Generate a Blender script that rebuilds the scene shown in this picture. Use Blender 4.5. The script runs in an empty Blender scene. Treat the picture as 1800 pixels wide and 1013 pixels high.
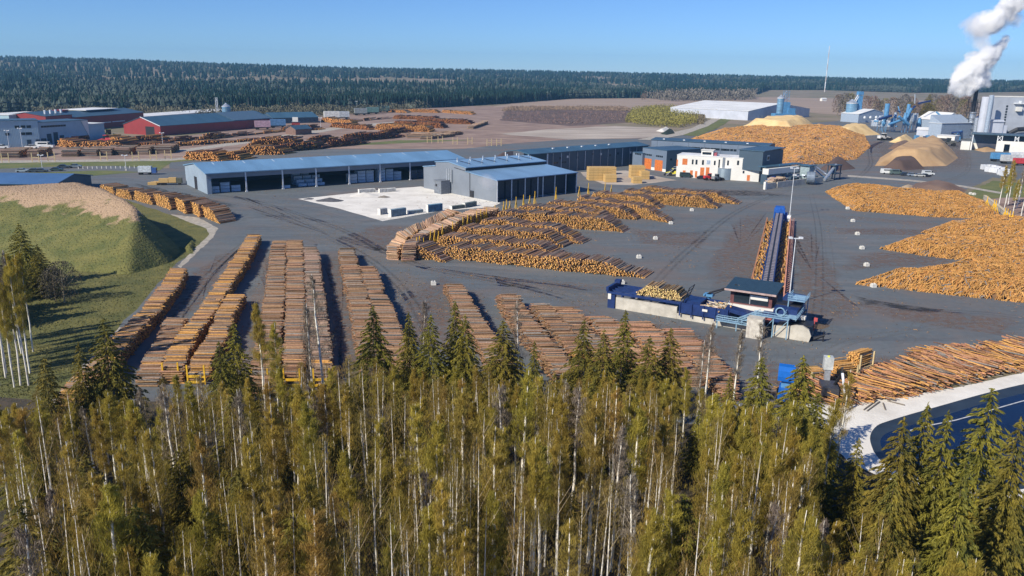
import bpy, math, random
import numpy as np
from mathutils import Vector, Matrix
from mathutils.geometry import tessellate_polygon
random.seed(7); np.random.seed(7)
S = bpy.context.scene
COL = S.collection

# ------------------------------------------------------------------ camera
F, PITCH, ROLL, HC = 1400.0, math.radians(15.17), math.radians(0.8), 60.0
cam_d = bpy.data.cameras.new('camera'); cam = bpy.data.objects.new('camera', cam_d); COL.objects.link(cam)
RM = Matrix.Rotation(math.pi/2-PITCH, 3, 'X') @ Matrix.Rotation(ROLL, 3, 'Z')
cam.matrix_world = Matrix.Translation((0, 0, HC)) @ RM.to_4x4()
cam_d.sensor_width = 36; cam_d.lens = 36*F/1800; cam_d.clip_start = 0.5; cam_d.clip_end = 30000
S.camera = cam
# ------------------------------------------------------------------ world, sun, exposure
SUN_EL = math.radians(36); SUN_V = Vector((-.774, -.633, 0)).normalized()
w = bpy.data.worlds.new("World"); S.world = w; w.use_nodes = True
nt = w.node_tree; bg = nt.nodes['Background']
sky = nt.nodes.new('ShaderNodeTexSky'); sky.sky_type = 'NISHITA'; sky.sun_disc = False
sky.sun_elevation = SUN_EL; sky.sun_rotation = math.atan2(SUN_V.x, SUN_V.y) % (2*math.pi)
sky.altitude = 60; sky.air_density = 0.8; sky.dust_density = 0.0; sky.ozone_density = 3.0
tint = nt.nodes.new('ShaderNodeMix'); tint.data_type = 'RGBA'; tint.blend_type = 'MULTIPLY'
tint.inputs['Factor'].default_value = 1.0
nt.links.new(sky.outputs[0], tint.inputs[6]); tint.inputs[7].default_value = (0.50, 0.72, 1.10, 1)
nt.links.new(tint.outputs[2], bg.inputs[0]); bg.inputs[1].default_value = 0.092
sl = bpy.data.lights.new('sun', 'SUN'); sl.energy = 4.6; sl.angle = math.radians(0.5); sl.color = (1.0, 0.93, 0.80)
so = bpy.data.objects.new('sun', sl); COL.objects.link(so)
sd = Vector((SUN_V.x*math.cos(SUN_EL), SUN_V.y*math.cos(SUN_EL), math.sin(SUN_EL)))
so.rotation_euler = sd.to_track_quat('Z', 'Y').to_euler(); so.location = (0, 0, 300)
S.view_settings.view_transform = 'Standard'; S.view_settings.look = 'None'
S.view_settings.exposure = 0.3; S.view_settings.gamma = 1
S.cycles.max_bounces = 16; S.cycles.diffuse_bounces = 2; S.cycles.glossy_bounces = 2
S.cycles.transparent_max_bounces = 6; S.cycles.volume_bounces = 14
S.cycles.volume_step_rate = 1.0; S.cycles.volume_max_steps = 96

# ------------------------------------------------------------------ pixel of the 1800x1013 photo -> real place at height z
def G(x, y, z=0.0):
    d = RM @ Vector(((x-900)/F, -(y-506.5)/F, -1)); t = (z-HC)/d.z
    return Vector((d.x*t, d.y*t, z))
def PJ(p):
    v = RM.transposed() @ Vector((p[0], p[1], p[2]-HC)); return 900+F*v.x/-v.z, 506.5-F*v.y/-v.z
def ztop(b, y):
    g = G(*b); lo, hi = 0, 250
    for _ in range(40):
        m = (lo+hi)/2
        if PJ((g.x, g.y, m))[1] > y: lo = m
        else: hi = m
    return lo

# ------------------------------------------------------------------ materials
def N(nt, t, **k):
    n = nt.nodes.new(t)
    for a, v in k.items(): setattr(n, a, v)
    return n
MATS = {}
def mat(name, col, rough=.8, var=.25, scale=1.0, metal=0.0, bump=0.0, bscale=None, coord='Object', col2=None, stretch=None,
        rnd=0.0, attr=None, detail=4, spec=.5, wave=None, trans=0.0, contrast=(.35, .65)):
    if name in MATS: return MATS[name]
    m = bpy.data.materials.new(name); m.use_nodes = True; t = m.node_tree; L = t.links
    b = t.nodes['Principled BSDF']; b.inputs['Roughness'].default_value = rough; b.inputs['Metallic'].default_value = metal
    b.inputs['Specular IOR Level'].default_value = spec
    if coord == 'World': src = N(t, 'ShaderNodeNewGeometry').outputs['Position']
    else: src = N(t, 'ShaderNodeTexCoord').outputs['Object']
    if stretch:
        mp = N(t, 'ShaderNodeMapping'); mp.inputs['Scale'].default_value = stretch; L.new(src, mp.inputs[0]); src = mp.outputs[0]
    nz = N(t, 'ShaderNodeTexNoise'); nz.inputs['Scale'].default_value = scale; nz.inputs['Detail'].default_value = detail
    nz.inputs['Roughness'].default_value = .65; L.new(src, nz.inputs[0])
    rp = N(t, 'ShaderNodeMapRange'); rp.inputs[1].default_value = contrast[0]; rp.inputs[2].default_value = contrast[1]
    L.new(nz.outputs['Fac'], rp.inputs[0])
    mx = N(t, 'ShaderNodeMix', data_type='RGBA')
    c = Vector(col); c2 = Vector(col2) if col2 else c*(1-var)
    c1 = c if col2 else c*(1+var*.6)
    mx.inputs[6].default_value = (*c2, 1); mx.inputs[7].default_value = (*c1, 1); L.new(rp.outputs[0], mx.inputs[0])
    out = mx.outputs[2]
    if attr:
        at = N(t, 'ShaderNodeAttribute', attribute_name=attr); m2 = N(t, 'ShaderNodeMix', data_type='RGBA', blend_type='MULTIPLY')
        m2.inputs[0].default_value = 1; L.new(out, m2.inputs[6]); L.new(at.outputs['Color'], m2.inputs[7]); out = m2.outputs[2]
    if rnd:
        oi = N(t, 'ShaderNodeObjectInfo'); hs = N(t, 'ShaderNodeHueSaturation')
        a = N(t, 'ShaderNodeMapRange'); a.inputs[3].default_value = .5-rnd*.06; a.inputs[4].default_value = .5+rnd*.02
        L.new(oi.outputs['Random'], a.inputs[0]); L.new(a.outputs[0], hs.inputs['Hue'])
        b2 = N(t, 'ShaderNodeMath', operation='MULTIPLY'); b2.inputs[1].default_value = 7.31; L.new(oi.outputs['Random'], b2.inputs[0])
        b3 = N(t, 'ShaderNodeMath', operation='FRACT'); L.new(b2.outputs[0], b3.inputs[0])
        a2 = N(t, 'ShaderNodeMapRange'); a2.inputs[3].default_value = 1-rnd*.35; a2.inputs[4].default_value = 1+rnd*.35
        L.new(b3.outputs[0], a2.inputs[0]); L.new(a2.outputs[0], hs.inputs['Value']); L.new(out, hs.inputs['Color']); out = hs.outputs[0]
    L.new(out, b.inputs['Base Color'])
    if wave:
        wv = N(t, 'ShaderNodeTexWave', bands_direction=wave[0]); wv.inputs['Scale'].default_value = wave[1]
        L.new(N(t, 'ShaderNodeTexCoord').outputs['Object'], wv.inputs[0])
        bp = N(t, 'ShaderNodeBump'); bp.inputs['Strength'].default_value = wave[2]; bp.inputs['Distance'].default_value = .1
        L.new(wv.outputs['Fac'], bp.inputs['Height']); L.new(bp.outputs[0], b.inputs['Normal'])
    elif bump:
        n2 = N(t, 'ShaderNodeTexNoise'); n2.inputs['Scale'].default_value = bscale or scale*4; n2.inputs['Detail'].default_value = 5
        L.new(src, n2.inputs[0]); bp = N(t, 'ShaderNodeBump'); bp.inputs['Strength'].default_value = 1; bp.inputs['Distance'].default_value = bump
        L.new(n2.outputs['Fac'], bp.inputs['Height']); L.new(bp.outputs[0], b.inputs['Normal'])
    if trans:
        tb = N(t, 'ShaderNodeBsdfTranslucent'); ms = N(t, 'ShaderNodeMixShader'); ms.inputs[0].default_value = trans
        L.new(b.inputs['Base Color'].links[0].from_socket, tb.inputs[0]); o_ = t.nodes['Material Output']
        L.new(b.outputs[0], ms.inputs[1]); L.new(tb.outputs[0], ms.inputs[2]); L.new(ms.outputs[0], o_.inputs['Surface'])
    MATS[name] = m; return m

# ------------------------------------------------------------------ mesh builder
class MB:
    def __init__(s): s.v = []; s.f = []; s.sm = False
    def quad(s, *p):
        n = len(s.v); s.v += [tuple(q) for q in p]; s.f.append(tuple(range(n, n+len(p)))); return s
    def box(s, x0, y0, z0, x1, y1, z1):
        n = len(s.v)
        s.v += [(x0,y0,z0),(x1,y0,z0),(x1,y1,z0),(x0,y1,z0),(x0,y0,z1),(x1,y0,z1),(x1,y1,z1),(x0,y1,z1)]
        s.f += [tuple(n+i for i in q) for q in ((0,3,2,1),(4,5,6,7),(0,1,5,4),(1,2,6,5),(2,3,7,6),(3,0,4,7))]; return s
    def cbox(s, cx, cy, cz, sx, sy, sz, rz=0, rx=0, ry=0):
        M = Matrix.Translation((cx,cy,cz)) @ Matrix.Rotation(rz,4,'Z') @ Matrix.Rotation(ry,4,'Y') @ Matrix.Rotation(rx,4,'X')
        n = len(s.v)
        for (a,b,c) in ((-1,-1,-1),(1,-1,-1),(1,1,-1),(-1,1,-1),(-1,-1,1),(1,-1,1),(1,1,1),(-1,1,1)):
            s.v.append(tuple(M @ Vector((a*sx/2,b*sy/2,c*sz/2))))
        s.f += [tuple(n+i for i in q) for q in ((0,3,2,1),(4,5,6,7),(0,1,5,4),(1,2,6,5),(2,3,7,6),(3,0,4,7))]; return s
    def prism(s, prof, axis, a, b):      # prof: closed polygon of 2D points; axis 'x': (x, y=prof0, z=prof1); 'z': plan extruded
        n = len(s.v); k = len(prof)
        for t in (a, b):
            for p in prof:
                s.v.append((t, p[0], p[1]) if axis == 'x' else ((p[0], t, p[1]) if axis == 'y' else (p[0], p[1], t)))
        for tri in tessellate_polygon([[Vector((p[0], p[1], 0)) for p in prof]]):
            s.f.append(tuple(n+i for i in tri)); s.f.append(tuple(n+k+i for i in reversed(tri)))
        for i in range(k):
            j = (i+1) % k; s.f.append((n+i, n+j, n+k+j, n+k+i))
        return s
    def tube(s, p0, p1, r0, r1=None, n=8, caps=True):
        p0 = Vector(p0); p1 = Vector(p1); r1 = r0 if r1 is None else r1
        d = (p1-p0); d = d.normalized() if d.length > 1e-6 else Vector((0,0,1))
        a = d.orthogonal().normalized(); b = d.cross(a); k = len(s.v)
        for p, r in ((p0, r0), (p1, r1)):
            for i in range(n):
                t = 2*math.pi*i/n; s.v.append(tuple(p+a*(r*math.cos(t))+b*(r*math.sin(t))))
        for i in range(n):
            j = (i+1) % n; s.f.append((k+i, k+j, k+n+j, k+n+i))
        if caps: s.f.append(tuple(k+i for i in reversed(range(n)))); s.f.append(tuple(k+n+i for i in range(n)))
        return s
    def lathe(s, prof, c=(0,0,0), n=24):   # prof: (r, z)
        k = len(s.v)
        for r, z in prof:
            for i in range(n):
                t = 2*math.pi*i/n; s.v.append((c[0]+r*math.cos(t), c[1]+r*math.sin(t), c[2]+z))
        for m in range(len(prof)-1):
            for i in range(n):
                j = (i+1) % n; s.f.append((k+m*n+i, k+m*n+j, k+(m+1)*n+j, k+(m+1)*n+i))
        s.f.append(tuple(k+i for i in reversed(range(n)))); s.f.append(tuple(k+(len(prof)-1)*n+i for i in range(n)))
        return s
    def mesh(s, name, m):
        me = bpy.data.meshes.new(name); me.from_pydata(s.v, [], s.f)
        if m: me.materials.append(m)
        if s.sm: me.polygons.foreach_set('use_smooth', [True]*len(me.polygons))
        me.update(); return me
def link(o, parent=None):
    COL.objects.link(o)
    if parent: o.parent = parent
    return o
def tag(o, label=None, cat=None, group=None, kind=None):
    for k, v in (('label', label), ('category', cat), ('group', group), ('kind', kind)):
        if v: o[k] = v
    return o
def obj(name, mb, m, parent=None, label=None):
    me = mb.mesh(name, m) if isinstance(mb, MB) else mb
    o = link(bpy.data.objects.new(name, me), parent)
    if label: o['label'] = label
    return o
def root(name, loc, rz, label, cat, group=None):
    o = link(bpy.data.objects.new(name, None)); o.location = loc; o.rotation_euler = (0,0,rz); o.empty_display_size = .5
    return tag(o, label, cat, group)
def copy_tree(o, loc=None, rz=None, scale=None, label=None):
    c = o.copy(); COL.objects.link(c)
    if loc is not None: c.location = loc
    if rz is not None: c.rotation_euler = (0,0,rz)
    if scale is not None: c.scale = scale
    if label: c['label'] = label
    for ch in list(o.children):
        d = ch.copy(); COL.objects.link(d); d.parent = c
        for g in list(ch.children):
            e = g.copy(); COL.objects.link(e); e.parent = d
    return c
def frame(p0, p1):     # base corner and heading from two front corners
    a = G(*p0) if len(p0) == 2 else Vector(p0); b = G(*p1) if len(p1) == 2 else Vector(p1)
    return a, math.atan2(b.y-a.y, b.x-a.x), (b-a).length
def fast_mesh(name, V, Fc, m, facecol=None, smooth=False):
    """V (n,3) float array, Fc list of (faces array (k, sides))"""
    me = bpy.data.meshes.new(name); me.vertices.add(len(V)); me.vertices.foreach_set('co', V.astype(np.float32).ravel())
    sizes = np.concatenate([np.full(len(f), f.shape[1], np.int32) for f in Fc]); idx = np.concatenate([f.ravel() for f in Fc]).astype(np.int32)
    me.loops.add(len(idx)); me.loops.foreach_set('vertex_index', idx)
    me.polygons.add(len(sizes)); st = np.concatenate([[0], np.cumsum(sizes)[:-1]]).astype(np.int32)
    me.polygons.foreach_set('loop_start', st)
    me.materials.append(m); me.update(calc_edges=True)
    me.polygons.foreach_set('use_smooth', [smooth]*len(sizes))
    if facecol is not None:
        at = me.attributes.new('Col', 'FLOAT_COLOR', 'FACE'); c = np.ones((len(sizes), 4), np.float32); c[:, :3] = facecol
        at.data.foreach_set('color', c.ravel())
    return me

# ------------------------------------------------------------------ ground
def vnoise(x, y, s=1.0, seed=0):
    """smooth value noise on arrays"""
    x = np.asarray(x, float)/s; y = np.asarray(y, float)/s
    xi = np.floor(x); yi = np.floor(y); fx = x-xi; fy = y-yi; fx = fx*fx*(3-2*fx); fy = fy*fy*(3-2*fy)
    def h(a, b):
        q = np.sin(a*127.1+b*311.7+seed*74.7)*43758.5453; return q-np.floor(q)
    return (h(xi,yi)*(1-fx)+h(xi+1,yi)*fx)*(1-fy)+(h(xi,yi+1)*(1-fx)+h(xi+1,yi+1)*fx)*fy
def forest_edge(px):     # lower edge of the far wood in the photograph
    xs = [-400, 0, 200, 450, 640, 760, 880, 1000, 1100, 1230, 1320, 1340, 1450, 1600, 1700, 1800, 2300]
    ys = [196, 198, 196, 194, 192, 190, 183, 174, 173, 172, 169, 162, 163, 167, 168, 168, 170]
    return np.interp(px, xs, ys)
AZ = np.linspace(-700, 2500, 129)
AZ_ang = np.array([math.atan2(G(a, forest_edge(a)).x, G(a, forest_edge(a)).y) for a in AZ])
AZ_d = np.array([(G(a, forest_edge(a)).xy).length for a in AZ])
def edge_dist(az): return np.interp(az, AZ_ang, AZ_d)
def hill(X, Y):
    d = np.hypot(X, Y); az = np.arctan2(X, Y); e = np.minimum(edge_dist(az), 2300)
    t = np.clip((d-e-100)/(5000-e), 0, 1); t2 = t*t*(3-2*t)
    left = np.interp(az, [-.8, -.55, -.2, 0.1, .4, .9], [80, 78, 56, 40, 28, 30])
    return np.where(Y > 0, t2*left*(.82+.36*vnoise(X, Y, 1300, 3)), 0.0)
def ground_mesh():
    rs = np.concatenate([[0, 20, 60], np.linspace(120, 1200, 20), np.linspace(1300, 7000, 52), [8500, 10000, 13000]])
    th = np.linspace(0, 2*math.pi, 241)[:-1]
    X = np.concatenate([[0], (rs[1:, None]*np.sin(th)).ravel()]); Y = np.concatenate([[0], (rs[1:, None]*np.cos(th)).ravel()])
    Z = hill(X, Y); n = len(th); fs = []
    i = np.arange(n); j = (i+1) % n
    tri = np.stack([np.zeros(n), 1+j, 1+i], 1)
    q = [np.stack([1+(k)*n+i, 1+(k)*n+j, 1+(k+1)*n+j, 1+(k+1)*n+i], 1) for k in range(len(rs)-2)]
    return np.stack([X, Y, Z], 1), [tri.astype(int), np.concatenate(q).astype(int)]
m_ground = mat('meadow soil', (.27, .21, .15), .95, coord='World', scale=.012, col2=(.17, .15, .08), bump=.3, bscale=.4)
V, Fc = ground_mesh()
tag(obj('ground', fast_mesh('ground', V, Fc, m_ground, smooth=True), None), 'brown and green open land around the sawmill', kind='structure')

def jit(pts, step, amp, seed):
    out = []; rg = random.Random(seed); k = len(pts)
    for i in range(k):
        a = pts[i]; b = pts[(i+1) % k]; L = (b-a).length; n = max(1, min(60, int(L/step)))
        for q in range(n):
            p = a.lerp(b, q/n)
            if q: p = p+Vector((rg.uniform(-amp, amp), rg.uniform(-amp, amp), 0))
            out.append(p)
    return out
SHZ = [0.02]
def sheet(name, px, m, label, z=None, step=8, amp=.6, seed=1, world=False):
    if z is None: SHZ[0] += .012; z = SHZ[0]
    pts = [Vector((p[0], p[1], 0)) if world else G(*p) for p in px]
    pts = jit(pts, step, amp, seed)
    for p in pts: p.z = z
    me = bpy.data.meshes.new(name); me.from_pydata([tuple(p) for p in pts], [], [tuple(t) for t in tessellate_polygon([pts])])
    me.materials.append(m); me.update()
    # keep normals up
    if me.polygons and sum(p.normal.z for p in me.polygons) < 0: me.flip_normals()
    return tag(obj(name, me, None), label, kind='structure')

m_litter = mat('forest litter', (.085, .062, .04), .95, coord='World', scale=.35, col2=(.035, .033, .022), bump=.25, bscale=1.5)
m_grass = mat('rough grass', (.165, .15, .04), .95, coord='World', scale=.12, col2=(.085, .095, .025), bump=.35, bscale=1.1)
m_verge = mat('verge grass', (.17, .17, .05), .95, coord='World', scale=.08, col2=(.09, .12, .03), bump=.2, bscale=.8)
m_dirt = mat('brown bark soil', (.36, .255, .195), .95, coord='World', scale=.03, col2=(.20, .13, .10), bump=.15, bscale=.5, stretch=(1, 2.2, 1))
m_plough = mat('ploughed field soil', (.38, .28, .205), .95, coord='World', scale=.006, col2=(.30, .22, .16), stretch=(.6, 2, 1))
m_red = mat('reddish heath', (.15, .095, .075), .95, coord='World', scale=.02, col2=(.09, .065, .05), bump=.5, bscale=.3)
m_pale = mat('pale scraped earth', (.52, .45, .37), .95, coord='World', scale=.02, col2=(.32, .26, .21), stretch=(.5, 2, 1))
m_white = mat('white crushed stone', (.82, .78, .70), .95, coord='World', scale=.12, col2=(.62, .58, .51), bump=.08, bscale=2, contrast=(.25, .6))
m_strip = mat('pale gravel strip', (.50, .45, .38), .95, coord='World', scale=.5, col2=(.30, .27, .22), bump=.1, bscale=2)

# asphalt with bark-brown staining and pale wheel sweeps
def asphalt():
    m = mat('asphalt', (.128, .146, .154), .82, coord='World', scale=.5, col2=(.102, .118, .127), bump=.02, bscale=3)
    t = m.node_tree; L = t.links; b = t.nodes['Principled BSDF']; base = b.inputs['Base Color'].links[0].from_socket
    pos = N(t, 'ShaderNodeNewGeometry').outputs['Position']
    def layer(sc, lo, hi, col, strn, stretch, dist=0.0, rot=0.0):
        nonlocal base
        mp = N(t, 'ShaderNodeMapping'); mp.inputs['Scale'].default_value = stretch; mp.inputs['Rotation'].default_value = (0, 0, rot); L.new(pos, mp.inputs[0])
        n = N(t, 'ShaderNodeTexNoise'); n.inputs['Scale'].default_value = sc; n.inputs['Detail'].default_value = 6
        n.inputs['Roughness'].default_value = .62; n.inputs['Distortion'].default_value = dist; L.new(mp.outputs[0], n.inputs[0])
        r = N(t, 'ShaderNodeMapRange'); r.inputs[1].default_value = lo; r.inputs[2].default_value = hi; r.inputs[4].default_value = strn
        L.new(n.outputs['Fac'], r.inputs[0]); x = N(t, 'ShaderNodeMix', data_type='RGBA'); L.new(r.outputs[0], x.inputs[0])
        L.new(base, x.inputs[6]); x.inputs[7].default_value = (*col, 1); base = x.outputs[2]
    layer(.016, .50, .68, (.175, .13, .105), .7, (1, 1.5, 1), 1.2)
    layer(.05, .5, .72, (.20, .14, .105), .45, (1, 1.3, 1), .6, .4)
    layer(.02, .52, .75, (.20, .205, .205), .6, (.6, 2.4, 1), 1.5, -.35)
    layer(.08, .54, .70, (.17, .17, .165), .4, (.3, 3.0, 1), .8, -.5)
    layer(.06, .56, .72, (.065, .07, .08), .6, (.3, 3.5, 1), .5, .12)
    layer(1.4, .66, .74, (.30, .23, .16), .6, (1, 1, 1))
    L.new(base, b.inputs['Base Color']); return m
m_asph = asphalt()

sheet('forest_floor', [(-250,50),(250,50),(250,76),(108,98),(92,112),(66,126),(60,136),(45,145),(-28,145),(-80,144),(-100,150),(-128,180),(-250,204)], m_litter,
      'dark leaf litter under the foreground trees', world=True, z=.01)
sheet('grass_field', [(-700,330),(0,330),(200,340),(300,378),(384,402),(330,470),(205,580),(95,706),(-60,690),(-800,560)], m_grass,
      'rough green grass beside the mound', z=.014)
sheet('asphalt_yard', [(95,708),(205,582),(300,474),(340,440),(384,402),(300,378),(200,345),(120,330),(-300,330),(-300,312),(60,309),(120,300),(298,296),
      (300,286),(560,262),(815,250),(905,250),(1000,240),(1190,232),(1290,225),(1430,216),(1530,208),(1700,208),(2100,215),(2300,330),(1830,322),(1745,312),(1690,338),
      (1740,350),(1800,408),(2100,640),(1800,612),(1600,668),(1450,705),(1380,760),(1200,745),(1100,712),(640,706)], m_asph,
      'grey asphalt log yard stained brown with bark', z=.02)
sheet('bark_lot', [(-300,258),(0,256),(200,246),(340,238),(500,214),(640,196),(760,188),(880,186),(960,190),(1010,214),(1150,232),(1180,243),(1000,246),(905,252),(815,262),(560,262),(300,281),(0,286),(-300,290)], m_dirt,
      'brown bark covered ground of the older log yard', z=.05)
sheet('verge', [(-300,287),(0,284),(300,279),(560,259),(840,246),(700,247),(640,252),(560,262),(300,286),(280,300),(130,312),(60,305),(-300,312)], m_verge,
      'dry grass verge between road and hall', z=.07)
sheet('entrance_road', [(-300,300),(0,297),(110,293),(200,292),(262,295),(262,303),(180,300),(60,304),(-300,309)], m_asph,
      'asphalt entrance road beside the parked cars', z=.09)
sheet('gravel_road', [(-300,287),(300,279),(480,264),(480,267),(300,283),(-300,291)], m_strip, 'pale service road along the older log yard', z=.10)
sheet('log_yard_track', [(250,266),(330,262),(480,240),(600,222),(720,212),(720,215),(600,227),(480,246),(330,267)], m_strip, 'pale track through the older log yard', z=.10, step=20)
sheet('ploughed_field', [(865,189),(900,182),(1000,173),(1230,171),(1320,168),(1340,161),(1600,166),(2200,168),(2200,215),(1700,204),(1560,206),(1440,200),(1420,198),(1270,196),(1150,195),(1000,188)], m_plough,
      'pale brown ploughed field before the far wood', z=.12, step=60, amp=6)
sheet('heath', [(880,212),(890,190),(1000,191),(1110,193),(1120,215),(1000,222)], m_red, 'reddish brown heath beyond the log yard', z=.15, step=20, amp=3)
sheet('scraped_earth', [(880,236),(960,228),(1080,222),(1180,226),(1190,233),(1130,243),(1000,246)], m_pale, 'pale scraped earth behind the sawmill', z=.18, step=15, amp=3)
sheet('access_road', [(1120,246),(1150,240),(1215,226),(1250,210),(1240,202),(1180,192),(1190,192),(1262,202),(1270,207),(1245,222),(1200,238),(1150,247)], m_strip,
      'grey access road curving behind the sawmill', z=.21, step=30, amp=.5)
sheet('green_verge', [(1200,238),(1245,222),(1268,209),(1285,211),(1260,226),(1225,240)], m_verge, 'green verge inside the road bend', z=.20, step=20, amp=1)
sheet('gravel_pad', [(524,350),(600,342),(690,332),(740,328),(880,357),(865,364),(770,372),(735,378),(672,389),(600,368)], m_white, 'white crushed stone pad before the drying kilns', z=.035, step=5, amp=.35)
sheet('timber_pad', [(1020,303),(1100,300),(1190,317),(1110,326),(1060,324),(1030,312)], m_pale, 'pale chip strewn ground under the yellow timber stacks', z=.035, amp=.5)
sheet('gravel_strip', [(300,377),(350,383),(384,402),(375,418),(345,445),(318,472),(312,468),(340,440),(368,412),(362,402),(330,390)], m_strip, 'pale gravel edge around the mound foot', z=.035, step=3, amp=.3)
sheet('grey_verge', [(90,706),(130,660),(210,575),(218,580),(140,665),(98,710)], m_strip, 'pale stone edge beside the leftmost log stack', z=.04, step=3, amp=.3)
sheet('ditch_bank', [(1690,345),(1745,318),(1800,322),(1900,330),(1900,345),(1760,348),(1720,352)], m_verge, 'green ditch bank at the yard corner', z=.045, step=6)
sheet('earth_bank', [(1720,352),(1760,348),(1900,345),(2200,500),(1900,480),(1800,398)], m_dirt, 'brown earth beyond the yard wall', z=.045, step=6)
sheet('kerb_line', [(1490,308),(1600,316),(1690,326),(1760,338),(1758,341),(1690,329),(1600,319),(1490,311)], m_strip, 'pale concrete strip across the yard', z=.05, step=10, amp=.1)
# pond with its white stone rim
def smooth(px, n=5):
    out = []; k = len(px)
    for i in range(k):
        p = [Vector(px[(i+j-1) % k]) for j in range(4)]
        for q in range(n):
            t = q/n; v = .5*((2*p[1])+(p[2]-p[0])*t+(2*p[0]-5*p[1]+4*p[2]-p[3])*t*t+(3*p[1]-p[0]-3*p[2]+p[3])*t**3); out.append((v.x, v.y))
    return out
sheet('white_gravel_bank', [(1405,712),(1560,700),(1680,682),(1800,655),(1980,610),(2060,700),(1800,905),(1640,880),(1490,812),(1440,760)], m_white,
      'white stone bank around the dark blue pond', z=.05, step=2, amp=.25)
m_pond = mat('pond water', (.004, .014, .048), .22, var=.3, coord='World', scale=.05, bump=.04, bscale=1.2, spec=.18)
sheet('pond_liner', smooth([(1530,778),(1538,752),(1570,738),(1660,712),(1740,690),(1830,670),(1980,648),(2060,720),(1800,860),(1640,850),(1555,815)]), mat('dark pond liner', (.025, .04, .055), .5, coord='World', scale=.3), 'dark liner slope around the pond water', z=.065, step=2, amp=.1)
sheet('pond_water', smooth([(1548,782),(1556,764),(1590,752),(1670,728),(1745,706),(1830,686),(1980,662),(2050,720),(1800,850),(1640,840),(1570,812)]), m_pond, 'dark blue pond water', z=.08, step=2, amp=.08)
rim = MB()
pr = [G(*p) for p in [(1600,758),(1640,748),(1680,740),(1720,729),(1760,717),(1795,707),(1830,699),(1900,684),(1990,666)]]
for a, b in zip(pr, pr[1:]): rim.tube((a.x, a.y, .12), (b.x, b.y, .12), .12, n=6)
tag(obj('float_line', rim, mat('white hose', (.6, .6, .6))), 'thin white line floating along the blue pond', 'float line')
for i, (pa, pb, lb) in enumerate([((1518,722),(1540,706),'grey plank lying on the white bank nearest the log heap'),((1524,724),(1546,708),'second grey plank on the white bank beside the log heap'),((1552,710),(1556,722),'short grey plank on the white bank by the pond'),((1560,706),(1590,714),'long thin plank lying across the white stone bank')]):
    a, b = G(*pa), G(*pb); tag(obj('plank', MB().tube((a.x,a.y,.16),(b.x,b.y,.22),.13,n=6), mat('grey wood', (.2,.17,.14))), lb, 'plank', 'planks on the white bank')

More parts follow.
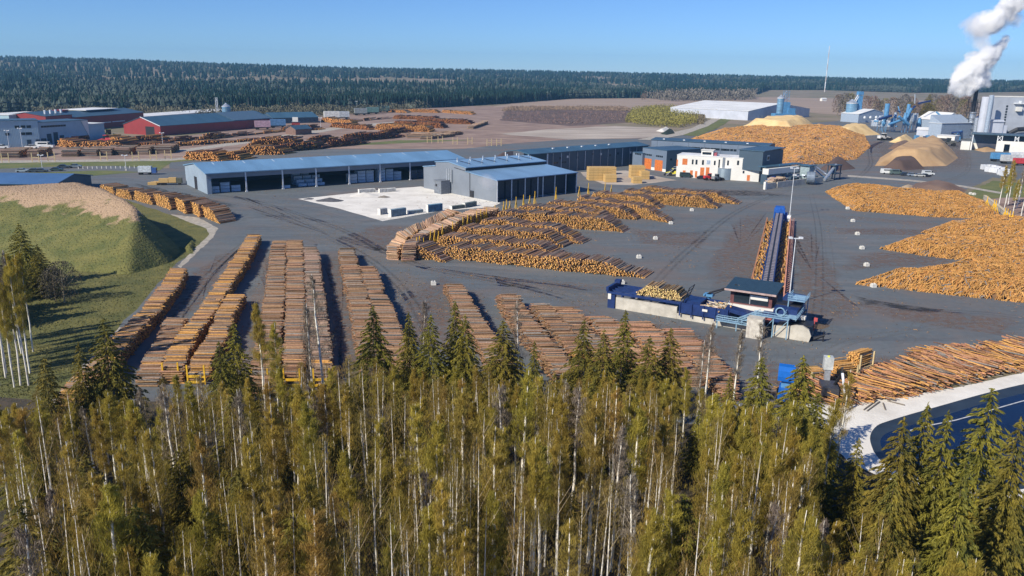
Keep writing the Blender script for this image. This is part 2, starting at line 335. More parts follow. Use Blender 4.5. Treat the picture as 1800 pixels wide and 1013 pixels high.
# ------------------------------------------------------------------ grassy mound
def mound():
    toe = [G(*p).xy for p in [(-400,420),(0,452),(120,476),(225,484),(300,462),(343,415)]]+[(G(*p, 13)+G(*p, 0).normalized()*(15 if p[0] < 150 else 24)).xy for p in [(335,405),(288,378),(238,353),(180,333),(60,330),(-400,326)]]
    slopes = [.42,.46,.55,.75,.95,1.3,1.3,1.3,1.2,.9,.85,.5]
    P = np.array([[p.x, p.y] for p in toe]); hm = 13.0
    xs = np.arange(P[:,0].min(), P[:,0].max()+1, 1.3); ys = np.arange(P[:,1].min(), P[:,1].max()+1, 1.3)
    X, Y = np.meshgrid(xs, ys); H = np.full(X.shape, 1e9)
    inside = np.zeros(X.shape, bool); k = len(P)
    for i in range(k):
        a = P[i]; b = P[(i+1) % k]; ab = b-a; L2 = (ab**2).sum()
        t = np.clip(((X-a[0])*ab[0]+(Y-a[1])*ab[1])/L2, 0, 1)
        d = np.hypot(X-a[0]-t*ab[0], Y-a[1]-t*ab[1]); H = np.minimum(H, d*slopes[i])
        c = ((a[1] > Y) != (b[1] > Y)); xx = a[0]+(Y-a[1])*ab[0]/(ab[1] if abs(ab[1]) > 1e-9 else 1e-9)
        inside ^= c & (X < xx)
    H = np.where(inside, H, -H)
    H += (vnoise(X, Y, 9, 5)-.5)*1.0*np.clip(H/3, 0, 1)+(vnoise(X, Y, 2.8, 8)-.5)*.4*np.clip(H/2, 0, 1)
    hm = 13+3.6*np.clip((X+235)/85, 0, 1)
    H = hm-np.logaddexp(0, (hm-H)*1.1)/1.1*1.0
    H = np.where(inside, np.minimum(H, hm), -.6); H = np.maximum(H, -.6)
    ny, nx = X.shape; id_ = np.arange(nx*ny).reshape(ny, nx)
    q = np.stack([id_[:-1,:-1], id_[:-1,1:], id_[1:,1:], id_[1:,:-1]], -1).reshape(-1, 4)
    keep = (H.ravel()[q].max(1) > -.5); q = q[keep]
    Vv = np.stack([X.ravel(), Y.ravel(), H.ravel()], 1); used = np.unique(q); re = np.zeros(len(Vv), int); re[used] = np.arange(len(used))
    m = mat('mound grass', (.185, .17, .048), .95, coord='World', scale=.13, col2=(.095, .11, .03), bump=.5, bscale=1.3)
    t = m.node_tree; L = t.links; b = t.nodes['Principled BSDF']; base = b.inputs['Base Color'].links[0].from_socket
    ge = N(t, 'ShaderNodeNewGeometry'); sx = N(t, 'ShaderNodeSeparateXYZ'); L.new(ge.outputs['Position'], sx.inputs[0])
    nz = N(t, 'ShaderNodeTexNoise'); nz.inputs['Scale'].default_value = .16; nz.inputs['Detail'].default_value = 6; L.new(ge.outputs['Position'], nz.inputs[0])
    ad = N(t, 'ShaderNodeMath', operation='MULTIPLY_ADD'); ad.inputs[1].default_value = 11; L.new(nz.outputs['Fac'], ad.inputs[0]); L.new(sx.outputs[2], ad.inputs[2])
    r = N(t, 'ShaderNodeMapRange'); r.inputs[1].default_value = 16.6; r.inputs[2].default_value = 18.0; L.new(ad.outputs[0], r.inputs[0])
    x = N(t, 'ShaderNodeMix', data_type='RGBA'); L.new(r.outputs[0], x.inputs[0]); L.new(base, x.inputs[6]); x.inputs[7].default_value = (.42, .29, .18, 1)
    L.new(x.outputs[2], b.inputs['Base Color'])
    tag(obj('mound', fast_mesh('mound', Vv[used], [re[q]], m, smooth=True), None), 'grassy earth mound with dry tan top', kind='structure')
    # tufts
    rg = np.random.RandomState(3); n = 30000
    ii = rg.randint(0, len(q), n); c = Vv[q[ii]].mean(1)+rg.uniform(-.6, .6, (n, 3))*[1,1,0]
    blades(c, 'grass_tufts', m, .24, 'short tufts of rough grass covering the mound')
def blades(c, name, m, s, label):
    rg = np.random.RandomState(5); n = len(c); a = rg.uniform(0, 6.28, n); w = s*rg.uniform(.5, 1.3, n); h = s*rg.uniform(.4, 1.2, n)
    dx = np.cos(a)*w/2; dy = np.sin(a)*w/2; z = c[:,2]
    V = np.stack([np.stack([c[:,0]-dx, c[:,1]-dy, z-.1], 1), np.stack([c[:,0]+dx, c[:,1]+dy, z-.1], 1),
                  np.stack([c[:,0]+rg.uniform(-.2,.2,n), c[:,1]+rg.uniform(-.2,.2,n), z+h], 1)], 1).reshape(-1, 3)
    f = np.arange(3*n).reshape(-1, 3)
    tag(obj(name, fast_mesh(name, V, [f], m), None), label, 'grass', kind='stuff')
mound()
# tufts on the field
rg = np.random.RandomState(11); pts = []
while len(pts) < 9000:
    px, py = rg.uniform(0, 330), rg.uniform(440, 700)
    if py < 700-(px-95)*1.02-12 or px < 80:
        g = G(px, py); pts.append((g.x, g.y, .05))
blades(np.array(pts), 'field_grass', m_grass, .28, 'rough grass tufts on the field left of the log stacks')

# ------------------------------------------------------------------ far wood
def far_forest():
    rg = np.random.RandomState(2); n = 34000
    az = rg.uniform(-.64, .64, n); e = edge_dist(az)
    u = rg.uniform(0, 1, n)
    d = e+(6500-e)*u**2.0+rg.uniform(0, 40, n)
    front = rg.uniform(0, 1, n) < .22; d = np.where(front, e+rg.uniform(0, 1, n)**1.4*120, d)
    X = np.sin(az)*d; Y = np.cos(az)*d; Z = hill(X, Y)
    clear = (vnoise(X, Y, 420, 21) > .80) & (d > e+500)
    X, Y, Z, d, az = [q[~clear] for q in (X, Y, Z, d, az)]; n = len(X)
    dec = (vnoise(X, Y, 170, 9)+rg.uniform(-.25, .25, n)) > .60         # pale leafless kinds in drifts
    h = rg.uniform(14, 24, n)*(1+d/14000); h = np.where(dec, h*.85, h); r = h*np.where(dec, .19, .135)*(1+d/4500)
    base = np.stack([X, Y, Z-1], 1)
    col = np.where(dec[:, None], np.array([.062, .080, .066])[None], np.array([.017, .040, .034])[None])*rg.uniform(.72, 1.28, (n, 1))
    col *= np.array([1, 1, 1])[None]
    VV = []; FF3 = []; FC = []; off = 0; k = 6
    ang = np.arange(k)*2*math.pi/k
    def ring(cz, rr, jitter):
        a = ang[None]+rg.uniform(0, 6.28, (n, 1)); q = rr[:, None]*(1+rg.uniform(-jitter, jitter, (n, k)))
        return np.stack([base[:, None, 0]+q*np.cos(a), base[:, None, 1]+q*np.sin(a), (base[:, 2]+cz*h)[:, None]+rg.uniform(-.04, .04, (n, k))*h[:, None]], -1)
    tip = lambda cz: (base+np.stack([np.zeros(n), np.zeros(n), cz*h], 1))[:, None, :]
    for tier, (z0, z1, rr) in enumerate([(.06, .62, 1.0), (.38, .85, .75), (.62, 1.0, .48)]):
        z1a = np.where(dec, min(z1, .92) if tier < 2 else .98, z1)
        rrr = np.where(dec, [1.0, 1.08, .85][tier], rr)*r
        z0a = np.where(dec, [.2, .42, .66][tier], z0)
        R_ = ring(z0a, rrr, .3)
        T_ = (base+np.stack([np.zeros(n), np.zeros(n), z1a*h], 1))[:, None, :]
        P = np.concatenate([R_, T_], 1).reshape(-1, 3)
        b = off+np.arange(n)[:, None]*(k+1); i = np.arange(k)
        f = np.stack([b+i, b+(i+1) % k, np.broadcast_to(b+k, (n, k))], -1).reshape(-1, 3)
        VV.append(P); FF3.append(f); FC.append(np.repeat(col, k, 0)*rg.uniform(.85, 1.15, (n*k, 1))); off += n*(k+1)
    # pale bare stems along the edge
    ed = np.where((d-edge_dist(az) < 160) & (rg.uniform(0, 1, n) < .30))[0]; m_ = len(ed)
    sx = X[ed]+rg.uniform(-4, 4, m_); sy = Y[ed]-3; w_ = rg.uniform(.16, .3, m_)*1.6; hh = h[ed]*.8
    Q = np.stack([np.stack([sx-w_, sy, Z[ed]], 1), np.stack([sx+w_, sy, Z[ed]], 1), np.stack([sx, sy+w_, Z[ed]], 1), np.stack([sx, sy, Z[ed]+hh], 1)], 1).reshape(-1, 3)
    b = off+np.arange(m_)[:, None]*4
    f = np.concatenate([b+np.array([0, 1, 3]), b+np.array([1, 2, 3]), b+np.array([2, 0, 3])]); VV.append(Q); FF3.append(f); FC.append(np.tile([[.22, .21, .19]], (3*m_, 1)))
    m = mat('far tree foliage', (1, 1, 1), .95, var=.3, coord='World', scale=.25, attr='Col', spec=.1)
    me = fast_mesh('far_wood', np.concatenate(VV), [np.concatenate(FF3)], m, facecol=np.concatenate(FC))
    tag(obj('far_wood', me, None), 'dense dark conifer wood stretching to the hills on the horizon', 'wood', kind='stuff')
far_forest()

# ------------------------------------------------------------------ trees near the camera
def bark_birch():
    m = mat('birch bark', (.88, .84, .74), .7, coord='Object', scale=1.6, col2=(.52, .47, .38), stretch=(1, 1, .5), contrast=(.30, .52), rnd=.35)
    return m
m_birch = bark_birch()
m_limb = mat('birch limb bark', (.42, .34, .22), .8, rnd=.3)
m_spbark = mat('spruce bark', (.12, .085, .06), .9)
m_spruce = mat('spruce needles', (.27, .225, .025), .7, scale=.45, col2=(.11, .115, .022), rnd=.30, trans=.2, spec=.3, attr='Col')
m_olive = mat('olive budding twigs', (.50, .405, .07), .8, scale=.5, col2=(.33, .28, .05), rnd=.35, trans=.4, spec=.2, attr='Col')
m_brown = mat('brown budding twigs', (.48, .35, .075), .8, scale=.5, col2=(.34, .26, .065), rnd=.35, trans=.4, spec=.2, attr='Col')
m_bare = mat('bare grey twigs', (.27, .22, .165), .8, scale=.5, col2=(.16, .13, .10), rnd=.3, spec=.2, attr='Col')

def slivers(rg, C, D, ln, wd):
    """thin two-triangle leaves/twigs: centres C, directions D"""
    n = len(C); D = D/np.linalg.norm(D, axis=1, keepdims=True)
    A = np.cross(D, rg.normal(size=(n, 3))); A /= np.linalg.norm(A, axis=1, keepdims=True)+1e-9
    l = (ln*rg.uniform(.6, 1.4, n))[:, None]/2; w_ = (wd*rg.uniform(.6, 1.4, n))[:, None]/2
    V = np.stack([C-D*l, C+A*w_, C+D*l, C-A*w_], 1).reshape(-1, 3)
    return V, np.arange(4*n).reshape(-1, 4)
def birch_meshes(seed, H, bare, spread, m_crown, tw=1.0):
    rg = np.random.RandomState(seed); R = random.Random(seed)
    tr = MB(); tr.sm = True; nseg = 7; pts = []; x = y = 0; lean = (R.uniform(-.03, .03), R.uniform(-.03, .03))
    for i in range(nseg+1):
        t = i/nseg; pts.append(Vector((x, y, t*H*.96))); x += lean[0]*H/nseg+R.uniform(-.12, .12); y += lean[1]*H/nseg+R.uniform(-.12, .12)
    rad = lambda t: .165*(1-t)**.6*(H/19)+.022
    for i in range(nseg): tr.tube(pts[i], pts[i+1], rad(i/nseg), rad((i+1)/nseg), n=6, caps=False)
    def at(t):
        q = t*nseg; i = min(nseg-1, int(q)); return pts[i].lerp(pts[i+1], q-i)
    CC = []; DD = []; lm = MB(); z0 = bare
    nb = R.randint(34, 42)
    for b in range(nb):
        t = z0+(0.97-z0)*(b/nb)**.9; p = at(t); a = R.uniform(0, 6.28)
        up = R.uniform(1.2, 2.3); L = spread*H*(1.03-t)**.62*(.55+.45*min(1, (t-z0)*6+.3))*R.uniform(.55, 1.3)
        d = Vector((math.cos(a), math.sin(a), up)).normalized(); q = p; r0 = rad(t)*.48; st = 4
        for k in range(st):
            d2 = Vector((d.x, d.y, d.z*(1-.16*k)))+Vector((R.uniform(-.15,.15), R.uniform(-.15,.15), 0)); d2.normalize()
            q2 = q+d2*L/st; lm.tube(q, q2, max(.012, r0*.8*(1-k/st)), max(.009, r0*.8*(1-(k+1)/st)), n=3, caps=False)
            m = int((8+k*50)*tw)
            f = rg.uniform(0, 1, (m, 1)); c = np.array(q)[None]*(1-f)+np.array(q2)[None]*f
            s = (.10+(.15+.17*(k+1)/st)*L/2.4)*(1.12-.55*t)
            CC.append(c+rg.normal(0, 1, (m, 3))*[s, s, s*.8]+[0, 0, -s*.3]); q = q2
            DD.append(rg.normal(0, .34, (m, 3))+[d2.x*.3, d2.y*.3, 1.0])
    m = int(120*tw); f = rg.uniform(z0+.25, 1, m); c = np.array([tuple(at(v)) for v in f]); CC.append(c+rg.normal(0, .35, (m, 3))); DD.append(rg.normal(0, .6, (m, 3))+[0,0,.6])
    C = np.concatenate(CC); D = np.concatenate(DD); n = len(C)
    V, f = slivers(rg, C, D, np.full(n, .55), np.full(n, .034))
    cl = rg.uniform(.65, 1.35, (n, 1))*np.ones((1, 3))
    crown = fast_mesh('crown', V, [f], m_crown, facecol=cl)
    nt_ = len(tr.f); k = len(tr.v); tr.v += lm.v; tr.f += [tuple(k+i for i in q) for q in lm.f]
    me = tr.mesh('trunk', m_birch); me.materials.append(m_limb)
    me.polygons.foreach_set('material_index', [0]*nt_+[1]*(len(tr.f)-nt_)); me.update()
    return me, None, crown
def spruce_meshes(seed, H, wide, droop=.35):
    rg = np.random.RandomState(seed); R = random.Random(seed)
    tr = MB(); tr.sm = True; tr.tube((0,0,0), (0,0,H*.97), .17*H/18, .02, n=7, caps=False)
    CC = []; DD = []; LL = []; K = []
    nw = int(H*2.1)
    for i in range(nw):
        t = .10+.90*(i/nw); z = t*H; L = wide*H*(1.02-t)**.85*(1 if t > .2 else .75)
        nb = max(4, int(9*(1.1-t)+3))
        a0 = R.uniform(0, 6.28)
        for b in range(nb):
            a = a0+b*2*math.pi/nb+R.uniform(-.25, .25); Lb = L*R.uniform(.62, 1.18); zz = z+R.uniform(-.25, .25)
            m = max(9, int(Lb*20)); f = np.sort(rg.uniform(.08, 1, m)**.75)
            x = Lb*f; dz = (.12*f-droop*f*f)*Lb+(.12*Lb*np.clip(f-.75, 0, 1)); side = rg.normal(0, .10, m)*Lb*(1.15-f)*1.1+rg.normal(0, .05, m)
            ca, sa = math.cos(a), math.sin(a)
            CC.append(np.stack([x*ca-side*sa, x*sa+side*ca, zz+dz-rg.uniform(0, .22, m)], 1))
            sg = np.sign(side)*rg.uniform(.2, .9, m); DD.append(np.stack([ca-sg*sa, sa+sg*ca, -droop*1.2*f-rg.uniform(0,.7,m)], 1))
            K.append(.50+.75*f)
    C = np.concatenate(CC); D = np.concatenate(DD); n = len(C); K = np.concatenate(K)
    V, f = slivers(rg, C, D, np.full(n, .50), np.full(n, .13))
    top = 26; c2 = np.stack([rg.normal(0, .06, top), rg.normal(0, .06, top), H*(.9+.1*rg.uniform(0, 1, top))], 1)
    V2, f2 = slivers(rg, c2, rg.normal(0, .5, (top, 3))+[0,0,.6], np.full(top, .5), np.full(top, .15))
    cl = np.concatenate([rg.uniform(.8, 1.25, n), np.full(top, 1.1)])[:, None]*np.ones((1, 3))
    crown = fast_mesh('crown', np.concatenate([V, V2]), [np.concatenate([f, f2+len(V)])], m_spruce, facecol=cl)
    return tr.mesh('trunk', m_spbark), None, crown
def tree_proto(name, meshes, cat):
    r = root(name, (0, 0, 0), 0, name, cat)
    t = obj('trunk', meshes[0], None, r)
    if meshes[1]: obj('limbs', meshes[1], None, r)
    obj('crown', meshes[2], None, r); return r
BIRCH = [(s, 19.0, b, sp, m, tw) for s, b, sp, m, tw in [(1,.38,.175,m_olive,.62),(2,.44,.16,m_olive,.55),(3,.38,.185,m_brown,.5),(4,.48,.15,m_olive,.6),(5,.42,.175,m_brown,.36),(6,.42,.17,m_olive,.42),(7,.42,.18,m_bare,.16),(8,.48,.17,m_bare,.20)]]
birchp = [tree_proto('birch_tree', birch_meshes(*b), 'tree') for b in BIRCH]
sprucep = [tree_proto('spruce_tree', spruce_meshes(s, 18.0, wd, dr), 'tree') for s, wd, dr in [(11,.36,.38),(12,.32,.45),(13,.40,.36),(14,.30,.42),(15,.37,.5)]]
used = set()
BL = {'o': 'slender birch with white trunk and olive budding crown in the foreground wood',
      'b': 'slender birch with white trunk and ochre brown crown in the foreground wood',
      'g': 'bare grey birch with open forked branches in the foreground wood'}
BK = ['o', 'o', 'b', 'o', 'b', 'o', 'g', 'g']
BG = {'o': 'olive birches of the foreground wood', 'b': 'brown birches of the foreground wood', 'g': 'bare birches of the foreground wood'}
def put(protos, i, x, y, h, h0, rz, label, group, wide=1.0):
    p = protos[i]; key = (id(protos), i); s = h/h0
    sc = (s*wide, s*wide, s)
    if key not in used: used.add(key); o = p; o.location = (x, y, 0); o.rotation_euler = (0, 0, rz); o.scale = sc
    else: o = copy_tree(p, (x, y, 0), rz, sc)
    o['label'] = label; o['group'] = group; return o
RT = random.Random(42)
def top_at(px, py, d):     # a tree whose tip shows at a pixel, standing d metres away: its foot and height
    a = RM @ Vector(((px-900)/F, -(py-506.5)/F, -1)); k = d*1.2/math.hypot(a.x, a.y); return a.x*k, a.y*k, HC+a.z*k
# spruces one can tell apart (tip pixel, distance, width, label)
SPR = [(180,558,117,1.0,'tall spruce before the near end of the leftmost log stack'),(137,603,116,.9,'spruce left of the tall one, before the leftmost log stack'),
 (76,628,113,.9,'small spruce standing by the grey stone edge on the left'),(410,566,117,1.1,'broad dark spruce beside the yellow staked log bunks'),(384,600,113,.9,'thin spruce beside the first yellow staked bunk'),
 (655,536,118,1.0,'tall spruce before the paired log stacks in the middle'),(718,549,116,.85,'spruce right of the paired middle log stacks'),(757,553,114,.9,'spruce with mossy trunk second right of the middle stacks'),
 (800,527,118,.9,'tall narrow spruce before the single thin log stack'),(818,553,114,.9,'spruce growing tight beside the tall narrow one'),(885,562,113,1.25,'broad spruce left of the cluster of log stacks'),
 (940,600,108,.75,'slim spruce with dark shaded side before the log stacks'),(975,655,103,.9,'small dark spruce under the slim one'),(1100,545,118,1.0,'tallest spruce before the concrete infeed wall'),(1027,562,116,1.0,'spruce left of the tallest one by the infeed wall'),
 (1062,578,112,.95,'spruce between the two tall ones before the log cluster'),(1180,577,116,1.15,'dark full spruce right of the tallest one'),(1143,590,113,1.05,'spruce between the tallest and the dark full one'),
 (1340,626,104,1.15,'large spruce in front of the blue machine'),(1413,626,103,1.15,'large spruce left of the grapple loader'),(1285,655,104,.7,'thin spruce right of the forked pale birch'),(1318,690,98,1.0,'bushy spruce below the large one near the blue machine'),
 (1745,683,88,.95,'broad spruce standing before the blue pond'),(1668,722,84,.8,'small spruce at the middle of the pond edge'),(1590,735,82,.9,'spruce on the left bank of the pond'),(1632,708,86,.8,'pale spruce behind the bank of the pond'),
 (1795,735,84,.85,'spruce cut by the right edge of the photo before the pond'),(1510,770,86,.7,'thin small spruce on the white stone bank'),(1385,700,95,1.2,'bushy spruce in front of the large pair by the loader'),(1440,690,96,1.1,'spruce tight against the loader side log heap'),
 (1295,755,88,1.1,'low spruce at the right of the bare gap'),(148,800,84,1.5,'large broad dark spruce at the lower left'),(35,880,72,1.4,'dark spruce in the bottom left corner'),(250,860,76,1.2,'dark spruce right of the large broad one at lower left'),
 (700,690,100,1.0,'olive spruce sunk among birches below the middle stacks'),(600,700,98,.9,'low spruce at the sunlit open lane end'),(1230,720,96,.9,'spruce beside the bare lane in the wood'),(860,720,95,1.0,'spruce sunk among the central birches'),
 (1700,800,74,.8,'spruce at the right between pond and birches'),(1575,830,72,.8,'spruce beside the pale track in the right part of the wood'),(1380,800,82,1.2,'bushy spruce low in the right half'),(1440,790,84,1.1,'spruce right of the bushy low one'),(1545,690,90,.7,'small spruce tip at the white bank')]
for i, (px, py, d, wd, lb) in enumerate(SPR):
    if lb.endswith('white bank'): continue
    x, y, h = top_at(px, py, d); put(sprucep, i % 5, x, y, max(h, 6), 18.0, RT.uniform(0, 6.28), lb, 'spruces of the foreground wood', wd)
# understorey spruces filling the wood
for i in range(46):
    d = RT.uniform(62, 104); px = RT.uniform(-60, 1560) if i % 3 else RT.uniform(-40, 520)
    if 1180 < px < 1240: continue
    h = RT.uniform(5, 12) if i % 2 else RT.uniform(12, 18)
    if 1500 < px: h = min(h, 9)
    h = min(h, 60-.40*d*1.2)
    if h < 4: continue
    g = top_at(px, 300, d); put(sprucep, RT.randint(0, 4), g[0], g[1], h, 18.0, RT.uniform(0, 6.28), 'dark spruce standing among the birches of the foreground wood', 'dark spruces among the birches', 1.3)
# single birches one can tell apart
for k, (px, py, d, v, lb) in enumerate([(560,470,113,6,'tall bare birch overlapping the third middle log stack'),(540,520,108,7,'bare birch beside the tall bare one by the log stacks'),(1235,588,108,6,'pale forked birch before the rightmost log stack'),
   (1252,560,112,7,'bare birch right behind the pale forked one'),(1300,575,112,7,'thin bare birch rising over the open asphalt'),(1345,560,110,6,'bare birch before the square concrete block'),(455,520,113,3,'olive leafy birch hiding the second log stack'),
   (478,560,110,0,'olive birch right of the one hiding the second stack'),(915,518,114,6,'bare shrubby birch at the left of the log cluster'),(1490,640,100,4,'brown olive birch in front of the grapple loader'),(1470,690,92,0,'olive birch below the grapple loader'),
   (740,520,116,7,'faint bare birch over the open lane in the middle'),(1210,640,104,0,'olive birch left of the pale forked one')]):
    x, y, h = top_at(px, py, d); put(birchp, v, x, y, h, 19.0, RT.uniform(0, 6.28), lb, 'birches at the yard edge', 1.0)
# left birch group on the field
for k in range(30):
    px = RT.uniform(-140, 64); py = RT.uniform(615, 690) + (0 if px < 30 else -10)
    g = G(px, py); put(birchp, RT.choice([0,1,3,5,1,7]), g.x, g.y, RT.uniform(23, 28), 19.0, RT.uniform(0, 6.28), 'tall birch of the group on the grass at the left edge', 'birches at the left edge', .72)
for k, (x, y) in enumerate([(-128,190),(-134,198),(-121,180),(-140,206),(-131,180),(-126,206),(-145,192),(-137,217)]):
    put(sprucep, k % 5, x, y, RT.uniform(14, 20), 18.0, k, 'dark spruce behind the birches at the left edge', 'spruces at the left edge', 1.2)
# the birch wood
cnt = 0; placed = []
def rightlim(px): return float(np.interp(px, [-100, 1260, 1300, 1460, 1530, 1900], [110, 108, 95, 90, 70, 68]))
while cnt < 246:
    px = RT.uniform(-90, 1890); dm = rightlim(px); d = RT.uniform(56, dm) if RT.random() < .62 else RT.uniform(max(60, dm-14), dm)
    x, y, _ = top_at(px, 300, d)
    fx = PJ((x, y, 0))
    if any((x-a)**2+(y-b)**2 < 3.4 for a, b in placed): continue
    gpx = PJ((x, y, 9))[0]
    if 1185 < gpx < 1228 and d > 60: continue
    if 1590 < gpx < 1650 and d > 54: continue
    if 1560 < px and d > 66: continue
    h = RT.uniform(17, 23) if d < 88 else RT.uniform(15, 19)
    if px > 1500: h = RT.uniform(15, 19)
    h = min(h, 60-(.366 if px < 700 else .384 if px < 1300 else .40 if px < 1500 else .52)*d*1.2*RT.uniform(.97, 1.08))
    if h < 8.5: continue
    v = RT.choices(range(8), [6, 5, 2, 5, 3, 5, 2, 2])[0]
    placed.append((x, y)); cnt += 1
    put(birchp, v, x, y, h, 19.0, RT.uniform(0, 6.28), BL[BK[v]], BG[BK[v]], RT.uniform(1.0, 1.3))
# the birches beyond the three hundred that show largest: one mass
def birch_mass():
    rg = np.random.RandomState(99); R = random.Random(99); TV = MB(); BV = MB(); CV = []; CF = []; FC = []; off = 0; k = 0
    while k < 270:
        px = R.uniform(-90, 1890); dm = rightlim(px); d = R.uniform(54, dm); x, y, _ = top_at(px, 300, d); gpx = PJ((x, y, 9))[0]
        if (1185 < gpx < 1228 and d > 60) or (1590 < gpx < 1650 and d > 54) or (1560 < px and d > 66): continue
        if any((x-a)**2+(y-b)**2 < 1.6 for a, b in placed): continue
        h = R.uniform(14, 21); h = min(h, 60-(.366 if px < 700 else .384 if px < 1300 else .40 if px < 1500 else .52)*d*1.2*R.uniform(.98, 1.12))
        if h < 8: continue
        k += 1; placed.append((x, y)); ln = (R.uniform(-.6, .6), R.uniform(-.6, .6)); TV.tube((x, y, 0), (x+ln[0], y+ln[1], h*.6), .12, .07, n=5, caps=False).tube((x+ln[0], y+ln[1], h*.6), (x+ln[0]*1.5, y+ln[1]*1.5, h*.97), .07, .015, n=4, caps=False)
        for q in range(4):
            z = h*R.uniform(.45, .8); a = R.uniform(0, 6.28); l = h*.09; BV.tube((x+ln[0], y+ln[1], z), (x+ln[0]+l*math.cos(a), y+ln[1]+l*math.sin(a), z+l*2.0), .028, .008, n=3, caps=False)
        n = 950; t = rg.uniform(0, 1, n)**.85; rad = h*.105*np.sqrt(np.clip(1-((t-.42)/.60)**2, .01, 1))*(1.1-.35*t); a = rg.uniform(0, 6.28, n); lob = 1+.35*np.sin(a*3+t*9+k); q = rad*np.sqrt(rg.uniform(.05, 1, n))*lob
        C = np.stack([x+ln[0]*1.2+q*np.cos(a), y+ln[1]*1.2+q*np.sin(a), h*(.36+.64*t)], 1); V, f = slivers(rg, C, rg.normal(0, .34, (n, 3))+[0, 0, 1], np.full(n, .55), np.full(n, .036))
        CV.append(V); CF.append(f+off); off += len(V); FC.append(rg.uniform(.6, 1.25, (n, 1))*np.array([[1, R.uniform(.85, 1.02), R.uniform(.8, 1.6)]])*R.uniform(.7, 1.1))
    o = tag(obj('birch_wood', TV, m_birch), 'thin pale birches filling in between the larger ones of the foreground wood', 'birch wood', None, 'stuff')
    obj('limbs', BV, m_limb, o)
    obj('crown', fast_mesh('crown', np.concatenate(CV), [np.concatenate(CF)], m_olive, facecol=np.concatenate(FC)), None, o)
birch_mass()
# brushwood under the trees
def brush():
    rg = np.random.RandomState(8); n = 52000; C = []
    px = rg.uniform(-80, 1880, n); d = rg.uniform(55, 112, n)
    for a, b in zip(px, d):
        if a > 1500 and b > 72: continue
        x, y, _ = top_at(a, 300, b); C.append((x, y))
    C = np.array(C); k = vnoise(C[:,0], C[:,1], 5, 2) > .42; C = C[k]; n = len(C)
    P = np.concatenate([C, rg.uniform(.2, 2.6, (n, 1))*vnoise(C[:,0], C[:,1], 7, 4)[:, None]], 1)
    V, f = slivers(rg, P, rg.normal(0, .6, (n, 3))+[0,0,.8], np.full(n, .8), np.full(n, .07))
    tag(obj('brushwood', fast_mesh('brushwood', V, [f], m_bare, facecol=rg.uniform(.25, .75, (n, 1))*np.array([[.9,.85,.6]])*np.ones((1, 3))), None), 'tangled brushwood and saplings covering the wood floor', 'brushwood', kind='stuff')
brush()
# ------------------------------------------------------------------ logs
m_log = mat('log wood', (1, 1, 1), .85, var=.35, scale=3.5, coord='World', attr='Col', spec=.2, detail=3)
END_C = np.array([.76, .405, .125]); BARK_C = np.array([.30, .178, .105])
def logs_mesh(name, P0, P1, r, endc=END_C, barkc=BARK_C, seed=0, sides=6, ev=.34, bv=.48, endmix=None):
    rg = np.random.RandomState(seed); n = len(P0); D = P1-P0; D /= np.linalg.norm(D, axis=1, keepdims=True)+1e-9
    A = np.cross(D, np.array([0, 0, 1.0])); A /= np.linalg.norm(A, axis=1, keepdims=True)+1e-9; B = np.cross(D, A)
    a = (np.arange(sides)+.5)*2*math.pi/sides; c = np.cos(a)[None, :, None]; s = np.sin(a)[None, :, None]
    off = r[:, None, None]*(A[:, None]*c+B[:, None]*s)
    V = np.concatenate([P0[:, None]+off, P1[:, None]+off*.92], 1).reshape(-1, 3)
    b = np.arange(n)[:, None]*2*sides; i = np.arange(sides); j = (i+1) % sides
    side = np.stack([b+i, b+j, b+sides+j, b+sides+i], -1).reshape(-1, 4)
    e0 = b+i[::-1]; e1 = b+sides+i
    tb = rg.uniform(1-bv, 1+bv, (n, 1)); bc = barkc[None]*tb*(1+rg.uniform(-.06, .06, (n, 3)))
    if endmix is not None:
        k = (rg.uniform(0, 1, n) < endmix)[:, None]; bc = np.where(k, END_C[None]*rg.uniform(.6, .95, (n, 1)), bc)
    te = rg.uniform(1-ev, 1+ev, (n, 1)); ec = endc[None]*te*(1+rg.uniform(-.06, .06, (n, 3)))
    gr = (rg.uniform(0, 1, n) < .22)[:, None]; bc = np.where(gr & (bc[:, :1] < .5), bc.mean(1, keepdims=True)*np.array([[1.02, .92, .82]]), bc)
    fc = np.concatenate([np.repeat(bc, sides, 0)*rg.uniform(.88, 1.12, (n*sides, 1)), ec, ec*rg.uniform(.8, 1.1, (n, 1))])
    return fast_mesh(name, V, [side, e0.astype(int), e1.astype(int)], m_log, facecol=np.clip(fc, 0, 1))
def lerp_path(Ls, Rs, step):
    Ls = np.array(Ls); Rs = np.array(Rs); M = (Ls+Rs)/2; seg = np.linalg.norm(np.diff(M[:, :2], axis=0), axis=1)
    # spacing measured square to the logs
    ax = (Rs-Ls)[:, :2]; ax /= np.linalg.norm(ax, axis=1, keepdims=True); dv = np.diff(M[:, :2], axis=0)
    perp = np.abs(dv[:, 0]*ax[:-1, 1]-dv[:, 1]*ax[:-1, 0]); cum = np.concatenate([[0], np.cumsum(perp)])
    n = max(2, int(cum[-1]/step)); s = (np.arange(n)+.5)/n*cum[-1]
    ip = lambda Q: np.stack([np.interp(s, cum, Q[:, k]) for k in range(2)], 1)
    return ip(Ls), ip(Rs), s, cum[-1]
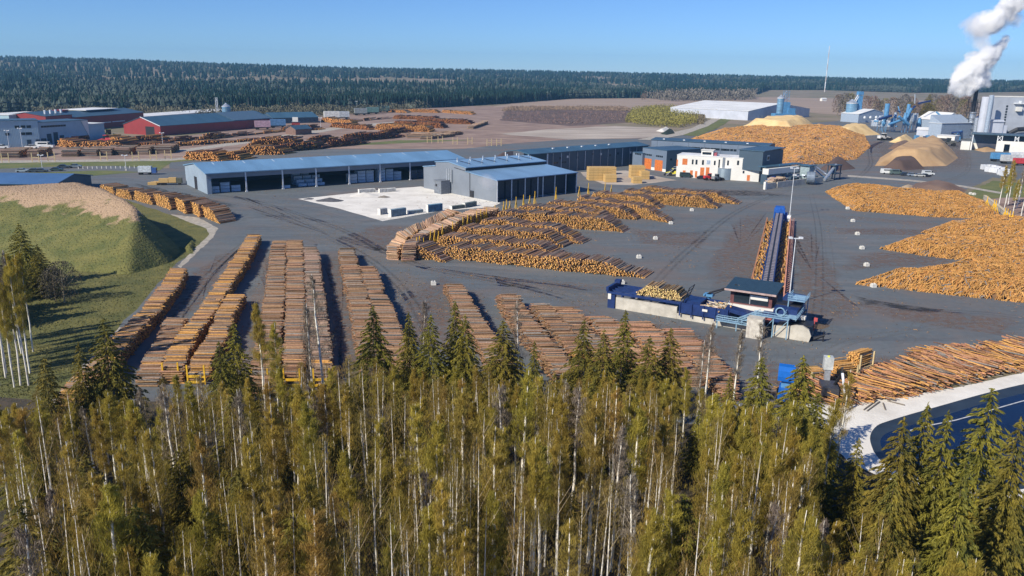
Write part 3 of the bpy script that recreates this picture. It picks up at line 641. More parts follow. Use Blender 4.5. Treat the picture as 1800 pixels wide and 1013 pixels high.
def pile_logs(Ls, Rs, hf, d, seed, rag=.22, mod=5.0, modamp=.45, ang=.012):
    """hf(s, total) -> height; returns log ends. Stacked in hexagonal layers"""
    rg = np.random.RandomState(seed); L, R, s, tot = lerp_path(Ls, Rs, d); P0 = []; P1 = []; rr = []
    h = np.array([hf(a, tot) for a in s]); h = h*(1+.20*(vnoise(s, s*0, mod*.8, seed)-.5)+.12*(vnoise(s, s*0, 1.3, seed+3)-.5))
    layer = d*.86; nmax = int(h.max()/layer)+1
    ax = R-L; ln = np.linalg.norm(ax, axis=1, keepdims=True); ax = ax/ln
    nrm = np.stack([-ax[:, 1], ax[:, 0]], 1)
    mo = (vnoise(s, s*0+3, mod, seed+5)-.5)*2*modamp
    for k in range(nmax):
        ok = (k*layer+d*.4 < h); m = ok.sum()
        if not m: continue
        sh = (d/2 if k % 2 else 0)
        o = rg.normal(0, rag, (m, 1))+mo[ok][:, None]; o2 = o+rg.normal(0, rag*.9, (m, 1))
        a = L[ok]+ax[ok]*o; b = R[ok]+ax[ok]*o2
        j = rg.normal(0, d*.12, (m, 1))+sh; t = rg.normal(0, ang, (m, 1))*ln[ok]
        z = k*layer+d/2+rg.normal(0, d*.10, m)
        tp = (k+1)*layer+d*.4 >= h[ok]
        z = z+np.where(tp, np.abs(rg.normal(0, d*.25, m)), 0)
        P0.append(np.concatenate([a+nrm[ok]*(j-t), z[:, None]], 1)); P1.append(np.concatenate([b+nrm[ok]*(j+t), (z+rg.normal(0, d*.12, m)+np.where(tp, rg.normal(0, d*.2, m), 0))[:, None]], 1))
        rr.append(rg.uniform(.36, .56, m)*d)
    return np.concatenate(P0), np.concatenate(P1), np.concatenate(rr)
LOOSE = []      # the logs that show largest, kept as things
def pile(label, Lp, Rp, hf, d=.30, seed=0, z=0.0, group='log stacks of the yard', near=0, pull=None, **kw):
    lk = {k: kw.pop(k) for k in ('endc', 'barkc', 'endmix', 'ev', 'bv', 'sides') if k in kw}
    Ls = [(G(*p, z) if len(p) == 2 else Vector(p)).xy[:] for p in Lp]; Rs = [(G(*p, z) if len(p) == 2 else Vector(p)).xy[:] for p in Rp]
    P0, P1, r = pile_logs(Ls, Rs, hf, d, seed, **kw)
    if near:
        m = (P0+P1)/2; px = np.array([PJ(q) for q in m[:, :3]]); top = m[:, 2] > np.array([hf(0, 1)])[0]*.80
        sel = np.where(top & (np.array([px[i][1] for i in range(len(m))]) < (pull or 640)))[0]
        order = sel[np.argsort([-px[i][1] for i in sel])][:near]
        for i in order: LOOSE.append((P0[i], P1[i], r[i], label))
        keep = np.ones(len(m), bool); keep[order] = False; P0, P1, r = P0[keep], P1[keep], r[keep]
    me = logs_mesh('log_pile', P0, P1, r, seed=seed, **lk)
    o = obj('log_pile', me, None); return tag(o, label, 'log pile', group, 'stuff')
def flat(h): return lambda s, t: h*(1 if 1.2 < s < t-1.2 else .75)
def mound_h(h, a=8, b=8): return lambda s, t: max(.35, h*min(1, (s+.6)/a if a else 1, (t-s+.6)/b if b else 1))

H1 = 3.0
fs = 'long stacks of sawlogs nearest the wood'
def stack(label, rows, h=H1, near=0, seed=0, **kw):      # rows: (y, xleft, xright) of the top surface, far to near
    Lp = [tuple(G(a, y, h)) for y, a, b in rows]; Rp = [tuple(G(b, y, h)) for y, a, b in rows]
    pile(label, Lp, Rp, flat(h), d=.29, seed=seed, group=fs, near=near, **kw)
stack('leftmost long log stack running beside the grass down to the spruces', [(470,303,330),(500,284,313),(540,254,285),(575,215,248),(610,178,218),(650,143,185),(695,98,148)], near=46, seed=1, endmix=.25)
stack('long orange brown log stack ending at the first yellow stakes on the left', [(411,436,457),(450,414,438),(485,390,416),(520,366,394),(550,345,375),(578,322,352),(610,300,334),(650,280,317)], near=46, seed=2, endmix=.35)
stack('shorter log stack abutting the right side of the orange brown one', [(514,400,429),(545,384,413),(575,372,402),(610,352,386),(648,330,364)], near=46, seed=3, endmix=.3)
stack('low grey log stack left of the orange brown one', [(557,293,327),(590,276,311),(625,258,293),(664,240,281)], h=2.0, near=20, seed=4)
stack('log stack between the orange brown stack and the long middle trio', [(421,479,502),(470,473,500),(520,465,498),(580,455,494),(640,443,490),(668,436,488)], near=20, seed=5)
stack('middle stack of the long trio, ending at a yellow staked bunk', [(421,505,530),(470,504,532),(520,503,534),(580,501,535),(650,497,533)], near=46, seed=6)
stack('right stack of the long trio with dark shadows on its right', [(434,534,557),(480,537,563),(530,540,570),(580,544,576),(650,549,583)], near=40, seed=7, barkc=np.array([.30,.20,.145]))
stack('left one of the paired log stacks in the middle', [(436,596,621),(480,604,633),(520,612,646),(570,622,657),(620,632,670),(680,645,688)], near=30, seed=8)
stack('right one of the paired log stacks in the middle, stepped forward', [(467,633,658),(510,645,674),(550,658,692),(600,674,712),(650,692,732),(690,704,748)], near=30, seed=9)
stack('single thin log stack right of the paired ones', [(498,781,809),(530,797,830),(570,822,857),(610,846,884),(650,868,908)], near=20, seed=10)
stack('broad log stack at the left of the right cluster, pale ends facing left', [(517,874,904),(560,903,938),(610,944,980),(660,982,1021)], near=20, seed=11, rag=.42)
stack('second log stack of the right cluster', [(532,933,960),(570,963,996),(620,1004,1040)], near=8, seed=12, rag=.42)
stack('third log stack of the right cluster starting near the spruces', [(537,972,1006),(575,1002,1038),(625,1044,1081)], near=8, seed=13, rag=.42)
stack('fourth log stack of the right cluster with a stepped far end', [(554,1032,1069),(600,1073,1113),(650,1117,1161)], seed=14, barkc=np.array([.36,.205,.12]), rag=.42)
stack('fifth log stack of the right cluster behind the dark full spruce', [(563,1092,1137),(610,1141,1187),(660,1189,1237)], h=2.6, seed=15, barkc=np.array([.36,.205,.12]), rag=.42)
stack('rightmost stack of the cluster, long logs sloping out to the asphalt', [(575,1160,1205),(620,1209,1255),(660,1249,1289),(688,1269,1296)], h=2.4, near=16, seed=16, barkc=np.array([.34,.19,.115]), rag=.42)
LL = ['loose light log lying on top of the {}', 'end grain log high on the {}']
for k, (a, b, r, lb) in enumerate(LOOSE):
    c = (a+b)/2; me = logs_mesh('log', (a-c)[None], (b-c)[None], np.array([r]), seed=k, sides=7, endmix=.3)
    o = obj('log', me, None); o.location = c
    nm = lb.split(' ending')[0].split(' with')[0].split(',')[0].split(' running')[0].split(' abutting')[0].split(' starting')[0].split(' sloping')[0]
    tag(o, ' '.join(('sawlog on top of the '+nm).split()[:16]), 'log', 'logs on top of the '+nm)

# twin curved stacks before the kilns
pile('left one of the twin curving log stacks by the gravel pad', [(681,437),(698,411),(735,393),(765,379),(792,367)], [(700,438),(714,421),(738,404),(768,391),(812,371)], flat(3.9), d=.36, seed=20, z=3.8, group='curving log stacks by the gravel pad', barkc=np.array([.46,.29,.18]))
pile('right one of the twin curving log stacks with black shaded side', [(706,438),(720,423),(739,407),(757,397),(781,388),(802,382),(826,371),(857,366)], [(729,437),(741,419),(755,409),(776,402),(799,396),(817,385),(851,374),(880,368)], flat(4.6), d=.36, seed=21, z=4.3, group='curving log stacks by the gravel pad', barkc=np.array([.42,.27,.18]))
# row running behind the mound
for k, (p0, p1, h) in enumerate([((176,338),(202,345),4),((204,346),(232,352),4),((236,352),(268,361),4.5),((270,358),(300,370),5),((303,364),(328,377),5),((330,368),(352,383),4.8),((352,378),(386,394),4.2)]):
    a = G(*p0); b = G(*p1); ax = Vector((4.6, 6.6, 0))
    pile(['weathered log pile highest up behind the mound','second log pile behind the mound crest','third log pile behind the mound','log pile behind the mound with orange ends','taller orange ended log pile behind the mound','log pile near the path bend behind the mound','last log pile by the bend of the gravel strip, tapering to the ground'][k],
         [tuple(a), tuple(b)], [tuple(a+ax), tuple(b+ax)], mound_h(h, 2.5, 3 if k < 6 else 9), d=.42, seed=30+k, group='log piles behind the mound', modamp=.3)
# fan of piles in the centre yard
AX = Vector((3.9, 7.6, 0))
def fan(label, pts, h, seed, taper=12, ax=AX, left=3, **kw):
    g = [G(*p) for p in pts]; n = len(g)
    pile(label, [tuple(q) for q in g], [tuple(q+ax) for q in g], mound_h(h, left, taper), d=.35, seed=seed, group='fan shaped rows of log piles in the centre', modamp=1.0, mod=4, rag=.6, barkc=np.array([.36,.235,.165]), endmix=.10, **kw)
fan('short pile with bright yellow log ends at the left tip of the fan', [(722,453),(785,461)], 5.0, 40, 13)
fan('front row of the fan, its long orange face toward the spruces', [(775,454),(900,466),(1040,482),(1135,489)], 4.0, 41, 14)
fan('second row of the fan climbing behind the front row', [(765,436),(860,447),(960,457),(1000,460)], 4.6, 42, 12)
fan('third row of the fan', [(800,420),(900,430),(990,436)], 4.8, 43, 8)
fan('fourth row of the fan with a sloping right tip', [(840,404),(940,418),(1024,429)], 4.6, 44, 12)
fan('fifth row of the fan', [(870,394),(960,398),(1040,404),(1095,409)], 5.2, 45, 10)
fan('sixth row of the fan behind the fifth', [(905,382),(1000,389),(1080,397)], 5.0, 46, 8)
fan('low seventh row at the top of the fan', [(955,372),(1040,380),(1120,387)], 4.6, 47, 8)
fan('eighth row of the fan beside the empty asphalt', [(1010,365),(1100,378),(1175,392)], 4.8, 48, 12)
fan('ninth row of the fan', [(1035,354),(1110,362),(1160,368)], 4.4, 49, 8)
fan('far row of the fan nearest the timber stacks', [(1090,351),(1180,362),(1262,367)], 4.8, 50, 8)
fan('farthest row of the fan, ending by the white line', [(1120,343),(1200,350),(1298,360)], 4.2, 51, 12)
# yellow stakes
m_yel = mat('yellow painted steel', (.80, .47, .02), .5)
m_grey = mat('galvanised steel', (.45, .47, .50), .45, metal=.4)
st = root('pile_stake', (0,0,0), 0, '', 'stake')
obj('post', MB().tube((0,0,0), (0,0,6.2), .20, .14, n=6), m_yel, st); obj('brace', MB().tube((1.3,0,0), (0,0,4.6), .14, n=6).tube((-1.3,0,0), (0,0,4.6), .14, n=6), m_yel, st)
sp_px = [(723,455),(733,449),(738,446),(745,443),(757,436),(764,434),(771,430),(778,424),(796,418),(803,413),(814,409),(822,405),(828,402),(838,398),(845,395),(851,393),(855,392),(870,386),(875,384),(885,379),(890,376),(896,373),(907,370),(920,366),(931,362),(940,359),(977,351),(1018,345),(1034,343),(1063,343),(1074,342)]
for i, p in enumerate(sp_px):
    g = G(*p); o = st if i == 0 else copy_tree(st)
    o.location = g; o.rotation_euler = (0, 0, .9+.1*(i % 3)); o.scale = (1, 1, 1 if i % 3 else .8)
    tag(o, 'yellow steel stake with two braces standing behind the ends of the fan rows', 'stake', 'yellow stakes along the log fan')
tag(st, 'yellow steel stake at the white block on the left tip of the fan')
for i, p in enumerate([(1733,368),(1745,374),(1748,376),(1764,390),(1768,392),(1772,396),(1777,397)]):
    g = G(*p); o = copy_tree(st); o.location = g; o.rotation_euler = (0, 0, -.6); o.scale = (1.2, 1.2, 1)
    tag(o, 'yellow steel stake by the concrete wall at the right end of the orange log heaps', 'stake', 'yellow stakes by the yard wall')
# jumbled heaps of orange logs
def heap(label, px, h, seed, slope=.6, d=.30, ln=2.3, axis=(-.75, -.65), dens=1.0, endmix=.55, barkc=np.array([.50, .245, .07]), world=None, group='heaps of orange logs', amp=.25, zrel=None):
    P = np.array([[*G(*p).xy] for p in px]); rg = np.random.RandomState(seed)
    x0, y0 = P.min(0); x1, y1 = P.max(0); st_ = 1.6
    X, Y = np.meshgrid(np.arange(x0, x1, st_), np.arange(y0, y1, st_))
    def Hf(X, Y):
        H = np.full(X.shape, 1e9); ins = np.zeros(X.shape, bool); k = len(P)
        for i in range(k):
            a = P[i]; b = P[(i+1) % k]; ab = b-a; t = np.clip(((X-a[0])*ab[0]+(Y-a[1])*ab[1])/(ab**2).sum(), 0, 1)
            H = np.minimum(H, np.hypot(X-a[0]-t*ab[0], Y-a[1]-t*ab[1])*slope)
            c = ((a[1] > Y) != (b[1] > Y)); xx = a[0]+(Y-a[1])*ab[0]/(ab[1] if abs(ab[1]) > 1e-9 else 1e-9); ins ^= c & (X < xx)
        hh = h*(1+amp*2*(vnoise(X, Y, 14, seed)-.5)+amp*(vnoise(X, Y, 5, seed+1)-.5))
        return np.where(ins, np.minimum(H, hh), -1)
    # scatter
    area = (x1-x0)*(y1-y0); n = int(area/(d*ln)*2.2*dens); x = rg.uniform(x0, x1, n); y = rg.uniform(y0, y1, n); z = Hf(x, y)
    k = z > .05; x, y, z = x[k], y[k], z[k]; n = len(x)
    a = np.array(axis, float); a /= np.linalg.norm(a); th = rg.normal(0, .5, n); dx = a[0]*np.cos(th)-a[1]*np.sin(th); dy = a[0]*np.sin(th)+a[1]*np.cos(th)
    e = 1.0; gx = (Hf(x+e, y)-Hf(x-e, y)); gy = (Hf(x, y+e)-Hf(x, y-e)); sl = np.clip((gx*dx+gy*dy)/(2*e), -.5, .5)+rg.normal(0, .05, n)
    L_ = ln*rg.uniform(.6, 1.1, n)/2; up = rg.uniform(-.25, .22, n)*1.2
    P0 = np.stack([x-dx*L_, y-dy*L_, z-sl*L_+up], 1); P1 = np.stack([x+dx*L_, y+dy*L_, z+sl*L_+up], 1)
    r = rg.uniform(.36, .56, n)*d
    me = logs_mesh('log_heap', P0, P1, r, seed=seed, barkc=barkc, endmix=endmix, ev=.3, bv=.35)
    o = tag(obj('log_heap', me, None), label, 'log heap', group, 'stuff')
    # core below the surface logs
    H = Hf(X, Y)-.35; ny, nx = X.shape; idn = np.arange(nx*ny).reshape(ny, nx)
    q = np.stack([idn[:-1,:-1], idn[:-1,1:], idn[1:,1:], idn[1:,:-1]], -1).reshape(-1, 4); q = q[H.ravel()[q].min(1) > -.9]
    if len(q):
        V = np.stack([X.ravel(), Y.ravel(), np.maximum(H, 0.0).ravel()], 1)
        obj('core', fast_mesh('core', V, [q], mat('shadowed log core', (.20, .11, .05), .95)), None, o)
heap('long orange log heap at the far right side of the yard', [(1450,338),(1490,330),(1580,338),(1700,348),(1740,362),(1765,386),(1640,382),(1500,371),(1480,358)], 3.2, 60)
heap('orange log heap tapering left, second from the far one', [(1618,410),(1650,399),(1700,394),(1775,386),(1900,420),(1900,440),(1760,424),(1690,418)], 3.4, 61)
heap('peaked orange log heap with a pale left tip in the right yard', [(1545,438),(1590,424),(1640,418),(1700,420),(1850,428),(1950,460),(1800,462),(1690,458),(1620,450)], 3.6, 62)
heap('largest orange log heap spreading to the right edge of the photo', [(1500,500),(1550,485),(1630,480),(1700,456),(1850,440),(2000,450),(2080,560),(1800,533),(1650,517)], 4.2, 63)
heap('huge rust and orange log field behind the grey halls', [(1210,247),(1240,236),(1310,229),(1400,229),(1470,231),(1518,236),(1530,258),(1505,280),(1450,288),(1390,294),(1360,280),(1280,256)], 7.0, 64, d=.62, ln=4, dens=1.0, slope=.35, endmix=.55, barkc=np.array([.46,.23,.10]))
# low heap of long logs by the pond
def sheaf(label, px, length, n, seed, z1=2.2, w=.17):
    rg = np.random.RandomState(seed); a = [np.array(G(*p)) for p in px]; P0 = []; P1 = []
    seg = np.linspace(0, len(a)-1.001, n)+rg.uniform(-.15, .15, n); seg = np.clip(seg, 0, len(a)-1.001)
    for s in seg:
        i = int(s); p = a[i]*(1-s+i)+a[i+1]*(s-i); th = rg.normal(0, .14)+math.atan2(length[1], length[0]); L = math.hypot(*length)*rg.uniform(.75, 1.15)
        o = rg.normal(0, .9, 2); z = rg.uniform(.15, z1)
        q = p[:2]+o; P0.append([q[0], q[1], z*rg.uniform(.2, 1)]); P1.append([q[0]+L*math.cos(th), q[1]+L*math.sin(th), z*rg.uniform(.7, 1.2)])
    P0 = np.array(P0); P1 = np.array(P1); r = rg.uniform(.075, .155, n)
    tag(obj('log_heap', logs_mesh('log_heap', P0, P1, r, seed=seed, endmix=.3, barkc=np.array([.36,.18,.10])), None), label, 'log heap', 'heap of long logs by the pond', 'stuff')
sheaf('long reddish logs laid slanting beside the white pond bank', [(1465,712),(1530,702),(1600,692),(1680,672),(1720,664)], (-6.5, 6.5), 1900, 70, 2.6)
sheaf('long thin logs slanting toward the asphalt at the right end of the pond bank', [(1690,668),(1760,654),(1840,640),(1940,622)], (-7.5, 7.5), 1700, 71, 2.4)
sheaf('pale thin logs heaped at the back beside the asphalt edge', [(1660,635),(1700,632),(1740,626)], (-6, 2.8), 500, 72, 1.8)
# ------------------------------------------------------------------ older log yard on the left
rows = [((322,280),(388,285),5.5,'orange ended pile by the white hall corner',.6),((392,281),(425,282),5,'small orange ended pile by the hall roof',.55),((415,273),(500,272),6,'red and orange pile above the hall roof',.5),((470,270),(570,262),6,'long dark red pile above the hall roof',.3),((430,262),(530,257),6,'dark brown pile behind the long dark red one',.35),
  ((560,262),(640,254),6,'dark pile with grey ends right of the long dark red one',.12),((520,256),(600,248),5.5,'brown pile along the pale track',.3),((590,252),(700,243),6.5,'dark pile with grey ends before the track bend',.1),((600,243),(660,236),5,'rust pile above the track bend',.4),((655,238),(720,233),5,'rust pile right of the track bend',.2),
  ((660,228),(755,233),6,'ochre ended pile in the middle of the older yard',.55),((690,222),(780,226),5.5,'dark pile behind the ochre ended one',.15),((730,216),(828,219),5,'rust pile at the right of the older yard',.2),((610,216),(690,208),5,'dark pile nearest the trailers',.2),((690,209),(770,212),4,'brown pile right of the trailers',.2),((565,214),(620,222),5,'ochre pile by the small shed',.5),((580,224),(650,229),4,'pale brown pile by the small shed',.3),
  ((710,197),(770,199),4,'yellow pile on the far slope',.6),((775,198),(830,202),3.5,'small yellow pile at the far slope end',.6),((680,197),(715,199),3.5,'brown pile on the far slope',.4),
  ((215,254),(290,250),5.5,'dark brown pile beside the red hall',.25),((285,251),(345,246),5,'stepped dark pile under the long red hall',.15),((345,247),(400,243),5.5,'pile with orange ends under the long red hall',.5),((395,242),(450,237),5,'dark stepped pile under the middle of the red hall',.15),((440,238),(500,232),5.5,'ochre ended pile at the end of the red hall',.5),((490,232),(560,229),5,'mixed dark pile beyond the red hall',.2),
  ((290,259),(400,252),2.6,'low grey scrap pile along the pale track',.5),((400,252),(520,243),2.4,'low grey brown pile between track and red hall',.4),((100,257),(140,261),5,'pale brown pile behind the parking',.5),((140,261),(222,264),5,'brown ended pile before the yellow loader',.35),((180,249),(222,257),4.5,'orange pile beside the red loader',.6),((225,259),(290,262),3.5,'long low brown pile by the concrete apron',.2)]
for k, (a, b, h, lb, em) in enumerate(rows):
    A = G(*a); B = G(*b); ax = Vector((4.5, 15, 0))
    pile(lb, [tuple(A), tuple(B)], [tuple(A+ax), tuple(B+ax)], mound_h(h, 4, 6), d=.85, seed=80+k, group='log piles of the older yard', modamp=2.2, mod=9, rag=.9, endmix=em,
         endc=END_C*(np.array([.85,.75,.8]) if em > .3 else np.array([.55,.42,.5])), barkc=np.array([.15,.075,.055]) if not 17 <= k <= 19 else np.array([.4,.26,.12]))
# pulpwood stacks seen from the side along the service road
for k, (x0, x1, yb) in enumerate([(0,33,278),(48,66,277),(108,135,276),(143,170,275),(176,195,274),(202,228,273),(240,262,272),(270,300,270)]):
    A = G(x0, yb); B = G(x1, yb); dirn = (B-A).normalized(); nrm = Vector((-dirn.y, dirn.x, 0)); 
    pile(['weathered pulpwood stack at the left edge by the service road','second pulpwood stack from the left edge','third pulpwood stack beside the road','fourth pulpwood stack beside the road','narrow pulpwood stack beside the road','pale square pulpwood stack beside the road','grey pulpwood stack near the wooden trestles','last pulpwood stack before the hall'][k],
         [tuple(A), tuple(A+nrm*24)], [tuple(B), tuple(B+nrm*24)], flat(4.6), d=.6, seed=110+k, group='pulpwood stacks by the service road', modamp=.3, barkc=np.array([.24,.17,.13]))
for k, (x0, x1, yb, x2, y2) in enumerate([(695,714,241,800,238),(715,740,243,815,237),(738,758,245,800,240),(822,832,227,858,218)]):
    A = G(x0, yb); B = G(x1, yb); C = G(x2, y2); v = C-B
    pile(['low stack with black shaded face in the brown lot','longer low stack beside it in the brown lot','nearest low stack in the brown lot before the trestles','lone low stack at the edge of the brown lot'][k],
         [tuple(A), tuple(A+v)], [tuple(B), tuple(B+v)], flat(3.2), d=.6, seed=120+k, group='low stacks in the brown lot', modamp=.3, barkc=np.array([.40,.27,.18]))

# ------------------------------------------------------------------ building kit
def clad(name, col, rough=.55, s=.5, var=.10): return mat(name, col, rough, var=var, scale=.12, coord='Object', wave=('X', s, .25))
def roofm(name, col, rough=.4, metal=.0): return mat(name, col, rough, var=.16, scale=.10, coord='Object', metal=metal, stretch=(1, .25, 1), spec=.6, wave=('X', .45, .35))
m_glass = mat('dark window glass', (.02, .03, .04), .12, var=.1)
m_dark = mat('shaded interior', (.02, .025, .035), .8)  # near black that carries the shade of the open kiln front
m_wht = mat('white painted wall', (.74, .72, .66), .7, var=.08, scale=.15)
m_conc = mat('cast concrete', (.60, .56, .48), .85, col2=(.42, .39, .33), scale=.35, bump=.02, bscale=2)
m_wpost = mat('white steel', (.72, .74, .76), .5)
m_black = mat('black steel', (.02, .02, .025), .5)
m_orange = mat('orange door paint', (.62, .17, .035), .55, wave=('Z', 1.2, .2))
m_lblue = mat('pale blue cladding', (.34, .41, .50), .5, wave=('X', .8, .2))
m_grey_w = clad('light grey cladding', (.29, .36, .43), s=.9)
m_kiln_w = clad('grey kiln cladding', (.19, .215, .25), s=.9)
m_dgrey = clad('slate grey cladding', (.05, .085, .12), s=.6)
m_mill = clad('blue grey cladding', (.15, .195, .26), s=.6)
m_red = clad('falu red cladding', (.27, .03, .03), s=.9)
m_roof_b = roofm('pale blue metal roof', (.17, .32, .48), .35)
m_roof_k = roofm('grey blue metal roof', (.20, .34, .50), .38)
m_roof_d = roofm('slate roof', (.05, .10, .145), .45)
m_roof_m = roofm('mid blue roof', (.05, .115, .17), .45)
m_roof_w = roofm('white roof membrane', (.78, .78, .76), .6)
m_blue = mat('blue machine paint', (.012, .035, .14), .45, var=.3, scale=.6)
m_sky = mat('bright blue steelwork', (.10, .28, .50), .5, var=.25, scale=.4)
m_stain = mat('stainless pipe', (.62, .66, .70), .3, metal=.6)
m_tyre = mat('tyre rubber', (.015, .015, .016), .9)
def bld(name, label, A, rz, L, D, eave, rise=0, ridge='x', wall=None, roof=None, rp=None, over=.5, group=None, cat='building', monoback=None):
    """box building: front along x, depth along y. monoback: height at the back eave instead of a ridge"""
    r = root(name, A, rz, label, cat, group)
    if monoback is not None: prof = [(0,0),(D,0),(D,monoback),(0,eave)]; top = [(-over,eave-(monoback-eave)*over/D),(D+over,monoback+(monoback-eave)*over/D)]
    else:
        W = D if ridge == 'x' else L
        prof = [(0,0),(W,0),(W,eave)]+([(W/2,eave+rise)] if rise else [])+[(0,eave)]
        k = rise/(W/2) if rise else 0; top = [(-over,eave-k*over)]+([(W/2,eave+rise)] if rise else [])+[(W+over,eave-k*over)]
    ax = 'x' if (ridge == 'x' or monoback is not None) else 'y'
    obj('wall', MB().prism(prof, ax, 0, L if ax == 'x' else D), wall, r)
    up = [(a, b+.03) for a, b in top]+[(a, b+.38) for a, b in reversed(top)]
    o = obj('roof', MB().prism(up, ax, -over, (L if ax == 'x' else D)+over), roof, r)
    return r
def panel(r, name, x0, x1, z0, z1, m, side='front', D=0, t=.06, label=None, off=0):
    if side == 'front': mb = MB().box(x0, -t-off, z0, x1, .0-off+.01*0, z1)
    elif side == 'left': mb = MB().box(-t-off, x0, z0, 0, x1, z1)
    elif side == 'right': mb = MB().box(D, x0, z0, D+t+off, x1, z1)
    return obj(name, mb, m, r, label)
def windows(r, xs, z0, z1, w, side='front', D=0, m=None):
    for x in xs:
        f = panel(r, 'window', x, x+w, z0, z1, m or m_glass, side, D, .07)
# depth such that a building's back-left corner falls on a given pixel column
def depth_for(A, rz, px, z=0):
    n = Vector((-math.sin(rz), math.cos(rz), 0)); lo, hi = 1, 120
    s0 = PJ(A+n)[0] > PJ(A+n*60)[0]
    for _ in range(30):
        m = (lo+hi)/2
        if (PJ(A+n*m)[0] > px) == s0: lo = m
        else: hi = m
    return lo

# ------------------------------------------------------------------ long open timber hall
A, rz, _ = frame((365, 342), (813, 310)); L = (G(813, 310)-A).xy.length+1; D = 42; Hh = 10.0
r = root('timber_hall', A, rz, 'long open fronted timber storage hall with pale blue roof and white posts', 'storage hall')
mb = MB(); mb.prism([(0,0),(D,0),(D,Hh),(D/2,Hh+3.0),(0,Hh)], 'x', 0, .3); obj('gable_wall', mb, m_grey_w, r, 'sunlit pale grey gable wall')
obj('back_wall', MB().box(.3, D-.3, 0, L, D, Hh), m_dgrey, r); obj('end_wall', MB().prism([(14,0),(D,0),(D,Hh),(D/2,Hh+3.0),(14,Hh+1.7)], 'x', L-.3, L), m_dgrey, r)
mb = MB(); up = [(-1.0,Hh-.1),(D/2,Hh+3.05),(D+1,Hh-.1),(D+1,Hh+.35),(D/2,Hh+3.5),(-1.0,Hh+.35)]; mb.prism(up, 'x', -.6, L+.8); rf = obj('roof', mb, m_roof_b, r)
for k in range(9):
    sk = MB(); x = 8+k*15.5; a = D/2*.30; 
    z = lambda y: Hh+.38+3.15*(y+1)/(D/2+1)
    sk.quad((x, D*.36, z(D*.36)), (x+.5, D*.36, z(D*.36)), (x+.5, D*.47, z(D*.47)), (x, D*.47, z(D*.47))); obj('roof_seam', sk, mat('pale roof strip', (.5, .6, .7)), rf)
obj('fascia', MB().box(.3, -.25, Hh-2.4, L, .05, Hh-.15), m_kiln_w, r, 'grey header band over the open bays')
obj('corner_panel', MB().box(.3, -.05, 0, 2.2, .1, Hh-2.4), m_grey_w, r)
bx = [((G(x, y)-A).xy.length) for x, y in [(433,337),(496,332),(555,328),(613,324),(667,320),(718,316),(767,313),(813,310)]]
for x in bx: obj('post', MB().box(min(x, L-.4)-.35, -.55, 0, min(x, L-.4)+.35, -.26, Hh-.2).box(min(x, L-.4)-.6, -.75, -.02, min(x, L-.4)+.6, -.05, .5), m_wpost, r)
panel(r, 'door', D*.44, D*.57, 0, 6.4, m_black, 'left', label='tall dark doorway in the gable')
for k in range(1, 8): obj('truss', MB().box(bx[k-1]-.15, .1, Hh-1.2, bx[k-1]+.15, D-.4, Hh-.4), m_grey, r)
HALL = (A, rz)
m_pk = [mat('pale blue timber wrap', (.42, .55, .68), .4, var=.2, scale=.5), mat('grey white timber wrap', (.55, .60, .64), .4, var=.2, scale=.5), mat('dark timber wrap', (.08, .10, .14), .5)]
def pack_mesh(l, w_, h, m):
    mb = MB().box(-l/2, -w_/2, .12, l/2, w_/2, h)
    for t in (-.33, .33): mb.box(t*l-.06, -w_/2-.02, .1, t*l+.06, w_/2+.02, h+.02)
    for t in (-.36, 0, .36): mb.box(t*l-.1, -w_/2+.05, 0, t*l+.1, w_/2-.05, .12)
    return mb.mesh('timber_pack', m)
pkm = [pack_mesh(4.4, 1.5, 1.55, m) for m in m_pk]
def packs(A, rz, spots, label, group, lab2=None):
    M = Matrix.Translation(A) @ Matrix.Rotation(rz, 4, 'Z')
    for k, (x, y, n, kind, turn) in enumerate(spots):
        for q in range(n):
            o = link(bpy.data.objects.new('timber_pack', pkm[kind])); p = M @ Vector((x, y, q*1.62)); o.location = p; o.rotation_euler = (0, 0, rz+turn+((k*7+q) % 3-1)*.02)
            tag(o, label, 'timber pack', group)
sp1 = [(4.5+i*5.2, 4+(i%2)*.5, 2 if i != 1 else 3, 0, 0) for i in range(3)]+[(6, 9, 3, 2, 0), (11.5, 9, 3, 2, 0)]
packs(A, rz, sp1, 'blue wrapped timber pack in the first bay beside the gable', 'timber packs in the first hall bay')
packs(A, rz, [(40, 2.2, 1, 0, 0)], 'single low blue timber pack alone in the third bay', None)
packs(A, rz, [(50+i*5.0, 5+j*3.2, 1+j, 0, 0) for i in range(3) for j in range(4) if i+j < 5], 'blue wrapped timber pack in the stepped stacks of the fourth bay', 'timber packs in the fourth hall bay')
packs(A, rz, [(bx[3]+4+i*5.0, 4+j*3.5, 4-(i == 0), 0 if i else 1, 0) for i in range(3) for j in range(2)], 'blue wrapped timber pack in the high stacks of the fifth bay', 'timber packs in the fifth hall bay')
packs(A, rz, [(bx[4]+2.6+i*5.0, 4+j*3.5, 5-i, 0, 0) for i in range(3) for j in range(2)], 'blue wrapped timber pack in the tall stacks of the sixth bay', 'timber packs in the sixth hall bay')
packs(A, rz, [(bx[5]+5+i*5, 5, 3, 2, 0) for i in range(3)], 'dark wrapped timber pack in the seventh bay', 'timber packs in the seventh hall bay')

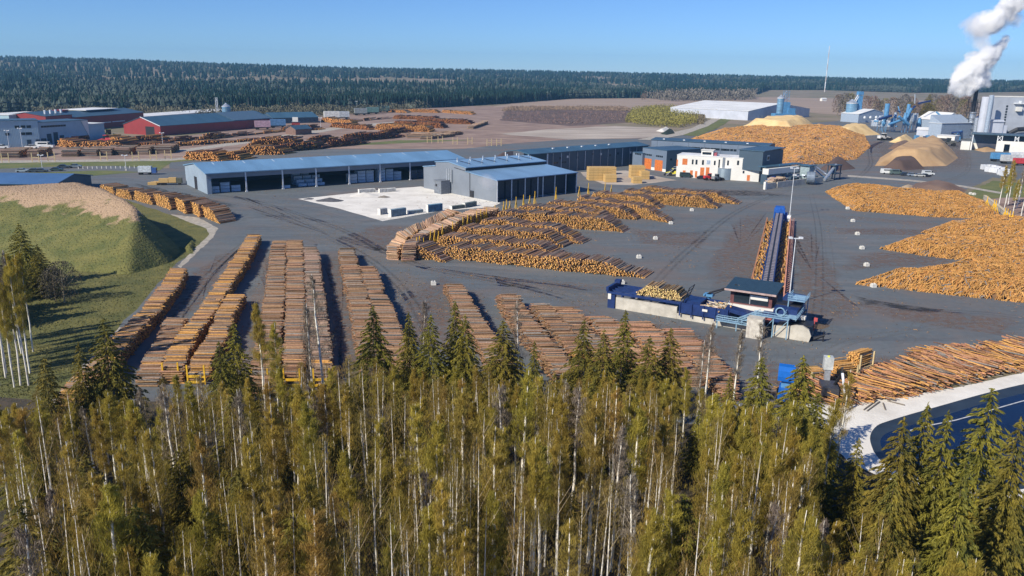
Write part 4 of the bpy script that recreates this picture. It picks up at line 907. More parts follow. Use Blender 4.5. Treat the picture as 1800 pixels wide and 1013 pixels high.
# ------------------------------------------------------------------ drying kilns
A, rz, _ = frame((873, 356), (1020, 338)); L = 54; D = depth_for(A, rz, 745)
r = root('drying_kiln', A, rz, 'grey drying kiln block with stepped blue roofs and dark open front', 'kiln building')
d1, d2 = D*.40, D*.80
prof = [(0,0),(D,0),(D,11.2),(d2+1,12.6),(d2+1,14.6),(D*.63,15.6),(d1,14.0),(d1,12.2),(0,10.2)]
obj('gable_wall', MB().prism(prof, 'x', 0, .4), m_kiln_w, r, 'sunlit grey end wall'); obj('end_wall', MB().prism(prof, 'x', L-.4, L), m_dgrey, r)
obj('kiln_front', MB().box(.4, 6.0, 0, L-.4, 6.3, 10.6), m_dark, r, 'kiln chamber wall behind the posts, shade painted in')  # wall coloured dark as the shade behind the posts
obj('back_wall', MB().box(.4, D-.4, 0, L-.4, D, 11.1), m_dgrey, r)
obj('roof', MB().prism([(-.5,10.2),(d1,12.25),(d1,12.6),(-.5,10.6)], 'x', -.3, L+.5), m_roof_k, r, 'low front roof')
obj('clerestory', MB().box(.4, d1-.05, 12.4, L-.4, d1+.1, 14.0), m_black, r, 'black strip between the roofs')
rm = obj('roof', MB().prism([(d1-1.0,13.95),(D*.63,15.65),(d2+1.6,14.6),(d2+1.6,14.95),(D*.63,16.0),(d1-1.0,14.3)], 'x', -.3, L+.5), m_roof_k, r, 'raised middle roof')
obj('roof', MB().prism([(d2+1,12.65),(D+.4,11.2),(D+.4,11.55),(d2+1,13.0)], 'x', -.3, L+.5), m_roof_k, r, 'back roof')
for k in range(6):
    x = 5+k*8.4
    v = obj('roof_vent', MB().tube((x,D*.62,15.6),(x,D*.62,17.6),.35,n=8).tube((x+1,d1+5,14.6),(x+1,d1+5,16.9),.14,n=6), m_stain, rm)
    obj('duct', MB().tube((x,D*.6,16.3),(x+1,d1+4,15.4),.16,n=6), m_black, v)
for k, x in enumerate([0.3, 9.3, 18, 26.5, 30, 38.2, 46, 53.7]): obj('post', MB().box(x-.2, -.25, 0, x+.2, .05, 10.1), m_wpost, r)
obj('fascia', MB().box(.3, -.1, 9.6, L, .3, 10.25), m_black, r)
for k in range(6): obj('kiln_door', MB().box(2+k*8.6, 5.75, .3, 9.4+k*8.6, 5.95, 9.0), mat('dull blue kiln door', (.04, .055, .08), .5, wave=('X', .8, .4)), r)
for k in range(5): obj('track', MB().box(3+k*9, -.5, 0, 9+k*9, 5.5, .12), m_grey, r)
bxx = obj('plant_box', MB().box(-6.2, D*.60, 0, -.5, D*.60+6.0, 6.6).box(-6.4, D*.6-.2, 6.6, -.3, D*.6+6.2, 6.8), mat('grey plant room', (.17, .19, .22), .6, wave=('Y', 1, .2)), r, 'square grey plant room against the sunlit wall')
obj('louvre', MB().box(-6.27, D*.6+3.4, 3.6, -6.2, D*.6+4.8, 4.8), m_black, bxx)
for k in range(3): obj('flue', MB().tube((-1.1, D*.58+k*1.6, 6), (-1.1, D*.58+k*1.6, 12.6), .28, n=8), m_stain, r)
obj('drain_pipe', MB().tube((-.2, D*.34, 0), (-.2, D*.34, 12.2), .12, n=6).tube((-.2, D*.34, 12.2), (-.2, D*.55, 13.4), .12, n=6), m_black, r)
obj('wall_box', MB().box(-.7, D*.29, .4, 0, D*.33, 3.4), m_black, r)
# slatted grey packs on the white pad
def slat_pack(px0, px1, h, label, nsl=14, wcol=(.42, .47, .52)):
    A, rz, L = frame(px0, px1); m = mat('grey slat %d' % int(wcol[0]*100), wcol, .6, var=.3, scale=.8)
    r = root('slatted_pack', A, rz, label, 'slatted pack', 'slatted grey packs on the white pad')
    sl = MB()
    for i in range(nsl): sl.box(i*L/nsl, 0, 0, i*L/nsl+L/nsl*.62, 1.6, h)
    obj('slats', sl, m, r); obj('bearer', MB().box(-.1, .3, .2, L, 1.3, .5).box(-.1, .3, h*.45, L, 1.3, h*.5), m_black, r)
    obj('end_sheet', MB().box(-.18, -.05, 0, -.06, 1.7, h+.05), m_wht, r)
slat_pack((632,340),(661,338), 1.9, 'back left pale slatted pack on the white pad', 12, (.62,.62,.60))
slat_pack((668,339),(697,337), 1.9, 'back right pale slatted pack on the white pad', 12, (.62,.62,.60))
slat_pack((688,382),(715,378), 3.2, 'large grey blue slatted pack at the front edge of the white pad', 13, (.20,.29,.36))
slat_pack((669,378),(682,376), 2.6, 'white ended slatted pack left of the large front one', 5, (.40,.42,.44))
slat_pack((718,377),(745,374), 1.5, 'low slatted pack right of the large front one', 12, (.26,.33,.38))
slat_pack((753,374),(779,371), 3.4, 'tall blue slatted pack at the front edge of the white pad', 12, (.17,.30,.40))
slat_pack((795,369),(818,366), 1.6, 'low dark slatted pack near the kiln corner', 12, (.12,.15,.14))
slat_pack((818,366),(839,362), 2.2, 'dark slatted pack closest to the kiln corner', 10, (.13,.17,.18))
def cone_heap(label, px, r_, h, m, seed=1, name='soil_heap', cat='heap', group=None, ell=1.0, rz=0, flat_=0.0):
    g = G(*px); rg = np.random.RandomState(seed); n = 40; k = 14; V = [(0,0,h)]; ph = rg.uniform(0, 6.28, 4)
    for j in range(1, k+1):
        t = j/k
        for i in range(n):
            a = 2*math.pi*i/n; q = r_*(1+.10*math.sin(2*a+ph[0])+.07*math.sin(3*a+ph[1])+.04*math.sin(5*a+ph[2]))
            z = h*min(1, (1-t)/(1-flat_))**1.05*(1+.10*(rg.uniform()-.5)*(t < 1)) if t < 1 else -.1
            z = z if t >= flat_ else h*(1+.03*rg.uniform(-1, 1))
            V.append((q*t*math.cos(a)*ell, q*t*math.sin(a), z))
    V = np.array(V); i = np.arange(n); j = (i+1) % n
    f3 = np.stack([np.zeros(n, int), 1+i, 1+j], 1); f4 = np.concatenate([np.stack([1+(q)*n+i, 1+(q+1)*n+i, 1+(q+1)*n+j, 1+q*n+j], 1) for q in range(k-1)])
    o = obj(name, fast_mesh(name, V, [f3, f4], m, smooth=True), None); o.location = (g.x, g.y, 0); o.rotation_euler = (0, 0, rz)
    return tag(o, label, cat, group)
m_gsoil = mat('grey gravel', (.10, .10, .11), .95, scale=1, bump=.1)
cone_heap('dark grey gravel heap on the left of the white pad', (580,353), 4.6, 1.5, m_gsoil, 3, ell=1.5, rz=.3)
cone_heap('flat dark gravel patch heap at the left tip of the white pad', (543,350), 2.6, .5, m_gsoil, 4)
cone_heap('low brown rubble heap behind the slatted packs', (675,347), 3, .9, mat('rubble', (.25,.22,.18), .95, scale=1, bump=.1), 5)
cone_heap('white stone heap on the white pad', (640,344), 5.5, 1.6, m_white, 6, ell=1.4)

# ------------------------------------------------------------------ long grey sorting hall
A, rz, _ = frame((962, 305), (1128, 289)); L = (G(1128, 289)-A).length+6
D = 22; Hm = ztop((962, 305), 270)
r = root('sorting_hall', A, rz, 'long slate blue hall with open white posted end, behind the kilns', 'hall')
obj('wall', MB().box(0, 0, 0, L, D, Hm), m_dgrey, r)
obj('roof', MB().prism([(-.8,Hm+.02),(D*.5,Hm+1.7),(D+.8,Hm+.02),(D+.8,Hm+.5),(D*.5,Hm+2.2),(-.8,Hm+.5)], 'x', -16, L+.5), m_roof_m, r)
for x, y in ((-15.5, 0.3), (-15.5, D*.5), (-15.5, D-.5), (-.4, -.3)): obj('post', MB().box(x-.3, y-.3, 0, x+.3, y+.3, Hm), m_wpost, r)
for k in range(13):
    x = 4.5+k*(L-6)/12.5; obj('drain_pipe', MB().box(x-.14, -.22, 0, x+.14, -.02, Hm-.2), m_wpost if k in (1, 4, 8, 9) else m_grey, r)
for k, (x, z) in enumerate([(8,9),(13,9.5),(20,8.5),(31,10),(37,9.5),(44,8.3),(50,9.0),(60,9),(66,9.5)]): windows(r, [x*L/75], z-1, z+.4, 1.5, m=m_wht if k % 3 == 1 else m_glass)
windows(r, [5.2, 7.4, 12.2, 14.4], Hm*.45, Hm*.45+1, 1.7)
for k in range(5): obj('roof_vent', MB().cbox(12+k*13, D*.35, Hm+1.9, 1.8, 1.2, .5), m_wpost, r)
# rear grey hall
A, rz, _ = frame((1143, 296), (1343, 314)); 
A = G(1143, 287); B = G(1347, 301); 
rz = math.atan2(B.y-A.y, B.x-A.x); L = (B-A).length; Hr = ztop((1143, 287), 246)
r = bld('rear_hall', 'long mid grey hall with ribbon windows behind the white office building', A, rz, L, 20, Hr, .9, 'x', m_mill, m_roof_d)
for k in range(5):
    x = L*(.30+k*.083); 
    for j in range(4): windows(r, [x+j*2.3], Hr-4.6, Hr-3.2, 1.9)
for k in range(7): obj('drain_pipe', MB().box(L*(.05+k*.14), -.2, 0, L*(.05+k*.14)+.25, -.01, Hr-.2), m_mill, r)
for k in range(9): obj('roof_vent', MB().cbox(L*(.1+k*.09), 3+(k % 2)*5, Hr+.7, 1.4, 1.0, .6), m_wpost, r)
obj('shaded_end', MB().box(L-.01, 0, 0, L+.12, 20, Hr), m_dgrey, r)  # darker skin over the right wall, its shade painted in
# tall box with two orange doors
A, rz, _ = frame((1128, 296), (1170, 303)); L = (G(1170, 303)-A).length; Ht = ztop((1128, 296), 260); D = depth_for(Vector(A)+Vector((math.cos(rz), math.sin(rz), 0))*L, rz, 1200) if False else 30
r = bld('door_block', 'tall grey block with two orange roller doors and flat roof', A, rz, L, D, Ht, 0, 'x', m_mill, m_roof_d, over=.15)
panel(r, 'door', L*.10, L*.40, .2, Ht*.52, m_orange); panel(r, 'door', L*.54, L*.86, .2, Ht*.52, m_orange)
panel(r, 'plinth', L*.40, L*.54, 0, 1.8, m_wht); panel(r, 'plinth', L*.86, L, 0, 1.8, m_wht)
for x in (.12, .58):
    for j in range(4): windows(r, [L*x+j*L*.072], Ht*.66, Ht*.66+1.1, L*.058)
obj('shaded_end', MB().box(L, 0, 0, L+.1, D, Ht-.02), m_dgrey, r); windows(r, [3, 8], Ht*.55, Ht*.55+1.2, 1.6, 'right', L+.1)  # right side clad darker to paint in its shade
A2, rz2, _ = frame((1111, 294), (1128, 297)); L2 = (G(1128, 297)-A2).length
r = bld('side_wing', 'narrow grey wing left of the orange doors', A2, rz2, L2, 18, ztop((1111, 294), 268), 0, 'x', m_mill, m_roof_d, over=.1)
for j in range(4): windows(r, [L2*.25+j*1.7], 8.6, 9.8, 1.4)
# white office building
A, rz, _ = frame((1188, 311), (1333, 320)); L = (G(1333, 320)-A).length; Ho = ztop((1188, 311), 273); 
r = bld('office_building', 'long white two storey office building with orange doors', A, rz, L, 16, Ho, 0, 'x', m_wht, m_roof_w, over=.12)
X = lambda px: (px-1188)/145*L
for a, b, z0, z1, m in [(1198,1207,.58,.86,m_orange),(1187.5,1190,.5,.8,m_orange),(1200,1205,.10,.32,m_orange),(1213,1218,0.02,.34,m_orange),(1222,1226,0.02,.32,m_orange),(1231,1238,0.02,.50,m_orange),(1241,1247,0.02,.52,m_orange),(1313,1318,0.02,.28,m_orange)]:
    panel(r, 'door', X(a), X(b), Ho*z0, Ho*z1, m)
for a, b, z0, z1, m in [(1215,1218,.62,.84,m_glass),(1221.5,1225,.62,.84,m_glass),(1233,1236.5,.62,.84,m_glass),(1254,1257,.64,.84,m_glass),(1262,1264.5,.18,.9,m_glass),(1277,1280,.66,.88,m_glass),(1294,1297.5,.70,.90,m_glass),(1304,1311,.62,.82,m_glass),(1314,1321,.62,.82,m_glass),(1305,1308,.34,.46,m_glass)]:
    panel(r, 'window', X(a), X(b), Ho*z0, Ho*z1, m)
f = panel(r, 'window_frame', X(1240.5), X(1248.5), Ho*.64, Ho*.86, m_wpost); obj('pane', MB().box(X(1241.5), -.09, Ho*.66, X(1247.5), -.065, Ho*.84), mat('blue grey pane', (.35,.42,.5), .3), f)
rb = obj('roof_unit', MB().box(X(1229), 3, Ho+.3, X(1250), 9, Ho+3.4).box(X(1228), 2.5, Ho+3.4, X(1251), 9.5, Ho+3.7), m_wht, r, 'white plant room on the roof'); obj('louvre', MB().box(X(1231), 2.93, Ho+.9, X(1247), 3, Ho+2.4), m_glass, rb)
obj('roof_unit', MB().box(X(1251), 4, Ho+.3, X(1256), 7, Ho+2.2), mat('dull red box', (.35,.08,.10)), r, 'small dull red roof box')
obj('gutter', MB().box(X(1269), -.3, Ho*.55, X(1273), -.02, Ho+.1), m_kiln_w, r); obj('shaded_end', MB().box(L, 0, 0, L+.12, 16, Ho), m_kiln_w, r)  # grey skin paints the shaded end of the white walls
stt = root('steel_stair', G(1172, 309), rz, 'small steel stair between the orange doors and the office', 'stair')
obj('flight', MB().cbox(2.0, 0, 2.4, 6.5, 1.2, .3, 0, 0, -.75), m_grey, stt); obj('landing', MB().box(4, -.6, 4.6, 7, .6, 4.8).tube((6.8,-.5,0),(6.8,-.5,4.6),.12,n=6).tube((6.8,.5,0),(6.8,.5,4.6),.12,n=6), m_grey, stt)
obj('handrail', MB().tube((-.2,-.6,1.1),(4.2,-.6,5.8),.06,n=5).tube((4.2,-.6,5.8),(7,-.6,5.8),.06,n=5), m_grey, stt)
# dark infeed tower
A, rz, _ = frame((1333, 320), (1362, 313)); L = (G(1362, 313)-A).length
r = bld('infeed_tower', 'dark blue grey infeed tower with slanted soffit at the office end', A+Vector((math.cos(rz),math.sin(rz),0))*.3, rz, L, 14, 7.2, 0, 'x', m_kiln_w, m_roof_d, over=.1)
obj('upper_storey', MB().prism([(-3,6.6),(L+3,8.5),(L+3,17.2),(-3,17.8)], 'y', -2.4, 12), m_dgrey, r); obj('cab_window', MB().box(3.2, -2.5, 12.2, 7.2, -2.4, 15.2), m_wht, r); obj('pane', MB().box(3.6, -2.56, 12.6, 6.8, -2.5, 14.6), m_glass, r)
obj('upper_roof', MB().box(-3.4, -3.2, 17.82, L+4.5, 12.5, 18.3), m_roof_d, r)
# steel tank beside the office
g = G(1278, 317); Rk = 5.4; hk = ztop((1278, 317), 297)
r = root('water_tank', g+Vector((0, Rk, 0)), 0, 'round corrugated steel tank in front of the white office', 'tank')
prof = []; 
for i in range(22): prof.append((Rk+(.07 if i % 2 else 0), i*hk/21))
obj('shell', MB().lathe(prof, n=36), mat('corrugated tank steel', (.26, .33, .38), .4, metal=.3, var=.15, scale=.3), r); obj('rim', MB().lathe([(Rk+.15, hk), (Rk+.15, hk+.25)], n=36), m_stain, r)
obj('downpipe', MB().tube((Rk+.3, -.3, 0), (Rk+.3, -.3, hk+.3), .35, n=10), m_wpost, r)
# yellow timber packs
m_ytim = mat('fresh sawn timber', (.66, .44, .17), .75, col2=(.46, .29, .10), scale=1.6, stretch=(1, 1, 6))
def tpack(px, w_, d_, h, label, rz=.12):
    g = G(*px); r = root('sawn_timber_stack', g, rz, label, 'timber stack', 'yellow sawn timber stacks'); mb = MB(); nl = max(2, int(h/1.5)); nw = max(1, int(w_/2.4))
    for i in range(nl):
        lay = MB()
        for j in range(nw): lay.box(j*w_/nw+.04, 0, i*h/nl+.10, (j+1)*w_/nw-.04, d_, (i+1)*h/nl-.03)
        obj('pack', lay, m_ytim, r) if False else mb.v.extend(lay.v) or mb.f.extend([tuple(q+len(mb.v)-len(lay.v) for q in f) for f in lay.f])
    obj('packs', mb, m_ytim, r); obj('gap_shade', MB().box(.2, .2, 0, w_-.2, d_-.2, h-.2), mat('dark gap', (.12,.08,.04)), r)  # dark inner box put in as the shade between the packs
for a in [((1035,318),13.5,7,7.6,'large yellow timber stack at the left on the pale pad'),((1064,321),6.5,6,4.2,'lower yellow timber stack against the large left one'),((1109,314),8.5,6,7.4,'tall yellow timber stack before the orange doors'),
          ((1127,316),5.0,6,4.8,'lower yellow timber stack right of the tall one'),((1113,323),5.2,5,3.6,'single small yellow timber stack nearest the camera side'),((1058,307),9,5,4.5,'yellow timber stack peeking behind the large left one')]: tpack(*a)

# ------------------------------------------------------------------ sorting line
A, rz, L = frame((1072, 541), (1292, 578))
r = root('log_infeed', A, rz, 'blue log infeed deck on a pale concrete wall with log steps', 'infeed deck')
obj('concrete_wall', MB().box(1.6, 0, 0, 18.3, .7, 3.1).box(18.3, .05, 0, L+6, .65, 1.5).box(6, .7, 0, 6.6, 7, 3), m_conc, r)
obj('end_post', MB().box(-.6, -.3, 0, 1.4, 1.5, 2.4).box(.3, -.1, 2.4, 1.3, 1.0, 3.6), m_blue, r); obj('white_column', MB().box(-.6, -.2, 2.4, .25, .8, 3.9), m_wht, r)
dk = MB().box(-1, -.2, 3.9, 19.5, .15, 4.5).box(-1, 8.0, 3.9, 19.5, 8.4, 4.5)
for k in range(8): dk.box(-.6+k*2.8, .15, 3.8, -.1+k*2.8, 8.0, 4.25)
for k in range(4): dk.box(-.9, 1.2+k*1.8, 4.25, 6.8, 1.5+k*1.8, 4.7)
dk.box(-1.2, -.3, 4.5, -.5, 8.4, 5.6).box(-1.1, 5.0, 5.6, .4, 6.6, 6.4); obj('deck', dk, m_blue, r)
obj('support', MB().box(3, 7.6, 0, 3.6, 8.2, 3.8).box(12, 7.6, 0, 12.6, 8.2, 3.8).box(18.6, 7.6, 0, 19.2, 8.2, 3.8).box(0, 7.6, 0, .6, 8.2, 3.8), m_blue, r)
hb = MB().box(19.2, -.5, 1.9, 31.5, -.2, 4.6).box(19.2, 6.6, 1.9, 31.5, 7, 4.6).box(19.2, -.2, 1.9, 19.5, 6.6, 4.6).box(31.2, -.2, 1.9, 31.5, 6.6, 3.6).box(19.5, -.2, 2.2, 31.2, 6.6, 2.5)
for k in range(5): hb.box(19.1+k*3, -.75, 1.2, 19.4+k*3, -.5, 4.7)
obj('hopper', hb, m_blue, r); obj('step_feeder', MB().box(19.6, 1, 2.6, 24, 6.4, 4.9).box(24.2, 1, 2.6, 28, 6.4, 4.0).cbox(34, 3, 3.6, 8, 3, 1.0, 0, 0, .12), m_blue, r)
for k in range(3): obj('plate_strip', MB().box(22+k*3, -.80, 3.3, 23.3+k*3, -.76, 3.9), m_wht, r) if k == 1 else None
fr = MB().tube((19.6,.2,4.5),(21.2,.2,8.6),.14,n=6).tube((19.6,4,4.5),(21.2,4,8.6),.14,n=6)
for k in range(4): fr.tube((19.9+k*.38,.2,5.4+k*1.0),(19.9+k*.38,4,5.4+k*1.0),.09,n=5)
obj('stop_frame', fr, m_black, r)
# logs on the deck
M = Matrix.Translation(A) @ Matrix.Rotation(rz, 4, 'Z')
lf = M @ Vector((7, .6, 0)); rt = M @ Vector((19, .6, 0)); ax = (M @ Vector((7, 6.4, 0)))-lf
P0, P1, rr = pile_logs([tuple(lf), tuple(rt)], [tuple(lf+ax), tuple(rt+ax)], lambda s, t: 2.6*min(1, (s+.5)/3, (t-s+.4)/2), .36, 130, mod=3)
P0[:, 2] += 4.5; P1[:, 2] += 4.5
tag(obj('log_pile', logs_mesh('log_pile', P0, P1, rr, seed=130, endc=np.array([.72,.52,.22]), barkc=np.array([.40,.27,.14])), None), 'pale ended logs lying on the blue infeed deck', 'log pile', None, 'stuff')
sc = []; rg = np.random.RandomState(4)
for k in range(60):
    p = M @ Vector((rg.uniform(25, 31), rg.uniform(.5, 6), rg.uniform(3.9, 4.6))); a = rg.uniform(0, 6.28); sc.append((tuple(p), tuple(p+Vector((math.cos(a), math.sin(a), rg.uniform(-.3,.3)))*1.4)))
sc = np.array(sc); tag(obj('log_scrap', logs_mesh('log_scrap', sc[:,0], sc[:,1], rg.uniform(.1,.2,60), seed=6, barkc=np.array([.5,.42,.3])), None), 'pale broken log pieces in the blue hopper', 'log scrap', None, 'stuff')
# crane
cr = root('loader_crane', M @ Vector((23.5, 9.5, 0)), rz, 'black folding loader crane standing between hopper and cabin', 'crane')
obj('pedestal', MB().tube((0,0,0),(0,0,5.2),.6,n=10).box(-1.2,-1,4.6,1.2,1,5.2), m_sky, cr)
obj('main_boom', MB().tube((0,0,5.4),(7.0,-.8,8.8),.30,.22,n=6).tube((1,0,5.2),(4.5,-.5,7.2),.14,n=6), m_black, cr); obj('stick', MB().tube((7.0,-.8,8.8),(12.6,-3.2,3.2),.24,.16,n=6).tube((7.6,-.9,8.9),(10,-2,6.6),.1,n=5), m_black, cr)
obj('grapple', MB().tube((12.6,-3.2,3.4),(12.2,-3.4,1.9),.2,.12,n=6).tube((12.6,-3.2,3.4),(13.3,-3.0,1.9),.2,.12,n=6), mat('rust orange steel', (.5,.2,.06)), cr)
# cabin
cb = root('operator_cabin', M @ Vector((29.8, 6.5, 0)), rz+.03, 'raised operator cabin with blue green roof and big dark windows', 'cabin'); cb.scale = (1, 1, .86)
obj('wall', MB().box(0,0,4.6,10.2,7.5,9.6), mat('dark red brown cladding', (.16,.06,.06), .6), cb)
obj('skirt', MB().box(-.5,-.6,4.0,10.8,8,5.2), m_wht, cb)
g_ = obj('window', MB().box(.9,-.1,5.7,9.4,0,8.6), m_glass, cb, 'wide front window'); obj('blind', MB().box(5.0,-.16,7.2,9.2,-.1,8.5), m_wht, g_); obj('mullion', MB().box(4.8,-.2,5.7,5.0,-.1,8.6), m_grey, g_)
rf = obj('roof', MB().prism([(-1.6,9.4),(8.6,10.3),(8.6,10.75),(-1.6,9.85)], 'x', -1.2, 11.3), mat('blue green roof sheet', (.028,.055,.07), .4, wave=('X',.8,.3)), cb)
obj('trim', MB().box(-1.25,-1.72,9.35,11.35,-1.6,9.9), mat('pinkish trim', (.45,.33,.30)), rf)
obj('floodlight', MB().box(1.2,-.9,8.9,1.6,-.3,9.3).box(2.6,-.9,8.9,3.0,-.3,9.3).box(7.2,-.9,8.9,7.6,-.3,9.3).box(8.6,-.9,8.9,9.0,-.3,9.3), m_black, cb)
obj('leg', MB().box(.4,.4,0,1.1,1.1,4.2).box(9.2,.4,0,9.9,1.1,4.2).box(.4,6.2,0,1.1,6.9,4.2).box(9.2,6.2,0,9.9,6.9,4.2), m_blue, cb)
# stairs and catwalks
sw = root('catwalk_tower', M @ Vector((29, -2.2, 0)), rz, 'pale blue steel catwalks and stairs beside the operator cabin', 'catwalk')
m_cat = mat('pale blue catwalk steel', (.26, .42, .55), .45, var=.2)
fl = MB().box(0,0,1.9,11,1.4,2.05).box(9,0,4.8,17,1.6,4.95).box(15.5,1.4,4.8,18.5,12,4.95).box(15,7,7.8,19,13,7.95)
fl.cbox(7.6,1.0,3.4,5.8,1.2,.2,0,0,-.52); fl.cbox(17.6,11,6.3,1.2,5.5,.2,0,.5); obj('floor', fl, m_cat, sw)
rl = MB()
def rail(a, b):
    a = Vector(a); b = Vector(b); n = max(1, int((b-a).length/1.5))
    for h in (.55, 1.1): rl.tube(a+Vector((0,0,h)), b+Vector((0,0,h)), .085, n=4)
    for k in range(n+1): p = a.lerp(b, k/n); rl.tube(p, p+Vector((0,0,1.1)), .05, n=4)
rail((0,0,2),(11,0,2)); rail((0,1.4,2),(5,1.4,2)); rail((5,.3,2),(10,.3,4.9)); rail((5,1.6,2),(10,1.6,4.9)); rail((9,0,4.9),(17,0,4.9)); rail((18.5,0,4.9),(18.5,12,4.9)); rail((15.5,1.6,4.9),(15.5,10,4.9)); rail((15,7,7.9),(19,7,7.9)); rail((19,7,7.9),(19,13,7.9)); rail((15,7,7.9),(15,13,7.9))
obj('railing', rl, m_cat, sw)
lg = MB()
for x, y, z in [(.3,.2,1.9),(5,.2,1.9),(10.6,.2,4.8),(13.5,.2,4.8),(16.8,.2,4.8),(18.3,6,4.8),(18.8,12.6,7.8),(15.2,12.6,7.8),(15.2,7.2,7.8),(11,1.3,4.8)]: obj('leg', MB().tube((x,y,0),(x,y,z),.14,n=5), m_cat, sw)
lg.tube((10.6,.2,.4),(13.5,.2,4.6),.08,n=4).tube((13.5,.2,.4),(16.8,.2,4.6),.08,n=4); obj('bracing', lg, m_cat, sw)
hd = root('drive_house', M @ Vector((41.5, 2.5, 0)), rz, 'dark blue drive house with round hose reel where infeed meets the sorting conveyor', 'machine')
obj('housing', MB().box(0,0,1.2,5.4,6.5,6.2).box(.5,6.5,2.5,5.0,12,7.2).box(-3,1,2,0,4.5,4), m_blue, hd); obj('housing_top', MB().box(-.3,3.0,6.2,5.6,9,6.5), m_black, hd)
rg_ = MB(); 
for k in range(20):
    a = k*math.pi/10; b = (k+1)*math.pi/10; rg_.tube((1.6+1.0*math.cos(a),-.5,5.4+1.0*math.sin(a)),(1.6+1.0*math.cos(b),-.5,5.4+1.0*math.sin(b)),.16,n=6,caps=False)
obj('hose_ring', rg_, m_cat, hd); obj('motor', MB().tube((-2,.2,2.6),(-.3,.2,2.6),.7,n=10).tube((3.5,-.6,2.2),(5.2,-.6,2.2),.6,n=10), mat('dull red motor', (.25,.07,.06)), hd)
cwp = root('concrete_block_wall', M @ Vector((36.2, -6.4, 0)), rz, 'tall square concrete block standing in front of the catwalks', 'concrete block')
obj('block', MB().box(1.0,1,0,4.6,3.4,4.9), mat('stained concrete', (.66,.62,.54), .9, col2=(.42,.38,.33), scale=.9), cwp); obj('cap', MB().box(.95,.95,4.9,4.65,3.45,5.0), m_conc, cwp)
cw2 = root('bunker_wall', M @ Vector((42.5, -1.0, 0)), rz, 'pale concrete bunker with rounded right end and black cover', 'bunker')
obj('wall', MB().prism([(0,0),(8.2,0),(8.6,1.6),(8.0,3.0),(6.6,3.7),(5.0,3.6),(2.6,2.9),(0,2.7)], 'y', 0, .6).prism([(0,0),(8.2,0),(8.2,2.0),(0,2.2)], 'y', 5.0, 5.6), m_conc, cw2)
obj('cover', MB().cbox(4.6,2.8,3.3,8,4.6,.3,0,0,-.12), m_black, cw2); obj('chute', MB().tube((8.6,1.5,.4),(11.2,2.5,1.6),.5,.3,n=8).tube((11,2.4,0),(11,2.4,2.6),.15,n=5), m_black, cw2)
obj('white_box', MB().box(3.2,4.2,3.9,6.2,5.8,4.6), m_wht, cw2); obj('sign_post', MB().tube((8.6,3,2),(8.6,3,5.4),.1,n=5).box(8.4,2.9,4.4,9.2,3.1,5.3), mat('dull red sign', (.5,.08,.08)), cw2)
cone_heap('brown bark debris beside the rounded bunker end', (1418,572), 3.6, .8, mat('bark debris', (.16,.11,.07), .95, scale=2, bump=.2), 12, 'bark_heap', 'bark heap', ell=1.6)
# long conveyor with bins
z4 = 4.6
cA = G(1352.5, 478, z4); cB = G(1370, 376, z4); rzc = math.atan2(cB.y-cA.y, cB.x-cA.x); LC = (cB-cA).length
cA0 = Vector((cA.x, cA.y, 0))-Vector((math.cos(rzc), math.sin(rzc), 0))*22; LC += 22
cv = root('sorting_conveyor', cA0, rzc, 'long dark blue log sorting conveyor running away to the blue drive end', 'conveyor')
mb = MB().box(0,-1.6,4.2,LC,-1.35,5.2).box(0,1.35,4.2,LC,1.6,5.2)
obj('bed', mb, m_blue, cv)
obj('belt_floor', MB().box(0,-1.34,4.3,LC,1.34,4.5).box(0,-.16,4.5,LC,.16,5.35), m_black, cv)
ft = MB(); n = int(LC/2.1)
for k in range(n):
    x = k*2.1+1; ft.cbox(x,-.78,5.12,.95,1.05,.14).cbox(x,.78,5.12,.95,1.05,.14)
obj('slats', ft, mat('dusty conveyor plate', (.26,.24,.28), .6), cv)
for k in range(int(LC/6)):
    for sgn in (-1, 1): obj('leg', MB().box(k*6+.5,sgn*1.75-.14,0,k*6+.9,sgn*1.75+.14,4.3).cbox(k*6+.7,sgn*2.2,3.0,.25,1.6,.25,0,sgn*.9), m_blue, cv)
obj('drive_end', MB().box(LC-1,-2.2,2.5,LC+4,2.2,6.6).box(LC+.5,-3.2,0,LC+3.5,-2.2,5).prism([(LC-1,6.6),(LC+4,6.6),(LC+2.5,7.6),(LC,7.4)],'y',-1.8,1.8), mat('bright blue cover', (.02,.10,.40), .4), cv)
obj('motor', MB().tube((LC+1,-4.6,3.2),(LC+1,-3.2,3.2),.9,n=10).box(LC-1.5,-5,1,LC+1.6,-3.4,2.3), m_wpost, cv)
m_rail = mat('orange brown bin rail', (.50,.22,.09), .6); m_pr = mat('pinkish bin rail', (.55,.26,.19), .6)
